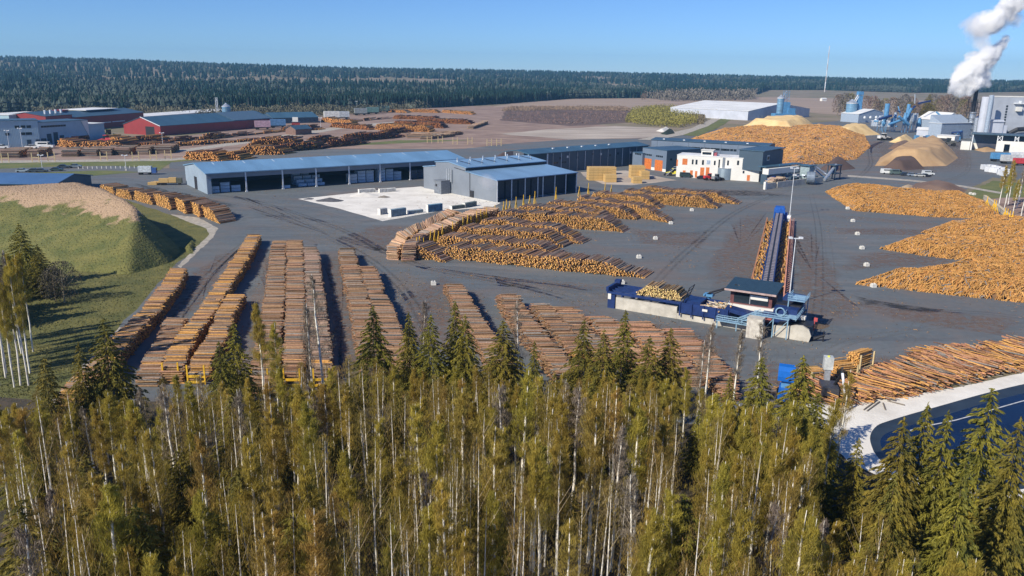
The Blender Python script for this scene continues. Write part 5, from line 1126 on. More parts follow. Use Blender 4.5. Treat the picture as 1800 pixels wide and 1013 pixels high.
for sgn, mm, lab in ((1, m_rail, 'orange bin rail'), (-1, m_pr, 'pinkish bin rail')):
    y = sgn*4.6; x0 = 16 if sgn > 0 else 6; b = MB().box(x0,y-.2,2.5,LC-2,y+.2,3.1); n = int((LC-x0-2)/(2.6 if sgn < 0 else 5))
    for k in range(n+1):
        x = x0+k*(LC-x0-2)/n; b.box(x-.15,y-.15,0,x+.15,y+.15,3.8 if sgn < 0 else 2.5)
        if sgn < 0: b.tube((x,y,2.2),(x,y-1.6,3.4),.10,.05,n=4)
    obj('bin_rail', b, mm, cv, lab)
    P0 = []; P1 = []; rg = np.random.RandomState(21+sgn)
    Mc = Matrix.Translation(cA0) @ Matrix.Rotation(rzc, 4, 'Z')
    for k in range(int(LC/4.6)):
        if rg.uniform() < .08: continue
        nlog = rg.randint(16, 40)
        for q in range(nlog):
            x = 18+k*4.6+rg.uniform(-.9, .9); 
            if x > LC-5: continue
            yy = sgn*(1.9+rg.uniform(0, 2.5)); z = rg.uniform(.2, 2.8 if sgn > 0 else 2.5); th = rg.normal(0, .35); l = 2.1
            a = Mc @ Vector((x-l*math.cos(th), yy-l*.3*math.sin(th), z)); b_ = Mc @ Vector((x+l*math.cos(th), yy+l*.3*math.sin(th), z+rg.normal(0, .35))); P0.append(tuple(a)); P1.append(tuple(b_))
    P0 = np.array(P0); P1 = np.array(P1)
    tag(obj('log_pile', logs_mesh('log_pile', P0, P1, rg.uniform(.14, .26, len(P0)), seed=33+sgn, barkc=np.array([.52,.30,.11]), endmix=.5), None),
        'loose orange logs filling the bins on the left side of the long conveyor' if sgn > 0 else 'loose orange logs filling the bins on the right side of the long conveyor', 'log pile', None, 'stuff')
# white marker blocks on the asphalt
m_blk = mat('white painted block', (.70,.68,.62), .8, var=.2, scale=.5)
blks = [((1216,371),'white block right of the far fan row'),((1179,394),'white block by the tip of the eighth fan row'),((1152,421),'white block in the empty asphalt, third from the far one'),((1123,454),'white block between fan tips and conveyor'),((1093,499),'white block beside the left end of the infeed deck'),
 ((1483,350),'white block at the far orange heap tip'),((1490,368),'second white block beside the far orange heap'),((1499,390),'white block right of the conveyor far end'),((1507,413),'white block left of the peaked orange heap tip'),((1515,438),'white block beside the peaked orange heap'),((1523,468),'white block between the peaked and largest orange heaps'),((1535,505),'white block before the tip of the largest orange heap'),
 ((1722,356),'white block at the wall end of the far heap'),((1706,342),'white block at the yard corner'),((1712,343),'white block right beside the yard corner one'),((722,457),'white block under the first yellow stake of the fan'),((762,501),'small white block before the thin log stack')]
base = None
for p, lb in blks:
    mb = MB(); s_ = .7
    mb.box(-s_,-.65,0,s_,.65,.95).box(-s_*.7,-.4,.95,-s_*.3,.4,1.2).box(s_*.3,-.4,.95,s_*.7,.4,1.2); o = obj('marker_block', mb, m_blk); o.location = G(*p); o.rotation_euler = (0,0,.2); tag(o, lb, 'block', 'white blocks on the asphalt')
# lamp masts
def lampmast(b, h, label, n=2):
    r = root('lamp_mast', G(*b), 0, label, 'lamp mast', 'lamp masts of the yard'); obj('pole', MB().tube((0,0,0),(0,0,h),.17,.10,n=7), m_wpost, r); obj('footing', MB().cbox(0,0,.3,1,1,.6), m_conc, r)
    hd = obj('lamp_head', MB().box(-1.6,-.15,h-.2,1.6,.15,h+.05).box(-1.8,-.5,h-.1,-.9,.5,h+.35).box(.9,-.5,h-.1,1.8,.5,h+.35), m_wpost, r)
lampmast((1386,537), ztop((1386,537), 419), 'tall thin lamp mast beside the bunker end, its shadow on the asphalt')
lampmast((1388,380), ztop((1388,380), 296), 'tall thin lamp mast at the far drive end of the conveyor')
lampmast((40,262), 15, 'lamp mast before the white office at the left edge'); lampmast((17,264), 14, 'leftmost lamp mast before the white office'); lampmast((75,300), 9, 'lamp mast beside the entrance road')
lampmast((287,262), 12, 'thin lamp mast before the long red hall'); lampmast((222,300), 9, 'lamp mast at the white posts of the entrance road'); lampmast((564,228), 12, 'lamp mast at the small shed of the older yard'); lampmast((627,200), 17, 'pale mast by the parked trailers')
# ------------------------------------------------------------------ debarking line
A, rz, L = frame((1366, 331), (1470, 318))
db = root('debarking_line', A, rz, 'debarking line with white enclosure, steel tower and slanting chutes', 'debarker')
U = L/104
obj('concrete_wall', MB().box(0,0,0,U*78,.6,3.4).box(-U*18,.2,0,-U*2,1.2,3.2), m_conc, db); obj('gate_post', MB().box(-U*20,-.3,0,-U*17,1,4.2).tube((-U*19,.3,4.1),(-U*6,2,6.0),.2,n=5), m_wht, db)
obj('enclosure', MB().box(U*14,12,5.6,U*68,16,8.8), m_wht, db, 'long white panel enclosure'); obj('enclosure_roof', MB().cbox(U*46,17,9.6,U*62,5.5,.5), m_roof_m, db); obj('enclosure_leg', MB().box(U*12,12,0,U*15,16,5.6).box(U*40,12,0,U*42,13,5.6).box(U*12,11.8,5,U*68,12,5.6), m_dgrey, db)
obj('steel_tower', MB().box(U*66,5,0,U*74,11,9.4), mat('grey green steel', (.30,.38,.40), .5), db); obj('tower_roof', MB().box(U*64,4,9.4,U*76,12,9.8), m_roof_m, db)
obj('tower_leg', MB().tube((U*75,4.5,0),(U*75,4.5,9.2),.45,n=8).tube((U*90,11,0),(U*90,11,9.4),.2,n=6), m_stain, db)
obj('chute', MB().tube((U*78,7,9.4),(U*96,2,2.6),.5,n=8), m_stain, db, 'pale chute slanting down to the right'); obj('chute', MB().tube((U*84,1,1.2),(U*112,4,8.8),.8,n=10), m_stain, db, 'thick pale tube rising to the right frame'); obj('chute', MB().tube((U*76,8,9),(U*92,4,2),.4,n=8), m_sky, db)
fr = MB()
for x in (U*106, U*116):
    for y in (2, 7): fr.box(x-.25,y-.25,0,x+.25,y+.25,8.8)
fr.box(U*104,1.5,3.6,U*118,7.5,4).box(U*104,1.5,8.6,U*118,7.5,9.0); obj('end_frame', fr, m_dgrey, db); obj('end_hopper', MB().lathe([(2.2,8.4),(2.2,6.4),(.8,4.2)], (U*111,4.5,0), 12), m_blue, db)
rg = np.random.RandomState(9); mm = [m_dgrey, m_blue, m_grey, m_stain, m_dgrey]
for k in range(26):
    x = U*rg.uniform(8, 72); y = rg.uniform(2, 11); z = rg.uniform(1, 4.6); c = MB()
    if k % 3: c.cbox(x, y, z, rg.uniform(1.5, 7), rg.uniform(1, 3), rg.uniform(.4, 1.6), rg.normal(0, .15), 0, rg.normal(0, .25)); c.box(x-.2, y-.2, 0, x+.2, y+.2, z)
    else: c.tube((x, y, z), (x+rg.uniform(-5, 5), y+rg.uniform(-1, 1), z+rg.uniform(-2, 3)), rg.uniform(.2, .8), n=8)
    obj('roller_table' if k % 3 else 'pipe', c, mm[k % 5], db)
dr = MB(); dr.lathe([(3.2,0),(3.4,.3),(3.4,4.2),(3.2,4.5)], (0,0,0), 20); me = dr.mesh('drum', mat('grey drum steel', (.22,.27,.33), .5, metal=.3)); o = obj('debarking_drum', me, None, db); o.location = (U*50, 0.6, 4.0); o.rotation_euler = (math.pi/2, 0, math.pi/5)
obj('railing', (lambda q: [q.tube((U*k, 11.5, 9.8), (U*k, 11.5, 11), .08, n=4) for k in range(30, 92, 5)] and q.tube((U*30,11.5,11),(U*90,11.5,11),.08,n=4))(MB()), m_sky, db)
M2 = Matrix.Translation(A) @ Matrix.Rotation(rz, 4, 'Z')
a = M2 @ Vector((U*-2, 3.5, 0)); b = M2 @ Vector((U*30, 3.5, 0)); ax = (M2 @ Vector((U*-2, 8, 0)))-a
P0, P1, rr = pile_logs([tuple(a), tuple(b)], [tuple(a+ax), tuple(b+ax)], lambda s, t: 4.2*min(1, (s+2)/5, (t-s+1)/5), .5, 140); tag(obj('log_pile', logs_mesh('log_pile', P0, P1, rr, seed=140, endc=np.array([.5,.33,.2]), barkc=np.array([.42,.30,.22])), None), 'greyish pink logs piled before the debarking line', 'log pile', None, 'stuff')
# ------------------------------------------------------------------ heaps of sawdust, chips and bark
def dust(name, col, c2): return mat(name, col, .95, col2=c2, coord='World', scale=.09, bump=.12, bscale=.7)
m_saw = dust('fresh sawdust', (.80,.58,.28), (.66,.45,.20)); m_chip = dust('brown chips', (.50,.33,.17), (.40,.25,.13)); m_bark = dust('dark bark', (.115,.075,.06), (.08,.052,.045)); m_barkr = dust('red brown bark', (.21,.135,.095), (.15,.09,.065))
def ridge(label, name, cat, px, h, m, slope=.55, seed=1, group=None, amp=.12):
    P = np.array([[*G(*p).xy] for p in px]); st_ = 1.5; x0, y0 = P.min(0); x1, y1 = P.max(0); X, Y = np.meshgrid(np.arange(x0-1, x1+1, st_), np.arange(y0-1, y1+1, st_))
    H = np.full(X.shape, 1e9); ins = np.zeros(X.shape, bool); k = len(P)
    for i in range(k):
        a = P[i]; b = P[(i+1) % k]; ab = b-a; t = np.clip(((X-a[0])*ab[0]+(Y-a[1])*ab[1])/(ab**2).sum(), 0, 1)
        H = np.minimum(H, np.hypot(X-a[0]-t*ab[0], Y-a[1]-t*ab[1])*slope*(1+.55*(vnoise(X, Y, 16, seed)-.5)))
        c = ((a[1] > Y) != (b[1] > Y)); xx = a[0]+(Y-a[1])*ab[0]/(ab[1] if abs(ab[1]) > 1e-9 else 1e-9); ins ^= c & (X < xx)
    hh = h*(1+amp*2*(vnoise(X, Y, 22, seed)-.5)+amp*.4*(vnoise(X, Y, 6, seed+2)-.5)); H = np.where(ins, np.minimum(H, hh), -.3)
    ny, nx = X.shape; idn = np.arange(nx*ny).reshape(ny, nx); q = np.stack([idn[:-1,:-1], idn[:-1,1:], idn[1:,1:], idn[1:,:-1]], -1).reshape(-1, 4); q = q[H.ravel()[q].max(1) > 0]
    used_ = np.unique(q); re = np.zeros(nx*ny, int); re[used_] = np.arange(len(used_)); V = np.stack([X.ravel(), Y.ravel(), H.ravel()], 1)[used_]
    return tag(obj(name, fast_mesh(name, V, [re[q]], m, smooth=True), None), label, cat, group)
sg = 'pale sawdust heaps'
ridge('largest pale sawdust ridge before the white warehouse', 'sawdust_heap', 'sawdust heap', [(1283,231),(1330,223),(1400,219),(1432,221),(1436,232),(1400,236),(1330,234)], 14, m_saw, .7, 1, sg)
ridge('lower pale sawdust ridge joining the largest one on its right', 'sawdust_heap', 'sawdust heap', [(1395,238),(1420,228),(1450,226),(1465,233),(1455,240),(1420,241)], 7, m_saw, .6, 2, sg)
ridge('sawdust ridge with white foot right of the largest one', 'sawdust_heap', 'sawdust heap', [(1452,238),(1475,229),(1510,227),(1530,231),(1548,237),(1500,240)], 9, m_saw, .65, 3, sg)
ridge('small pointed sawdust heap beside the white wheel loader', 'sawdust_heap', 'sawdust heap', [(1562,250),(1585,240),(1603,243),(1606,250),(1585,253)], 8, m_saw, .6, 4, sg)
ridge('wide brown chip heap at the middle right', 'chip_heap', 'chip heap', [(1538,292),(1548,277),(1590,262),(1630,254),(1672,262),(1684,278),(1664,292),(1620,293),(1575,291)], 10.5, m_chip, .8, 5, amp=.3)
ridge('dark bark heap in front of the brown chip heap', 'bark_heap', 'bark heap', [(1549,298),(1560,289),(1585,286),(1612,288),(1626,297),(1590,300)], 6.0, m_bark, .95, 6, 'bark heaps')
ridge('dark bark heap behind the debarking line', 'bark_heap', 'bark heap', [(1440,298),(1455,287),(1480,286),(1505,297),(1470,301)], 6, m_bark, .8, 7, 'bark heaps')
ridge('flat red brown bark heap beyond the far orange log heap', 'bark_heap', 'bark heap', [(1590,335),(1610,322),(1660,320),(1700,334),(1690,345),(1640,344)], 3.6, m_barkr, .35, 8, 'bark heaps')
ridge('pale sand coloured heap left of the flat bark heap', 'sawdust_heap', 'sawdust heap', [(1568,336),(1590,326),(1604,326),(1612,336),(1590,339)], 4.2, dust('sand', (.55,.42,.27), (.45,.33,.2)), .5, 9)
ridge('dark earth heap behind the kiln roofs', 'soil_heap', 'soil heap', [(860,284),(880,270),(902,266),(905,282)], 7, m_bark, .6, 10)
ridge('rough brown rubble before the small sawdust heap', 'soil_heap', 'soil heap', [(1560,262),(1572,252),(1600,250),(1612,258),(1590,264)], 4, m_barkr, .5, 11)
ridge('low sand coloured heap inside the dark open shed', 'sawdust_heap', 'sawdust heap', [(1712,264),(1725,258),(1745,258),(1756,266),(1730,268)], 3.5, m_chip, .4, 12)
ridge('bright green brush heap on the scraped earth', 'soil_heap', 'soil heap', [(1160,236),(1170,230),(1184,230),(1187,235),(1172,238)], 4, mat('dark brush', (.02,.035,.02), .95, scale=1, bump=.3), .7, 13)
ridge('white lime heap beside the dark brush heap', 'sand_heap', 'sand heap', [(1152,231),(1165,226),(1182,229),(1168,233)], 4, m_white, .5, 14)
bpy.data.objects['soil_heap.003']['label'] = 'dark brush heap on the scraped earth' if 'soil_heap.003' in bpy.data.objects else ''
# ------------------------------------------------------------------ buildings on the right
def quickb(name, label, p0, p1, D, ytop, wall, roof, rise=0, ridge='x', cat='building', **kw):
    A, rz, L = frame(p0, p1); return bld(name, label, A, rz, L, D, ztop(p0, ytop), rise, ridge, wall, roof, **kw), L, ztop(p0, ytop)
m_wgrey = clad('white grey cladding', (.52,.55,.62), s=.7)
r, L, h = quickb('warehouse', 'white warehouse with broad pale hipped roof behind the sawdust', (1314, 212), (1422, 206), 130, 196, m_wgrey, m_roof_w, 9, 'y')
for k in range(3): panel(r, 'door', L*(.2+.25*k), L*(.2+.25*k)+5, 0, 6, m_wht)
def silo(label, px, rad, h, top=5, scol=(.20,.36,.50)):
    r = root('silo', G(*px), 0, label, 'silo'); pr = []
    for i in range(16): pr.append((rad+(.12 if i % 2 else 0), h*i/15))
    obj('shell', MB().lathe(pr, n=24), mat('silo steel', scol, .4, metal=.3, var=.2, scale=.1), r); obj('cone', MB().lathe([(rad+.3,h),(rad*.25,h+top),(rad*.25,h+top+1)], n=24), m_stain, r)
    obj('ring', MB().lathe([(rad+.4,h*.12),(rad+.4,h*.14)], n=24).lathe([(rad+.4,h*.97),(rad+.4,h*1.0)], n=24), m_wpost, r); return r
k_ = lambda px, y: ztop(px, y)
silo('blue steel silo beside the white warehouse', (1369,212), 4.5, k_((1369,212),172), 3)
def lattice(name, label, px, w_, h, m, cat='tower', gr=None):
    r = root(name, G(*px), .2, label, cat, gr); f = MB(); b = MB(); n = max(3, int(h/5))
    for sx in (-1, 1):
        for sy in (-1, 1): f.tube((sx*w_/2,sy*w_/2,0),(sx*w_/2,sy*w_/2,h),.22,n=5)
    for k in range(n):
        z0 = h*k/n; z1 = h*(k+1)/n
        for s in (-1, 1): b.tube((-w_/2,s*w_/2,z0),(w_/2,s*w_/2,z1),.13,n=4).tube((s*w_/2,-w_/2,z1),(s*w_/2,w_/2,z0),.13,n=4).tube((-w_/2,s*w_/2,z1),(w_/2,s*w_/2,z1),.16,n=4)
    obj('leg', f, m, r); obj('bracing', b, m, r); return r, h
r, h = lattice('elevator_tower', 'blue elevator tower rising beside the white warehouse silo', (1378,212), 6, k_((1378,212),160), m_sky)
obj('spout', MB().tube((0,0,h),(-9,-2,h-12),.5,n=6), m_stain, r); obj('cladding', MB().box(-5,-4,0,5,4,h*.62), m_sky, r)
obj('base_house', MB().box(-17,-6,0,14,6,h*.24).box(2,-5,h*.24,13,5,h*.42), m_sky, r)
ct = root('chain_feeder', G(1385, 213), .1, 'dark long feeder at the foot of the blue silo', 'feeder'); obj('trough', MB().box(-15,-2,1,18,0,2.4), m_black, ct); obj('leg', MB().box(-14,-1.5,0,-13,-.5,1).box(16,-1.5,0,17,-.5,1).box(0,-1.5,0,1,-.5,1), m_black, ct)
s2 = silo('large round steel silo with blue foot beside the blue shed', (1494,214), 7.2, k_((1494,214),181), 4, (.26,.40,.52))
obj('blue_foot', MB().lathe([(7.7,0),(7.7,8)], n=24), m_sky, s2)
r, h = lattice('elevator_tower', 'tall blue elevator tower right of the round silo', (1506,214), 5.5, k_((1506,214),163), m_sky); obj('spout', MB().tube((-1,0,h),(-10,-1,h-14),.6,n=6).tube((1,0,h-1),(-7,-1,h-14),.5,n=6), m_wpost, r); obj('head', MB().box(-3.5,-3,h-3,3.5,3,h+1.5), m_sky, r); obj('cladding', MB().box(-2,-3,0,3,3,h*.9), m_sky, r)
r, L, h = quickb('shed', 'blue grey gabled shed right of the round silo', (1508,216), (1558,215), 30, 201, m_lblue, m_roof_w, 6, 'y')
for k in range(3): obj('roof_vent', MB().lathe([(1.6,0),(1.6,2.2),(.4,3)], (L*(.15+.2*k),-3,6), 10), m_wpost, r)
r, L, h = quickb('low_tank_house', 'low ribbed grey container row before the gabled shed', (1532,222), (1565,223), 12, 213, m_lblue, m_roof_w, 0); 
for k in range(9): obj('rib', MB().box(L*k/9, -.4, 0, L*k/9+.6, 0, h), m_wpost, r)
for k in range(4): obj('roof_dome', MB().lathe([(1.7,0),(1.5,1.4),(.5,2.4)], (L*(.2+.2*k),4,h+.3), 10), m_wpost, r)
# blue cyclones and ducts
cy = root('cyclone_plant', G(1594, 234), .1, 'cluster of bright blue cyclones and ducts between the sheds', 'cyclone plant'); cy.scale = (1.25, 1.25, 1.35); rg = np.random.RandomState(31)
for k in range(12):
    x = -18+k*3.4; y = rg.uniform(0, 22); h = rg.uniform(10, 24); mb = MB().lathe([(rg.uniform(1,2.4),h),(2.0,h*.6),(.5,h*.35)], (x,y,0), 12); obj('cyclone', mb, [m_sky, m_stain, m_sky][k % 3], cy); obj('leg', MB().tube((x-1.5,y,0),(x-1.5,y,h*.6),.25,n=5).tube((x+1.5,y,0),(x+1.5,y,h*.6),.25,n=5), m_sky, cy)
for k in range(14): a = Vector((rg.uniform(-20, 20), rg.uniform(-2, 22), rg.uniform(5, 24))); obj('duct', MB().tube(a, a+Vector((rg.uniform(-14, 14), rg.uniform(-4, 4), rg.uniform(-6, 8))), rg.uniform(.4, 1.2), n=8), [m_sky, m_blue, m_sky, m_stain][k % 4], cy)
cg = 'conveyors of the pellet plant'
r, L, h = quickb('shed', 'tall blue grey shed with slanted roof right of the cyclones', (1630,243), (1652,245), 45, 216, m_lblue, m_roof_w, monoback=None, rise=0); obj('slant_wall', MB().prism([(0,h),(L,h),(0,h+8)], 'y', .2, 44.8), m_lblue, r)
r, L, h = quickb('shed', 'lower pale shed in front of the tall slanted one', (1610,241), (1631,242), 16, 228, m_wgrey, m_roof_w, monoback=None, rise=2); 
r, L, h = quickb('shed', 'pale gabled shed behind the blue conveyors', (1652,236), (1690,236), 40, 212, m_lblue, m_roof_w, 8, 'y')
def conv(label, p0, z0, p1, z1, m=m_sky, w_=.9):
    a = G(*p0); b = G(*p1); r = root('conveyor', a, 0, label, 'conveyor', cg); q = b-a; obj('gallery', MB().tube((0,0,z0),(q.x,q.y,z1),w_,n=4), m, r); lg = MB()
    for t in (.15, .5, .85): lg.tube((q.x*t-.8,q.y*t,0),(q.x*t-.8,q.y*t,z0+(z1-z0)*t),.25,n=5).tube((q.x*t+.8,q.y*t,0),(q.x*t+.8,q.y*t,z0+(z1-z0)*t),.25,n=5)
    obj('leg', lg, m, r)
conv('blue conveyor sloping down from left to right over the sheds', (1640,236), 24, (1684,240), 5); conv('blue conveyor rising right toward the boiler house', (1680,245), 4, (1716,240), 22)
conv('blue conveyor crossing low behind the white containers', (1655,240), 16, (1676,243), 4); conv('short blue conveyor beside the gabled shed', (1655,243), 5, (1690,246), 8, m_blue)
for k in range(5): obj('conveyor', MB(), m_sky) if False else None
pl = root('filter_plant', G(1614, 248), .05, 'low jumble of blue and white filter units before the sheds', 'filter plant')
for k in range(11): x = -2+k*4.4; obj('unit', MB().cbox(x, rg.uniform(0,6), 2.2+rg.uniform(0,1.5), rg.uniform(2,4.4), 4, rg.uniform(3,5.5)), [m_sky, m_wht, m_blue, m_sky, m_stain][k % 5], pl)
r, L, h = quickb('open_shed', 'low white roofed open shed with dark mouth beside the chip heap', (1646,249), (1677,251), 14, 238, m_wht, m_roof_w, 0, cat='shed'); panel(r, 'mouth_shade', L*.12, L*.72, 0, h*.6, m_black)  # black panel stands for the shade inside the shed mouth
# boiler house
A, rz, L = frame((1734,250), (1830,252)); hB = ztop((1734,250), 171)
r = bld('boiler_house', 'big light grey boiler house at the right edge under the steam', A, rz, L, 9, hB, 0, 'x', clad('pale grey cladding', (.40,.43,.48), s=.3), m_roof_w, over=.2)
U = L/96
for x0 in (24, 61):
    for k in range(9): f = panel(r, 'window', U*x0, U*(x0+3.4), hB*.30+k*hB*.06, hB*.30+k*hB*.06+hB*.045, m_glass)
obj('wall_unit', MB().box(U*41,-4,hB*.70,U*49,0,hB*.80), m_wht, r); obj('wall_unit', MB().box(U*36,-3,hB*.86,U*56,0,hB*.885).box(U*45,-3.5,hB*.86,U*47,0,hB*.93), m_wpost, r)
obj('roof_edge', MB().box(-.3,-.35,hB+.4,L+.3,9.3,hB+1.2), m_wht, r)
obj('duct', MB().tube((U*30,-5,8),(U*45,-6,13),2.2,n=10).tube((U*45,-6,13),(U*60,-6,13.5),2.2,n=10), m_black, r, 'black duct bending along the foot of the wall'); obj('filter_house', MB().box(-2,-12,6,U*14,-2,22).box(-3,-13,20,U*15,-1,21).box(U*14,-11,6,U*22,-2,17), m_wgrey, r)
def stackm(label, px, rad, h, m, cage=True, name='chimney', gr='chimneys at the boiler house'):
    r = root(name, G(*px), 0, label, 'chimney', gr); obj('shaft', MB().lathe([(rad*1.05,0),(rad,h*.1),(rad,h),(rad*.9,h+.3)], n=18), m, r)
    if cage:
        c = MB()
        for a in range(4): x, y = rad*1.9*math.cos(a*math.pi/2+.6), rad*1.9*math.sin(a*math.pi/2+.6); c.tube((x,y,0),(x,y,h*1.5),.34,n=5)
        for k in range(7):
            for a in range(4): p = [(rad*1.9*math.cos(a*math.pi/2+.6+j*math.pi/2), rad*1.9*math.sin(a*math.pi/2+.6+j*math.pi/2)) for j in (0, 1)]; c.tube((*p[0],h*.21*(k+.6)),(*p[1],h*.21*(k+.6)),.28,n=4)
        obj('frame', c, m_black, r)
    return r
PST = (1703, 243); hS = ztop(PST, 160)
c1 = stackm('black chimney in a dark frame with white steam rising from it', PST, 3.2, hS*.55, m_stain); obj('shaft', MB().lathe([(2.0,hS*.55),(2.0,hS*1.02)], n=16), m_black, c1, 'black upper shaft'); 
stackm('tall pale round tower between chimney and boiler house', (1722,250), 4.2, ztop((1722,250), 171), m_wgrey, False)
stackm('slim blue grey tower tight against the boiler house', (1730,252), 2.0, ztop((1730,252), 168), m_lblue, False)
stackm('short grey tower before the black chimney', (1712,247), 2.2, 22, m_stain, False)
# open shed before the boiler house
A, rz, L = frame((1706,264), (1800,269)); hO = ztop((1706,264), 236)
r = root('open_shed', A, rz, 'dark open shed with white lower walls in front of the boiler house', 'shed'); U = L/94
obj('roof', MB().box(-1,-1,hO,L+30,20,hO+.8), m_roof_d, r); obj('back_wall', MB().box(0,18,0,L+30,19,hO), mat('blue grey inner wall', (.10,.15,.21), .6), r); obj('side_wall', MB().box(-.6,0,0,0,19,hO*.5).box(-8,-.5,0,-1,8,7), m_wht, r)
obj('inner_wall', MB().box(0,17,0,U*44,17.8,5), m_wht, r); obj('front_wall', MB().box(U*44,-.4,0,U*58,.3,9).box(U*68,-.4,0,L+30,.3,9).box(U*58,-.4,6.4,U*68,.3,9), m_wht, r)
for x in (0, U*44, U*52, U*74, U*80, L+2): obj('post', MB().box(x,-.3,0,x+.6,.3,hO), m_wpost, r)
pp = MB()
for x in (U*44, U*74): pp.tube((x,0,hO),(x+U*8,0,9),.25,n=4).tube((x+U*8,0,hO),(x,0,9),.25,n=4)
obj('lattice', pp, m_wpost, r)
# yard wall at the right
wl = root('yard_wall', (0,0,0), 0, 'low concrete wall with pale cap running along the right yard edge', 'wall'); a = [G(1730,350), G(1758,372), G(1800,408), G(1880,470)]; m_ = MB(); c_ = MB()
for p, q in zip(a, a[1:]):
    d = (q-p); n_ = Vector((-d.y, d.x, 0)).normalized()*.5; m_.prism([(p.x-n_.x,p.y-n_.y),(q.x-n_.x,q.y-n_.y),(q.x+n_.x,q.y+n_.y),(p.x+n_.x,p.y+n_.y)], 'z', 0, 1.9); n_ *= 1.3; c_.prism([(p.x-n_.x,p.y-n_.y),(q.x-n_.x,q.y-n_.y),(q.x+n_.x,q.y+n_.y),(p.x+n_.x,p.y+n_.y)], 'z', 1.9, 2.05)
obj('wall_body', m_, m_conc, wl); obj('cap', c_, mat('pale cap', (.62,.52,.36)), wl)

# ------------------------------------------------------------------ buildings on the left
m_shw = clad('cool grey render', (.34, .48, .55), s=.3)
r, L, h = quickb('office_building', 'pale blue grey workshop building with rows of small windows at the left', (-40,262), (72,258), 24, 214, m_shw, m_roof_d)
U = L/112
for x in (70, 81, 91): windows(r, [U*x], h*.72, h*.82, 3)
for x in (52, 80, 88, 92): windows(r, [U*x], h*.46, h*.56, 2.6)
for x in (88, 104): panel(r, 'door', U*x, U*(x+8), 0, h*.28, mat('dark gate', (.04,.07,.10)))
r, L, h = quickb('office_building', 'lower blue grey workshop wing with large dark gates', (72,257), (158,250), 24, 216, m_shw, m_roof_d)
for k in range(9): windows(r, [L*.05+k*L*.055], h*.78, h*.86, 2.2)
for x, w_, z in ((.02,.10,.32),(.14,.09,.5),(.27,.09,.55),(.39,.09,.4),(.50,.07,.3)): panel(r, 'door', L*x, L*(x+w_), 0, h*z, mat('dark gate', (.04,.07,.10)))
for k in range(8): windows(r, [L*.62+k*L*.045], h*.14, h*.32, 3)
obj('sun_patch', MB().prism([(L*.86,h*.99),(L*1.0,h*.99),(L*1.0,h*.25)], 'y', -.5, -.1), m_wht, r)  # sunlit triangle painted as white colour on the facade
r, L, h = quickb('gatehouse', 'white sunlit office block cut by the left edge of the photo', (-60,250), (25,250), 18, 214, m_wht, m_roof_w); windows(r, [L*.8, L*.9, L*.7], h*.74, h*.84, 3); obj('lower_wall', MB().box(0,-.3,0,L,-.1,h*.42), m_shw, r)
quickb('workshop', 'narrow blue grey hall beside the red gable', (158,250), (186,247), 26, 219, m_shw, m_roof_w)
r, L, h = quickb('white_hall', 'long low hall with white roof edge behind the workshops', (20,236), (96,229), 30, 203, m_shw, m_roof_w)
r, L, h = quickb('red_hall', 'dark red hall with flat roof behind the blue grey workshops', (84,236), (130,231), 40, 205, m_red, m_roof_d, 3); 
for k in range(4): obj('roof_vent', MB().lathe([(1,0),(1,5)], (L*(.3+k*.2),8,h), 8), m_wpost, r)
r, L, h = quickb('red_hall', 'long dark red hall with white roof patch near the wood', (130,231), (254,219), 44, 207, m_red, m_roof_d, 4); obj('strip', MB().box(0,-.4,h*.42,L*.5,-.1,h*.48).box(L*.52,-.4,h*.42,L*.7,-.1,h*.48), m_wpost, r); obj('snow_roof', MB().box(L*.35,14,h+4.6,L*.8,44,h+5.2), m_roof_w, r)
r, L, h = quickb('red_block', 'bright red block standing between the two dark red halls', (92,229), (112,229), 20, 195, m_red, m_red)
A, rz, _ = frame((283, 239), (480, 223)); L = (G(480,223)-A).length; h = ztop((283,239), 222); D = 46
rz2 = rz
r = bld('red_hall', 'long red gabled hall with slate blue roof and tall gateway', A, rz2, L, D, h, 7, 'x', m_red, m_roof_m)
panel(r, 'door', D*.16, D*.40, 0, h*.9, m_black, 'left'); obj('roof_part', MB().prism([(0,h+.6),(D/2,h+7.6),(D/2,h+7.8),(0,h+.8)], 'x', L*.62, L*.98), mat('grey blue roof part', (.09,.15,.21), .45), r)
obj('white_trim', MB().prism([(-.6,h-.2),(D/2,h+7.1),(D/2,h+7.7),(-.6,h+.4)], 'x', -.9, -.55), m_wpost, r)
r, L, h = quickb('hall', 'low hall with dark teal roof left of the trailers', (480,218), (560,216), 40, 208, m_dgrey, m_roof_m, 5)
r, L, h = quickb('white_shed', 'white roofed sheds behind the long red hall', (250,218), (400,205), 30, 206, m_wht, m_roof_w, 2)
silo('small grey silo behind the red hall roof', (399,208), 5, k_((399,208),187), 3, (.3,.38,.45)); lattice('radio_mast', 'slim lattice mast rising behind the red hall roof', (383,208), 2, k_((383,208),172), m_wpost)
r, L, h = quickb('small_shed', 'small brown shed with pale roof in the older log yard', (520,238), (548,236), 14, 228, mat('brown shed wall', (.2,.12,.09)), m_roof_d, 3); r, L, h = quickb('red_cabin', 'small red cabin with white windows on top by the teal roof', (513,222), (527,222), 8, 215, m_red, m_roof_d); obj('lookout', MB().box(L*.1,1,h+.3,L*.8,6,h+5), m_wht, r)
# blue roof behind the mound
A, rz, _ = frame((-120,340), (86,346)); L = (G(86,346)-A).length
bld('blue_roof_hall', 'hall with deep blue roof half hidden behind the mound', A, rz+.10, L, 34, 5.0, 2.8, 'x', m_dgrey, mat('deep blue roof', (.07,.15,.30), .4, var=.1, scale=.1), over=.8)
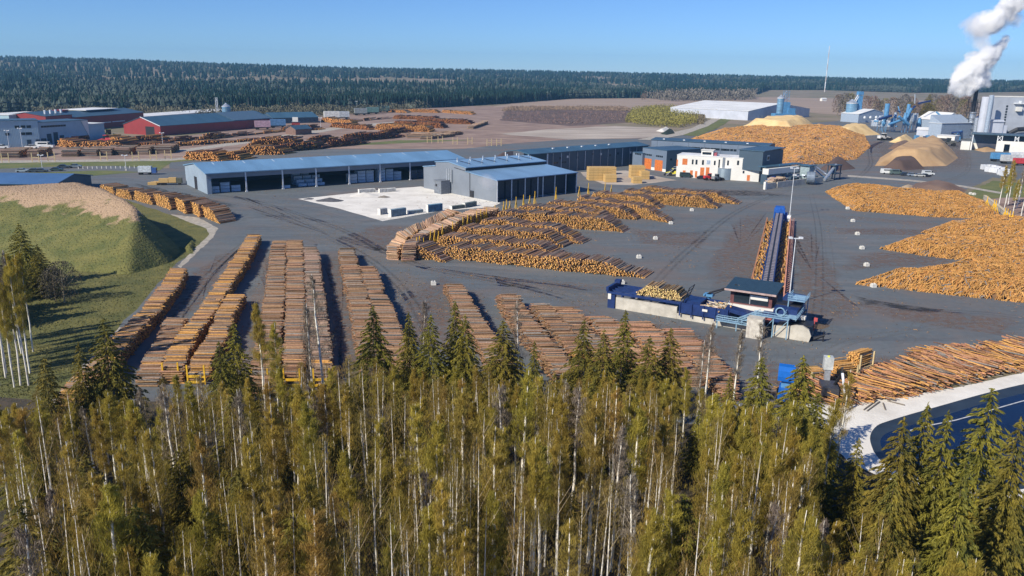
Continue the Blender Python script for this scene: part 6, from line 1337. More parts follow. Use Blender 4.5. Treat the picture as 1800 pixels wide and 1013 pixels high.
# ------------------------------------------------------------------ vehicles
def car(px, rz, col, label, kind='car', group=None, s=1.0):
    r = root({'car':'parked_car','van':'parked_van','pickup':'pickup_truck'}[kind], G(*px, .0), rz, label, kind, group); r.scale = (s,s,s); m = mat('car paint %.2f %.2f %.2f' % col, col, .3, var=.05)
    L, W = (4.6, 1.8) if kind == 'car' else (5.6, 2.1)
    if kind == 'car': prof = [(-L/2,.35),(L/2,.35),(L/2,.75),(L/2-.2,.95),(L*.2,1.05),(-L*.42,1.08),(-L/2,.95)]; cab = [(L*.22,1.0),(L*.10,1.48),(-L*.25,1.50),(-L*.42,1.05)]
    elif kind == 'van': prof = [(-L/2,.4),(L/2,.4),(L/2,1.1),(L*.36,1.3),(-L/2,1.3)]; cab = [(L*.38,1.25),(L*.24,2.2),(-L/2+.1,2.25),(-L/2,1.25)]
    else: prof = [(-L/2,.5),(L/2,.5),(L/2,1.1),(L*.3,1.25),(-L*.02,1.25),(-L*.02,1.2),(-L/2,1.2)]; cab = [(L*.28,1.2),(L*.16,1.9),(-L*.06,1.9),(-L*.1,1.2)]
    obj('body', MB().prism(prof, 'y', -W/2, W/2), m, r); c = obj('cabin', MB().prism(cab, 'y', -W/2+.12, W/2-.12), m_glass if kind != 'van' else m, r)
    if kind != 'van': obj('cab_roof', MB().box(cab[2][0]+.1,-W/2+.2,cab[2][1]-.02,cab[1][0]-.1,W/2-.2,cab[2][1]+.05), m, c)
    else: obj('windscreen', MB().prism([(L*.385,1.3),(L*.26,2.15),(L*.20,2.15),(L*.20,1.3)], 'y', -W/2+.05, W/2-.05), m_glass, c); obj('side_window', MB().box(-L*.35,-W/2+.09,1.5,L*.15,W/2-.09,2.0), m_glass, c)
    for sx in (-1, 1):
        for sy in (-1, 1): obj('wheel', MB().tube((sx*L*.31,sy*(W/2-.12),.36),(sx*L*.31,sy*(W/2+.04),.36),.36,n=12), m_tyre, r)
    return r
cg = 'vehicles parked in a row at the far yard edge'
car((1560,306),-.1,(.75,.75,.72),'white van at the left end of the parked row','van',cg,1.5); car((1575,307),-.1,(.10,.14,.13),'dark green van second in the parked row','van',cg,1.45); car((1592,309),-.1,(.03,.04,.06),'black car in the middle of the parked row','car',cg,1.4)
car((1604,310),-.1,(.25,.30,.36),'grey blue car right of the black one in the parked row','car',cg,1.4); car((1616,311),-.1,(.5,.5,.47),'pale silver car in the parked row','car',cg,1.35); car((1627,311),-.1,(.02,.02,.03),'black car at the right end of the parked row','car',cg,1.3); car((1631,308),-.1,(.6,.62,.62),'white van behind the last black car','van',cg,1.3)
cg = 'cars parked beside the entrance road'
for p, c, l in [((40,303),(.35,.42,.45),'pale grey car leftmost on the entrance parking'),((61,303),(.06,.08,.10),'dark car second on the entrance parking'),((73,303),(.08,.10,.12),'dark blue car third on the entrance parking'),((100,301),(.05,.09,.10),'black estate car on the entrance parking'),((112,296),(.05,.07,.09),'dark car further back on the entrance parking'),((133,295),(.20,.25,.28),'grey car rightmost on the entrance parking')]: car(p,.3,c,l,'car',cg,1.5)
cg = 'vehicles in front of the left workshops'
for p, c, l, k in [((64,254),(.75,.75,.7),'white van before the dark workshop gates','van'),((104,252),(.7,.7,.68),'white van right of the dark gates','van'),((58,262),(.72,.72,.7),'white car low before the workshops','car'),((80,261),(.75,.75,.72),'white van beside the log trailers at left','van'),((140,253),(.55,.6,.6),'white car before the narrow hall','car'),((125,254),(.1,.14,.18),'dark car before the workshops','car'),((4,262),(.6,.62,.62),'white car at the left photo edge','car')]: car(p,.2,c,l,k,cg,2.2)
cg = 'vehicles before the white office'
car((1206,312),-.2,(.03,.05,.05),'dark green van before the small office doors','van',cg,1.4); car((1234,315),-.2,(.02,.025,.04),'black car before the orange office doors','car',cg,1.4)
def loader(px, rz, col, label, s=1.0, name='wheel_loader'):
    r = root(name, G(*px), rz, label, 'loader'); r.scale = (s,s,s); m = mat('machine paint %.2f %.2f %.2f' % col, col, .5)
    obj('body', MB().box(-3.2,-1.1,1.1,-.4,1.1,2.5).box(-.4,-.9,.9,1.8,.9,1.7), m, r); c = obj('cabin', MB().box(-.9,-.85,1.9,.7,.85,3.5), m_glass, r); obj('cab_roof', MB().box(-1.0,-.95,3.5,.8,.95,3.7), m, c)
    obj('lift_arm', MB().cbox(2.4,-.6,1.7,2.6,.22,.35,0,0,.25).cbox(2.4,.6,1.7,2.6,.22,.35,0,0,.25), m, r); obj('bucket', MB().prism([(3.4,.2),(4.6,.2),(4.7,.5),(3.9,1.5),(3.4,1.4)], 'y', -1.4, 1.4), m_black, r)
    for x in (-2.2, 1.3):
        for y in (-1.15, 1.15): obj('wheel', MB().tube((x,y-.3,.85),(x,y+.3,.85),.85,n=14), m_tyre, r)
    return r
loader((1553,247), .3, (.75,.75,.72), 'white wheel loader left of the small sawdust heap', 1.9); loader((1183,309), 2.9, (.72,.62,.05), 'yellow forklift truck beside the small steel stair', 1.2, 'forklift'); loader((1247,317), .2, (.6,.04,.05), 'red tractor beside the round tank', 1.1, 'tractor'); loader((1260,318), .6, (.25,.27,.28), 'grey forklift beside the round tank', 1.1, 'forklift')
loader((193,246), .5, (.80,.60,.08), 'yellow roofed log loader before the red gable', 2.4, 'log_loader'); loader((187,252), 3, (.5,.05,.06), 'red loader low beside the orange log pile', 1.8, 'log_loader')
loader((1666,257), 2.8, (.10,.10,.09), 'dark wheel loader before the low open shed', 2.0)
def trailer(px, rz, col, label, s=1.0, L=12, name='trailer', group=None):
    r = root(name, G(*px), rz, label, 'trailer', group); r.scale = (s,s,s); obj('box_body', MB().box(-L/2,-1.25,1.2,L/2,1.25,4.0), mat('trailer paint %.2f %.2f %.2f' % col, col, .5), r); obj('chassis', MB().box(-L/2,-.8,.8,L/2,.8,1.2), m_black, r)
    for x in (-L*.4, -L*.3, L*.3):
        for y in (-1.05, 1.05): obj('wheel', MB().tube((x,y-.2,.5),(x,y+.2,.5),.5,n=10), m_tyre, r)
    return r
tg = 'trailers parked along the old yard'
for p, c, l, s in [((462,228),(.45,.30,.36),'pinkish trailer at the end of the red hall',2.2),((489,225),(.10,.22,.40),'blue trailer beside the teal roofed hall',2.2),((583,211),(.70,.70,.66),'white fronted truck trailer first in the row by the wood',2.6),((602,210),(.55,.58,.6),'pale grey trailer second in the row by the wood',2.4),((634,203),(.25,.28,.28),'dark grey trailer third in the row by the wood',2.4),((655,201),(.12,.22,.20),'green trailer fourth in the row by the wood',2.4),((674,198),(.10,.17,.15),'dark green trailer fifth in the row by the wood',2.4),((720,193),(.35,.42,.33),'lone green truck on the slope before the wood',2.2)]: trailer(p, .35, c, l, s, 7, 'trailer', tg)
tg = 'vehicles and containers at the right edge'
for p, c, l, s in [((1757,284),(.10,.30,.55),'bright blue container stack at the right edge',1.6),((1775,288),(.55,.56,.56),'long pale container beside the blue one',1.6),((1790,283),(.72,.72,.72),'white trailer roof behind the pale container',1.6),((1794,291),(.55,.05,.06),'red truck box at the right edge',1.3)]: trailer(p, -.05, c, l, s, 8, 'container', tg)
# truck by the entrance and the loaded timber truck
t_ = trailer((256,307), .15, (.55,.60,.62), 'white and blue lorry parked beside the entrance posts', 1.2, 6, 'lorry'); obj('cab', MB().box(3.2,-1.2,.8,5.2,1.2,3.2), mat('lorry blue', (.04,.10,.30), .4), t_); obj('windscreen', MB().box(5.2,-1.0,1.9,5.25,1.0,2.9), m_glass, t_)
g0 = G(301, 325); tl = root('timber_carrier', g0, .2, 'dark carrier loaded with sawn timber beside the hall gable', 'carrier'); obj('bed', MB().box(-6,-1.4,.9,3,1.4,1.3), m_black, tl); obj('cab', MB().box(3,-1.3,.9,5.6,1.3,3.6), mat('dull olive paint', (.10,.10,.07)), tl); obj('timber_load', MB().box(-5.8,-1.3,1.3,-1.2,1.3,3.4).box(-1.0,-1.3,1.3,2.8,1.3,3.8), m_ytim, tl)
for x in (-4.5, -3, 4.2): 
    for y in (-1.2, 1.2): obj('wheel', MB().tube((x,y-.25,.55),(x,y+.25,.55),.55,n=12), m_tyre, tl)
for k in range(3): o = obj('sawn_timber_stack', MB().box(-2.2,-.8,.1,2.2,.8,1.5).box(-2.1,-.7,0,-1.8,.7,.1), m_ytim); o.location = g0+Vector((-9+k*.6, -2+k*2.2, 0)); o.rotation_euler = (0,0,.2); tag(o, ['pale timber bundle left of the loaded carrier','pale timber bundle behind the loaded carrier','small timber bundle beside the hall gable'][k], 'timber stack')
# white bales at the right edge
bl = MB().box(-1.6,-1.6,.05,1.6,1.6,3.0).box(-1.5,-1.5,3.0,1.5,1.5,3.3).mesh('bulk_bag', mat('white bag cloth', (.66,.68,.70), .8, var=.15, scale=.8, bump=.1))
for k, (x, y) in enumerate([(1729,298),(1737,302),(1744,303),(1751,304),(1757,307),(1763,309),(1740,298),(1748,299),(1755,301),(1762,303),(1768,306)]):
    o = link(bpy.data.objects.new('bulk_bag', bl)); o.location = G(x, y); o.rotation_euler = (0,0,k*.3); tag(o, 'white bulk bag in the cluster by the right edge birches' if k else 'lone white bulk bag left of the cluster', 'bulk bag', 'white bulk bags at the right edge' if k else None)
# grapple loader and blue machine near the pond
g = G(1453, 700); r = root('grapple_loader', g, 1.35, 'black and white log grapple loader with raised cabin beside the staked log bunk', 'grapple loader')
obj('track', MB().box(-2.8,-1.8,0,2.8,-1.0,1.0).box(-2.8,1.0,0,2.8,1.8,1.0), m_black, r); obj('undercarriage', MB().box(-1.6,-1.0,.6,1.6,1.0,1.5), m_black, r); obj('house', MB().box(-3.0,-1.5,1.6,1.4,1.5,3.2), mat('dark grey machine', (.05,.05,.06), .5), r)
c = obj('cabin', MB().box(1.0,-.7,5.4,2.8,1.0,7.8), mat('pale grey cab', (.55,.57,.55), .4), r, 'raised pale grey cabin'); obj('windscreen', MB().box(2.8,-.55,5.8,2.85,.85,7.5).box(1.2,-.75,5.9,2.6,-.7,7.5), m_glass, c); obj('cab_riser', MB().box(1.2,-.4,3.2,2.4,.6,5.4), m_grey, c)
obj('boom', MB().tube((0,-1.0,2.6),(-3.6,-1.6,6.6),.32,.24,n=6).tube((.4,-1.1,2.4),(-2,-1.4,4.6),.14,n=6), m_black, r); obj('stick', MB().tube((-3.6,-1.6,6.6),(-6.6,-1.8,3.6),.26,.16,n=6), m_wpost, r); obj('grapple', MB().tube((-6.6,-1.8,3.6),(-6.9,-1.5,1.2),.22,.1,n=6).tube((-6.6,-1.8,3.6),(-6.3,-2.3,1.2),.22,.1,n=6), m_black, r)
obj('work_lamp', MB().box(1.6,0,7.8,2.0,.4,8.05), mat('yellow lamp', (.7,.7,.1)), r)
g = G(1378, 700); r = root('blue_machine', g, 1.2, 'bright blue machine with rounded hood half hidden behind spruces', 'machine'); m_bb = mat('vivid blue paint', (.01,.13,.50), .35, var=.1)
obj('chassis', MB().box(-3.6,-1.1,.7,2.6,1.1,2.2), m_bb, r); obj('hood', MB().prism([(-.9,3.7),(2.6,3.7),(2.9,4.6),(2.7,5.6),(2.0,6.3),(1.0,6.6),(-.1,6.4),(-.8,5.7),(-1.0,4.6)], 'y', -1.5, 1.5), m_bb, r, 'rounded blue hood'); obj('neck', MB().box(-.2,-.8,2.2,1.6,.8,3.8), m_sky, r); obj('white_band', MB().box(-.6,-1.56,4.7,2.0,-1.5,5.1), m_wht, r); obj('windscreen', MB().box(-.4,-1.55,5.3,1.8,-1.5,6.0), m_glass, r)
for x in (-2.6, 1.6):
    for y in (-1.2, 1.2): obj('wheel', MB().tube((x,y-.25,.7),(x,y+.25,.7),.7,n=12), m_tyre, r)
# staked bunks
def bunk(px0, px1, length, h, label, col=None, axis=None, seed=150, group='staked log bunks'):
    """frame with stakes at the near end of a stack"""
    A = G(*px0); B = G(*px1); r = root('stake_bunk', A, math.atan2(B.y-A.y, B.x-A.x), label, 'bunk', group); L = (B-A).length; m = mat('yellow bunk steel', (.85,.50,.03), .5) if col is None else col
    for x in (0, L): obj('stake', MB().box(x-.14,-.14,0,x+.14,.14,h+.8), m, r)
    obj('cross_beam', MB().box(-.2,-.2,.3,L+.2,.2,.7).box(0,-.1,h*.45,L,.1,h*.6), m, r)
    return r, L
for p0, p1, l in [((288,672),(315,671),'yellow steel bunk end at the near end of the long orange stack'),((331,676),(361,676),'yellow steel bunk end at the shorter stack beside the spruce'),((500,682),(528,682),'yellow steel bunk end at the near end of the middle stack of the trio'),((552,682),(580,681),'yellow steel bunk end at the right stack of the trio, behind birch twigs'),((444,682),(472,682),'yellow steel bunk end at the stack left of the trio')]: bunk(p0, p1, 5, 3.2, l)
m_ws = mat('pale wooden stake', (.62,.48,.25), .7)
for k, (x0, y0, x1, y1, hh) in enumerate([(1476,682,1504,678,4.0),(1508,672,1531,664,5.4),(1424,684,1448,682,3.2)]):
    a = G(x0, y0); b = G(x1, y1); back = Vector((-.6, 4.6, 0)); P0, P1, rr = pile_logs([tuple(a+back*.15), tuple(a+back)], [tuple(b+back*.15), tuple(b+back)], lambda s, t: hh, .28, 160+k, modamp=.1)
    tag(obj('log_pile', logs_mesh('log_pile', P0, P1, rr, seed=160+k, endmix=.5, barkc=np.array([.50,.31,.13])), None), ['staked orange log bundle right beside the grapple loader','tall staked orange log bundle with bright ends at the asphalt','low staked log bundle left of the grapple loader'][k], 'log pile', 'staked log bundles by the loader', 'stuff')
    bunk((x0, y0+1), (x1, y1+1), 5, hh-.3, ['pale wooden stakes in front of the bundle beside the loader','pale wooden stakes in front of the tall bundle','pale stakes of the low bundle left of the loader'][k], m_ws)
# trestles, fence posts, person
tr_ = root('log_trestle', (0,0,0), 0, '', 'trestle'); obj('post', MB().box(-2.2,-.2,0,-1.7,.2,6), m_ws, tr_); obj('post', MB().box(1.7,-.2,0,2.2,.2,6), m_ws, tr_); obj('crossbar', MB().box(-1.7,-.15,2.6,1.7,.15,3.1), m_ws, tr_)
for k, p in enumerate([(755,252),(774,252),(800,254),(826,254),(860,257),(877,257),(239,283),(63,285),(91,284),(10,286),(183,283),(270,281),(296,280)]):
    o = tr_ if k == 0 else copy_tree(tr_); o.location = G(*p); o.rotation_euler = (0,0,.3); tag(o, 'H shaped wooden trestle standing on the brown lot behind the hall roof' if k < 6 else 'H shaped wooden trestle beside the pulpwood stacks and service road', 'trestle', 'wooden trestles on the brown lot' if k < 6 else 'wooden trestles by the service road')
ps = MB().cbox(0,0,.7,.3,.3,1.4).cbox(0,0,1.45,.34,.34,.12).mesh('road_post', m_wht)
for k in range(16):
    o = link(bpy.data.objects.new('road_post', ps)); o.location = G(138+k*8.2, 297.5-k*.12); tag(o, 'short white post in the line along the entrance road', 'post', 'white posts along the entrance road')
def person(px, label, shirt):
    """standing figure about 1.8 m, one skinned body"""
    J = [(0,0,.98),(0,0,1.25),(0,0,1.45),(0,0,1.56),(0,0,1.68),(0,.02,1.78),(.19,0,1.42),(.25,0,1.15),(.23,.10,.92),(-.19,0,1.42),(-.25,0,1.15),(-.24,.06,.90),(.10,0,.92),(.11,.03,.50),(.11,-.02,.08),(.12,.13,.04),(-.10,0,.92),(-.12,-.04,.50),(-.12,-.06,.08),(-.12,.10,.04)]
    E = [(0,1),(1,2),(2,3),(3,4),(4,5),(2,6),(6,7),(7,8),(2,9),(9,10),(10,11),(0,12),(12,13),(13,14),(14,15),(0,16),(16,17),(17,18),(18,19)]
    R_ = [.16,.15,.15,.06,.10,.07,.07,.05,.035,.07,.05,.035,.10,.07,.05,.04,.10,.07,.05,.04]
    me = bpy.data.meshes.new('person'); me.from_pydata(J, E, []); me.update(); o = link(bpy.data.objects.new('person', me)); sk = o.modifiers.new('skin', 'SKIN'); o.modifiers.new('sub', 'SUBSURF').levels = 1
    for v, q in zip(me.skin_vertices[0].data, R_): v.radius = (q, q)
    me.skin_vertices[0].data[0].use_root = True; me.materials.append(shirt); o.location = G(*px); o.rotation_euler = (0,0,.6); return tag(o, label, 'person')
person((362,369), 'person in pale jacket and dark trousers standing on the asphalt near the mound', mat('pale jacket', (.45,.40,.33), .8)).scale = (1.25,)*3
# far mast
r = root('radio_mast', G(1449,165), 0, 'very tall thin pale radio mast beyond the ploughed field', 'mast'); hm = ztop((1449,165), 81)
for k in range(8): obj('section', MB().tube((0,0,hm*k/8),(0,0,hm*(k+1)/8),2.0-.1*k,n=5), m_wpost if k % 2 else mat('pale mast band', (.55,.50,.48)), r)
r, L, h = quickb('white_shed', 'tiny white shed in the middle of the ploughed field', (1445,178), (1453,178), 8, 174, m_wht, m_roof_w, 2)
# ------------------------------------------------------------------ middle distance trees
def far_tree(name, label, px, h, tintm, seed, group, wide=.32, z0=.15, n=650, cat='tree', sz=None):
    rg = np.random.RandomState(seed); g = G(*px); r = root(name, g, 0, label, cat, group); tr = MB().tube((0,0,0),(0,0,h*.9),h*.018,h*.004,n=5)
    for k in range(9): a = rg.uniform(0, 6.28); z = h*rg.uniform(.25, .7); q = h*wide*.8; tr.tube((0,0,z),(q*math.cos(a),q*math.sin(a),z+h*.25),h*.007,h*.002,n=3)
    obj('trunk', tr, m_limb, r); t = rg.uniform(0, 1, n)**.8; rad = wide*h*np.sqrt(np.clip(1-((t-.45)/.58)**2, 0.02, 1)); a = rg.uniform(0, 6.28, n); q = rad*np.sqrt(rg.uniform(.15, 1, n))
    C = np.stack([q*np.cos(a), q*np.sin(a), h*(z0+(1-z0)*t)], 1); s_ = sz or h*.05; V, f = slivers(rg, C, rg.normal(0, .5, (n, 3))+[0,0,.6], np.full(n, s_*1.5), np.full(n, s_*.55)); obj('crown', fast_mesh('crown', V, [f], tintm, facecol=rg.uniform(.6, 1.3, (n, 1))*np.ones((1, 3))), None, r); return r
m_fbrown = mat('far brown twigs', (.20,.135,.095), .9, attr='Col', rnd=.3, scale=.2); m_fgreen = mat('far budding green', (.17,.15,.05), .9, attr='Col', rnd=.3, scale=.2); m_fgrey = mat('far grey twigs', (.18,.16,.135), .9, attr='Col', rnd=.3, scale=.2)
R3 = random.Random(5); g1 = 'bare trees between the silo and the boiler house'
xs_ = [1472,1481,1490,1520,1532,1545,1553,1566,1578,1586,1597,1606,1616,1636,1646,1655,1664,1673,1683,1692,1699,1709,1540,1600,1650,1580,1690,1668]
for k, x in enumerate(xs_):
    y = R3.uniform(200, 206) if x < 1560 else R3.uniform(203, 214); hh = R3.uniform(24, 36); m = [m_fbrown, m_fgrey, m_fgreen, m_fbrown][k % 4]
    far_tree('bare_tree', {id(m_fbrown):'brown leafless tree in the row between silo and boiler house',id(m_fgrey):'grey leafless tree in the row between silo and boiler house',id(m_fgreen):'greenish budding tree in the row between silo and boiler house'}[id(m)], (x, y), hh, m, 200+k, g1)
o = put(sprucep, 2, *G(1628,212).xy, 38, 18.0, 0, 'single dark spruce among the bare trees behind the pellet plant', 'spruces of the foreground wood', 1.3)
g2 = 'birches at the right yard corner'
for k, (x, y) in enumerate([(1755,366),(1764,371),(1772,360),(1780,378),(1787,366),(1795,380),(1803,372),(1812,385),(1768,358),(1790,356),(1800,395),(1822,372),(1835,380)]):
    g = G(x, y); o = put(birchp, [1,3,5,0,7][k % 5], g.x, g.y, R3.uniform(17, 23), 19.0, k, 'slender birch with pale trunk at the right yard corner by the wall', g2, 1.1)
far_tree('lone_tree', 'single round bare tree on the far ploughed field', (1131,178), 18, m_fbrown, 301, None, .4)
# left shrubs
for k, (px, hh, lb) in enumerate([((98,530),9,'bare shrub on the grass left of the twin one'),((114,532),11,'bare dark shrub on the grass before the mound')]): far_tree('shrub', lb, px, hh, mat('dark twigs', (.085,.075,.05), .9, attr='Col', rnd=.2), 310+k, 'shrubs on the grass', .42, .1, 1500, 'shrub', .35)
# willow thicket and shrub belts
def thicket(label, px, h, col, n, seed, sz=2.6, kind='stuff'):
    P = np.array([[*G(*p).xy] for p in px]); rg = np.random.RandomState(seed); x0, y0 = P.min(0); x1, y1 = P.max(0); x = rg.uniform(x0, x1, n*4); y = rg.uniform(y0, y1, n*4); ins = np.zeros(len(x), bool)
    for i in range(len(P)):
        a = P[i]; b = P[(i+1) % len(P)]; c = ((a[1] > y) != (b[1] > y)); xx = a[0]+(y-a[1])*(b[0]-a[0])/((b[1]-a[1]) if abs(b[1]-a[1]) > 1e-9 else 1e-9); ins ^= c & (x < xx)
    x = x[ins][:n]; y = y[ins][:n]; k = len(x); top = h*(.35+.75*vnoise(x, y, 17, seed)); C = np.stack([x, y, top*rg.uniform(.1, 1, k)], 1); V, f = slivers(rg, C, rg.normal(0, .5, (k, 3))+[0,0,1], np.full(k, sz), np.full(k, sz*.4))
    m = mat('thicket %s' % label[:18], col, .9, attr='Col', scale=.05, coord='World'); tag(obj('shrubbery', fast_mesh('shrubbery', V, [f], m, facecol=rg.uniform(.65, 1.25, (k, 1))*np.ones((1, 3))), None), label, 'shrubbery', None, 'stuff')
thicket('yellow green willow thicket inside the road bend', [(1098,216),(1110,200),(1150,192),(1200,196),(1228,206),(1225,218),(1190,226),(1140,222)], 11, (.26,.23,.05), 16000, 1, 2.4)
thicket('brown reeds and bushes along the far heath', [(880,196),(900,189),(1100,189),(1110,196),(1000,194)], 4, (.30,.21,.14), 7000, 2, 2.4)
thicket('grey bushes at the foot of the wood behind the red hall', [(60,204),(200,204),(480,200),(640,196),(760,192),(640,202),(480,208),(200,212),(60,212)], 15, (.13,.125,.08), 15000, 3, 3.2)
thicket('brown scrub beside the willow thicket', [(1205,214),(1225,202),(1240,206),(1236,220)], 9, (.20,.16,.09), 3000, 4, 2.2)
thicket('bare scrub covering the reddish heath', [(885,212),(893,197),(1100,197),(1112,212),(1000,220)], 1.2, (.24,.15,.12), 2500, 5, 2.0)
thicket('pale leafless trees before the wood beyond the field', [(1120,172),(1180,172),(1330,170),(1325,176),(1180,179)], 26, (.17,.15,.12), 5000, 6, 7)
# ------------------------------------------------------------------ tracks, stains and litter on the asphalt
def stain_mat(name, col, amt, sc=.6, lo=.42, hi=.62):
    m = mat(name, col, .9, var=.2, coord='World', scale=.4); t = m.node_tree; L = t.links; b = t.nodes['Principled BSDF']
    g = N(t, 'ShaderNodeNewGeometry'); n = N(t, 'ShaderNodeTexNoise'); n.inputs['Scale'].default_value = sc; n.inputs['Detail'].default_value = 6; n.inputs['Roughness'].default_value = .7; L.new(g.outputs['Position'], n.inputs[0])
    r = N(t, 'ShaderNodeMapRange'); r.inputs[1].default_value = lo; r.inputs[2].default_value = hi; r.inputs[4].default_value = amt; L.new(n.outputs['Fac'], r.inputs[0])
    e = N(t, 'ShaderNodeAttribute', attribute_name='Edge'); mu = N(t, 'ShaderNodeMath', operation='MULTIPLY'); L.new(r.outputs[0], mu.inputs[0]); L.new(e.outputs['Fac'], mu.inputs[1]); L.new(mu.outputs[0], b.inputs['Alpha']); return m
def set_edge(me, vals):
    at = me.attributes.new('Edge', 'FLOAT', 'POINT'); at.data.foreach_set('value', np.array(vals, np.float32))
ST = [.0]
def stain(px, m, label, z):     # centre outwards fading patch of spilled bark
    g = [G(*p) for p in px]; c = sum(g, Vector((0,0,0)))/len(g); n = len(g); rings = [0, .35, .7, 1.0]; V = [(c.x, c.y, z)]; e = [1.0]; F_ = []
    out = jit(g, 6, 1.5, n); n = len(out)
    for r_, ev in ((.4, 1), (.75, .8), (1.0, 0)):
        for p in out: q = c.lerp(p, r_); V.append((q.x, q.y, z)); e.append(ev)
    for i in range(n):
        j = (i+1) % n; F_.append((0, 1+i, 1+j))
        for k in range(2): F_.append((1+k*n+i, 1+(k+1)*n+i, 1+(k+1)*n+j, 1+k*n+j))
    me = bpy.data.meshes.new('bark_litter'); me.from_pydata(V, [], F_); me.materials.append(m); set_edge(me, e); me.update(); tag(obj('ground_litter', me, None), label, kind='structure')
m_lit = stain_mat('spilled bark', (.22, .135, .095), .7, .5); m_lit2 = stain_mat('orange chips', (.36, .19, .09), .6, .9, .48, .66); m_dk = stain_mat('dark wet patch', (.035, .036, .04), .75, .3, .40, .6); m_pl = stain_mat('pale dust', (.27, .24, .21), .55, .35, .42, .62)
zz = [.026]
def nz_(): zz[0] += .0012; return zz[0]
for px, m, l in [([(1235,470),(1300,380),(1350,372),(1345,500),(1260,520)], m_lit, 'brown bark litter left of the long conveyor'),([(1400,520),(1392,400),(1425,400),(1520,560),(1430,600)], m_lit, 'brown bark litter right of the conveyor'),
   ([(590,420),(660,395),(760,398),(700,440),(620,440)], m_lit, 'reddish bark litter before the gravel pad'),([(700,520),(780,480),(860,520),(880,600),(760,640),(700,600)], m_lit, 'brown bark litter around the thin log stack'),([(570,440),(600,440),(660,620),(640,700),(590,690),(580,560)], m_lit, 'bark litter in the lane between middle stacks'),
   ([(330,480),(400,440),(440,420),(330,560),(280,600)], m_lit, 'bark litter beside the leftmost stack'),([(560,415),(470,640),(420,700),(400,640),(470,440)], m_lit2, 'chips around the middle trio'),([(1060,560),(1290,590),(1300,640),(1150,610),(1050,590)], m_lit, 'bark litter before the infeed wall'),
   ([(1480,478),(1700,465),(1690,455),(1560,440),(1480,450)], m_lit, 'reddish litter between the peaked and largest heaps'),([(1480,530),(1800,560),(1800,600),(1560,560)], m_lit, 'brown litter in front of the largest heap'),([(1100,400),(1250,410),(1240,440),(1120,430)], m_lit, 'brown litter on the empty sorting ground'),
   ([(730,468),(900,490),(1140,505),(1150,515),(900,505),(740,482)], m_lit2, 'orange chips along the foot of the front fan row'),([(1460,400),(1700,404),(1690,416),(1470,412)], m_lit, 'brown litter between the far heaps'),([(1300,640),(1450,640),(1600,620),(1700,622),(1480,700),(1330,740)], m_lit, 'brown litter around the loader'),
   ([(1440,376),(1650,392),(1740,402),(1640,398),(1470,386)], m_lit2, 'orange chips along the far heap'),([(860,480),(1100,520),(1060,545),(880,520)], m_pl, 'pale dust on the wheel lane'),([(400,340),(620,400),(760,470),(700,480),(520,420)], m_pl, 'pale dust on the main lane'),([(650,500),(720,470),(760,500),(700,540)], m_pl, 'pale dust ring beside the paired stacks'),
   ([(1500,520),(1660,545),(1640,552),(1510,535)], m_dk, 'dark wet skid patch before the largest heap'),([(1080,330),(1330,335),(1400,345),(1180,345)], m_dk, 'dark patch before the office'),([(230,320),(420,360),(400,375),(260,340)], m_dk, 'dark patch before the hall'),([(1150,640),(1240,700),(1290,760),(1180,740)], m_dk, 'dark patch at the wood edge'),
   ([(1520,250),(1700,245),(1720,300),(1560,310)], m_lit, 'brown dust around the chip heap'),([(1260,225),(1560,240),(1560,300),(1500,300)], m_lit2, 'rust litter around the huge log field')]: stain(px, m, l, nz_())
def track(px, w_, m, label, z=None, gap=2.1):
    g = [G(*p) for p in px]; pts = []
    for i in range(len(g)-1):
        p0 = g[max(i-1, 0)]; p1 = g[i]; p2 = g[i+1]; p3 = g[min(i+2, len(g)-1)]
        for k in range(10):
            t = k/10; pts.append(.5*((2*p1)+(p2-p0)*t+(2*p0-5*p1+4*p2-p3)*t*t+(3*p1-p0-3*p2+p3)*t**3))
    pts.append(g[-1]); z = z or nz_(); V = []; F_ = []; e = []
    for sd in (-1, 1):
        b0 = len(V)
        for i, p in enumerate(pts):
            d = (pts[min(i+1, len(pts)-1)]-pts[max(i-1, 0)]).normalized(); n = Vector((-d.y, d.x, 0)); c = p+n*sd*gap/2; f = min(1, i/8, (len(pts)-1-i)/8)
            for o_, ev in ((-w_, 0), (0, 1), (w_, 0)): q = c+n*o_; V.append((q.x, q.y, z)); e.append(ev*f)
        for i in range(len(pts)-1):
            for k in (0, 1): a = b0+i*3+k; F_.append((a, a+3, a+4, a+1))
    me = bpy.data.meshes.new('tyre_track'); me.from_pydata(V, [], F_); me.materials.append(m); set_edge(me, e); me.update(); tag(obj('ground_track', me, None), label, kind='structure')
m_td = stain_mat('dark tyre marks', (.05, .054, .06), .42, .5, .38, .62); m_tp = stain_mat('pale tyre marks', (.22, .21, .20), .4, .5, .38, .6)
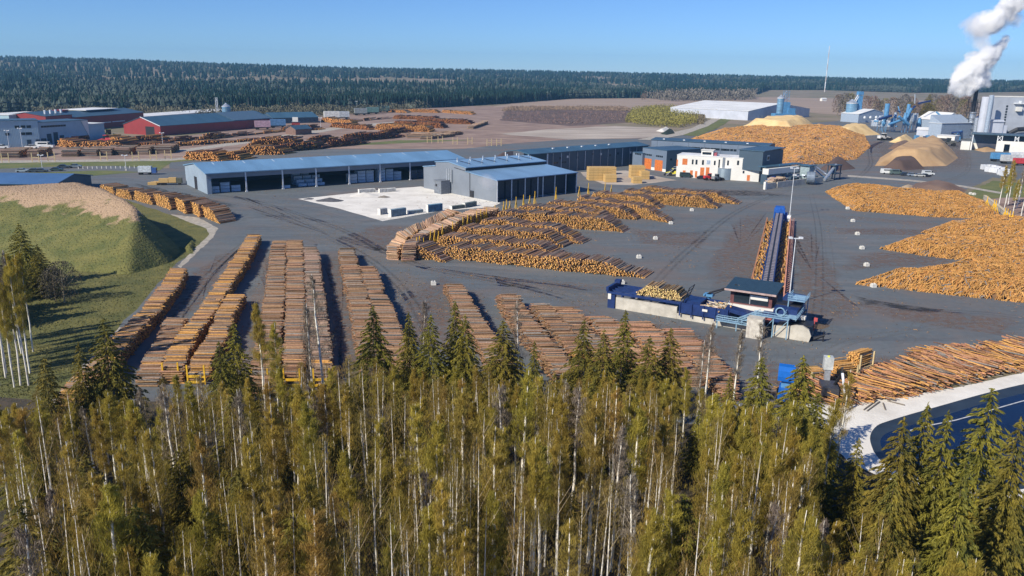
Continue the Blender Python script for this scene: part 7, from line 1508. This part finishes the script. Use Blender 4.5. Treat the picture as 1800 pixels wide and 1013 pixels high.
for px, w_, m in [([(300,345),(430,362),(560,405),(700,450),(850,485),(1050,515),(1250,640)], .8, m_tp),([(280,335),(430,350),(590,400),(720,462),(900,500),(1040,535)], .9, m_td),([(620,390),(560,372),(450,352),(330,336),(180,306)], .7, m_tp),([(380,400),(470,380),(600,392),(660,388),(900,350),(1060,335)], .7, m_td),
   ([(440,420),(380,470),(310,560),(240,650)], .6, m_td),([(450,415),(395,470),(330,560),(262,655)], .6, m_tp),([(1505,532),(1560,538),(1640,546),(1740,552),(1850,566)], .5, m_td),([(1520,528),(1600,540),(1690,549)], .4, m_td),([(1588,608),(1600,600),(1598,592),(1585,590)], .5, m_tp),([(1600,588),(1612,570),(1620,560)], .4, m_tp),
   ([(1130,520),(1210,440),(1300,370),(1400,330)], .8, m_td),([(1430,600),(1440,500),(1438,400),(1425,340)], .4, m_td),([(1450,610),(1462,500),(1452,400)], .5, m_tp),([(1090,345),(1240,350),(1400,345),(1560,330)], .8, m_tp),([(1300,620),(1400,650),(1500,600),(1700,570),(1850,575)], .7, m_tp),([(1370,640),(1376,625),(1372,612),(1360,606)], .5, m_tp),
   ([(760,640),(740,560),(700,500),(640,450),(560,410)], .7, m_td),([(590,700),(588,600),(575,500),(560,430)], .6, m_td),([(880,500),(960,520),(1060,560),(1200,600),(1290,640)], .8, m_tp),([(1460,410),(1600,418),(1700,426)], .6, m_tp),([(1480,470),(1600,474),(1680,478)], .5, m_tp),([(1100,410),(1200,412),(1290,400)], .6, m_td),([(1040,440),(1140,436),(1260,420)], .5, m_tp),
   ([(1560,310),(1640,320),(1700,300),(1700,262)], 1.0, m_tp),([(1500,320),(1530,290),(1530,260),(1560,246)], 1.0, m_td)]: track(px, w_, m, 'tyre marks sweeping across the asphalt')
# scattered bark scraps and broken sticks lying on the yard
rg = np.random.RandomState(77); P0 = []; P1 = []
while len(P0) < 5200:
    px, py = rg.uniform(330, 1800), rg.uniform(330, 700)
    if rg.uniform() > .12+.88*(vnoise(px, py, 45, 3) > .6): continue
    if px < 600 and py > 380+0: 
        if px < 700-py*.55: continue
    if px > 1450 and py > 660: continue
    g = G(px, py); a = rg.uniform(0, 6.28); l = rg.uniform(.1, .45); P0.append((g.x-l*math.cos(a), g.y-l*math.sin(a), .09)); P1.append((g.x+l*math.cos(a), g.y+l*math.sin(a), .11+rg.uniform(0, .1)))
tag(obj('bark_scraps', logs_mesh('bark_scraps', np.array(P0), np.array(P1), rg.uniform(.03, .075, len(P0)), seed=5, sides=4, barkc=np.array([.24,.16,.11]), endmix=.05), None), 'bark scraps and broken sticks scattered over the asphalt', 'bark scraps', None, 'stuff')
# ------------------------------------------------------------------ steam
ms_ = bpy.data.materials.new('steam volume'); ms_.use_nodes = True; tn = ms_.node_tree; tn.nodes.clear(); L = tn.links
out = N(tn, 'ShaderNodeOutputMaterial'); vo = N(tn, 'ShaderNodeVolumePrincipled'); vo.inputs['Color'].default_value = (1,1,1,1); vo.inputs['Anisotropy'].default_value = .0; L.new(vo.outputs[0], out.inputs['Volume'])
tc = N(tn, 'ShaderNodeTexCoord'); ge = N(tn, 'ShaderNodeNewGeometry'); nz = N(tn, 'ShaderNodeTexNoise'); nz.inputs['Scale'].default_value = .075; nz.inputs['Detail'].default_value = 5; nz.inputs['Roughness'].default_value = .62; nz.inputs['Distortion'].default_value = .4; L.new(ge.outputs['Position'], nz.inputs[0])
vl = N(tn, 'ShaderNodeVectorMath', operation='LENGTH'); L.new(tc.outputs['Object'], vl.inputs[0])
a1 = N(tn, 'ShaderNodeMath', operation='MULTIPLY_ADD'); a1.inputs[1].default_value = -1.0; a1.inputs[2].default_value = .52; L.new(vl.outputs['Value'], a1.inputs[0])
a2 = N(tn, 'ShaderNodeMath', operation='MULTIPLY_ADD'); a2.inputs[1].default_value = 1.7; L.new(nz.outputs['Fac'], a2.inputs[0]); L.new(a1.outputs[0], a2.inputs[2])
a3 = N(tn, 'ShaderNodeMapRange'); a3.inputs[1].default_value = .62; a3.inputs[2].default_value = 1.02; L.new(a2.outputs[0], a3.inputs[0])
oi = N(tn, 'ShaderNodeAttribute', attribute_name='dens', attribute_type='OBJECT'); a4 = N(tn, 'ShaderNodeMath', operation='MULTIPLY'); L.new(a3.outputs[0], a4.inputs[0]); L.new(oi.outputs['Fac'], a4.inputs[1]); L.new(a4.outputs[0], vo.inputs['Density'])
pf = MB().lathe([(.05,-1),(.5,-.87),(.87,-.5),(1,0),(.87,.5),(.5,.87),(.05,1)], n=16).mesh('steam_puff', ms_)
b = G(*PST)
def at_px(px, py):   # on the vertical sheet through the chimney
    d = RM @ Vector(((px-900)/F, -(py-506.5)/F, -1)); k = b.y/d.y; return Vector((d.x*k, b.y, HC+d.z*k))
def puff(px, py, rx, rz_, rot, dens, label, dy=0, pos=None, grp='steam clouds from the black chimney'):
    o = link(bpy.data.objects.new('steam', pf)); o.location = pos if pos else at_px(px, py)+Vector((0, dy, 0)); rx *= 1.1; rz_ *= 1.1; o.scale = (rx, min(rx, rz_), rz_); o.rotation_euler = (0, rot, 0); o['dens'] = dens
    tag(o, label, 'steam', grp, 'stuff')
for a in [(1703,158,9,8,0,.5,'low dense steam right at the chimney mouth'),(1697,143,20,17,-.3,.6,'white steam bulge at the lower left of the plume'),(1712,140,20,16,-.4,.5,'shaded steam bulge right of the chimney'),(1706,126,22,17,-.6,.6,'bright white steam in the lower half of the plume'),(1722,110,22,15,-.6,.6,'bright white steam at the plume middle'),
          (1742,97,20,11,-.6,.5,'white steam tongue leaning right'),(1760,80,13,8,-.9,.45,'narrow upper tip of the lower plume'),(1730,122,14,12,-.5,.12,'faint blue shaded steam behind the plume'),
          (1722,70,18,12,.9,.10,'thin wisp left of the plume gap'),(1722,48,26,15,-.1,.10,'thin pale veil at the left of the upper cloud'),(1742,38,22,15,-.6,.35,'white lower end of the upper cloud'),(1760,24,26,14,-.6,.45,'bright middle of the upper cloud'),(1778,8,24,16,-.6,.4,'bright top end of the upper cloud at the frame'),(1772,38,26,10,-.4,.10,'blue shaded underside of the upper cloud')]: puff(*a)
puff(0,0,4,4,0,.12,'faint steam wisp over the kiln roof', pos=G(856,318,19), grp=None)
# ------------------------------------------------------------------ haze
hz = MB().box(-5200, -400, -3, 5200, 8000, 230); mh = bpy.data.materials.new('haze'); mh.use_nodes = True; t = mh.node_tree; t.nodes.clear()
o_ = N(t, 'ShaderNodeOutputMaterial'); v_ = N(t, 'ShaderNodeVolumePrincipled'); v_.inputs['Color'].default_value = (.28,.64,1.0,1); v_.inputs['Density'].default_value = .00007; v_.inputs['Anisotropy'].default_value = .2; t.links.new(v_.outputs[0], o_.inputs['Volume'])
HAZE = True
if HAZE: tag(obj('haze', hz, mh), 'thin blue distance haze over the whole scene', 'haze', None, 'stuff')

#@@REST@@
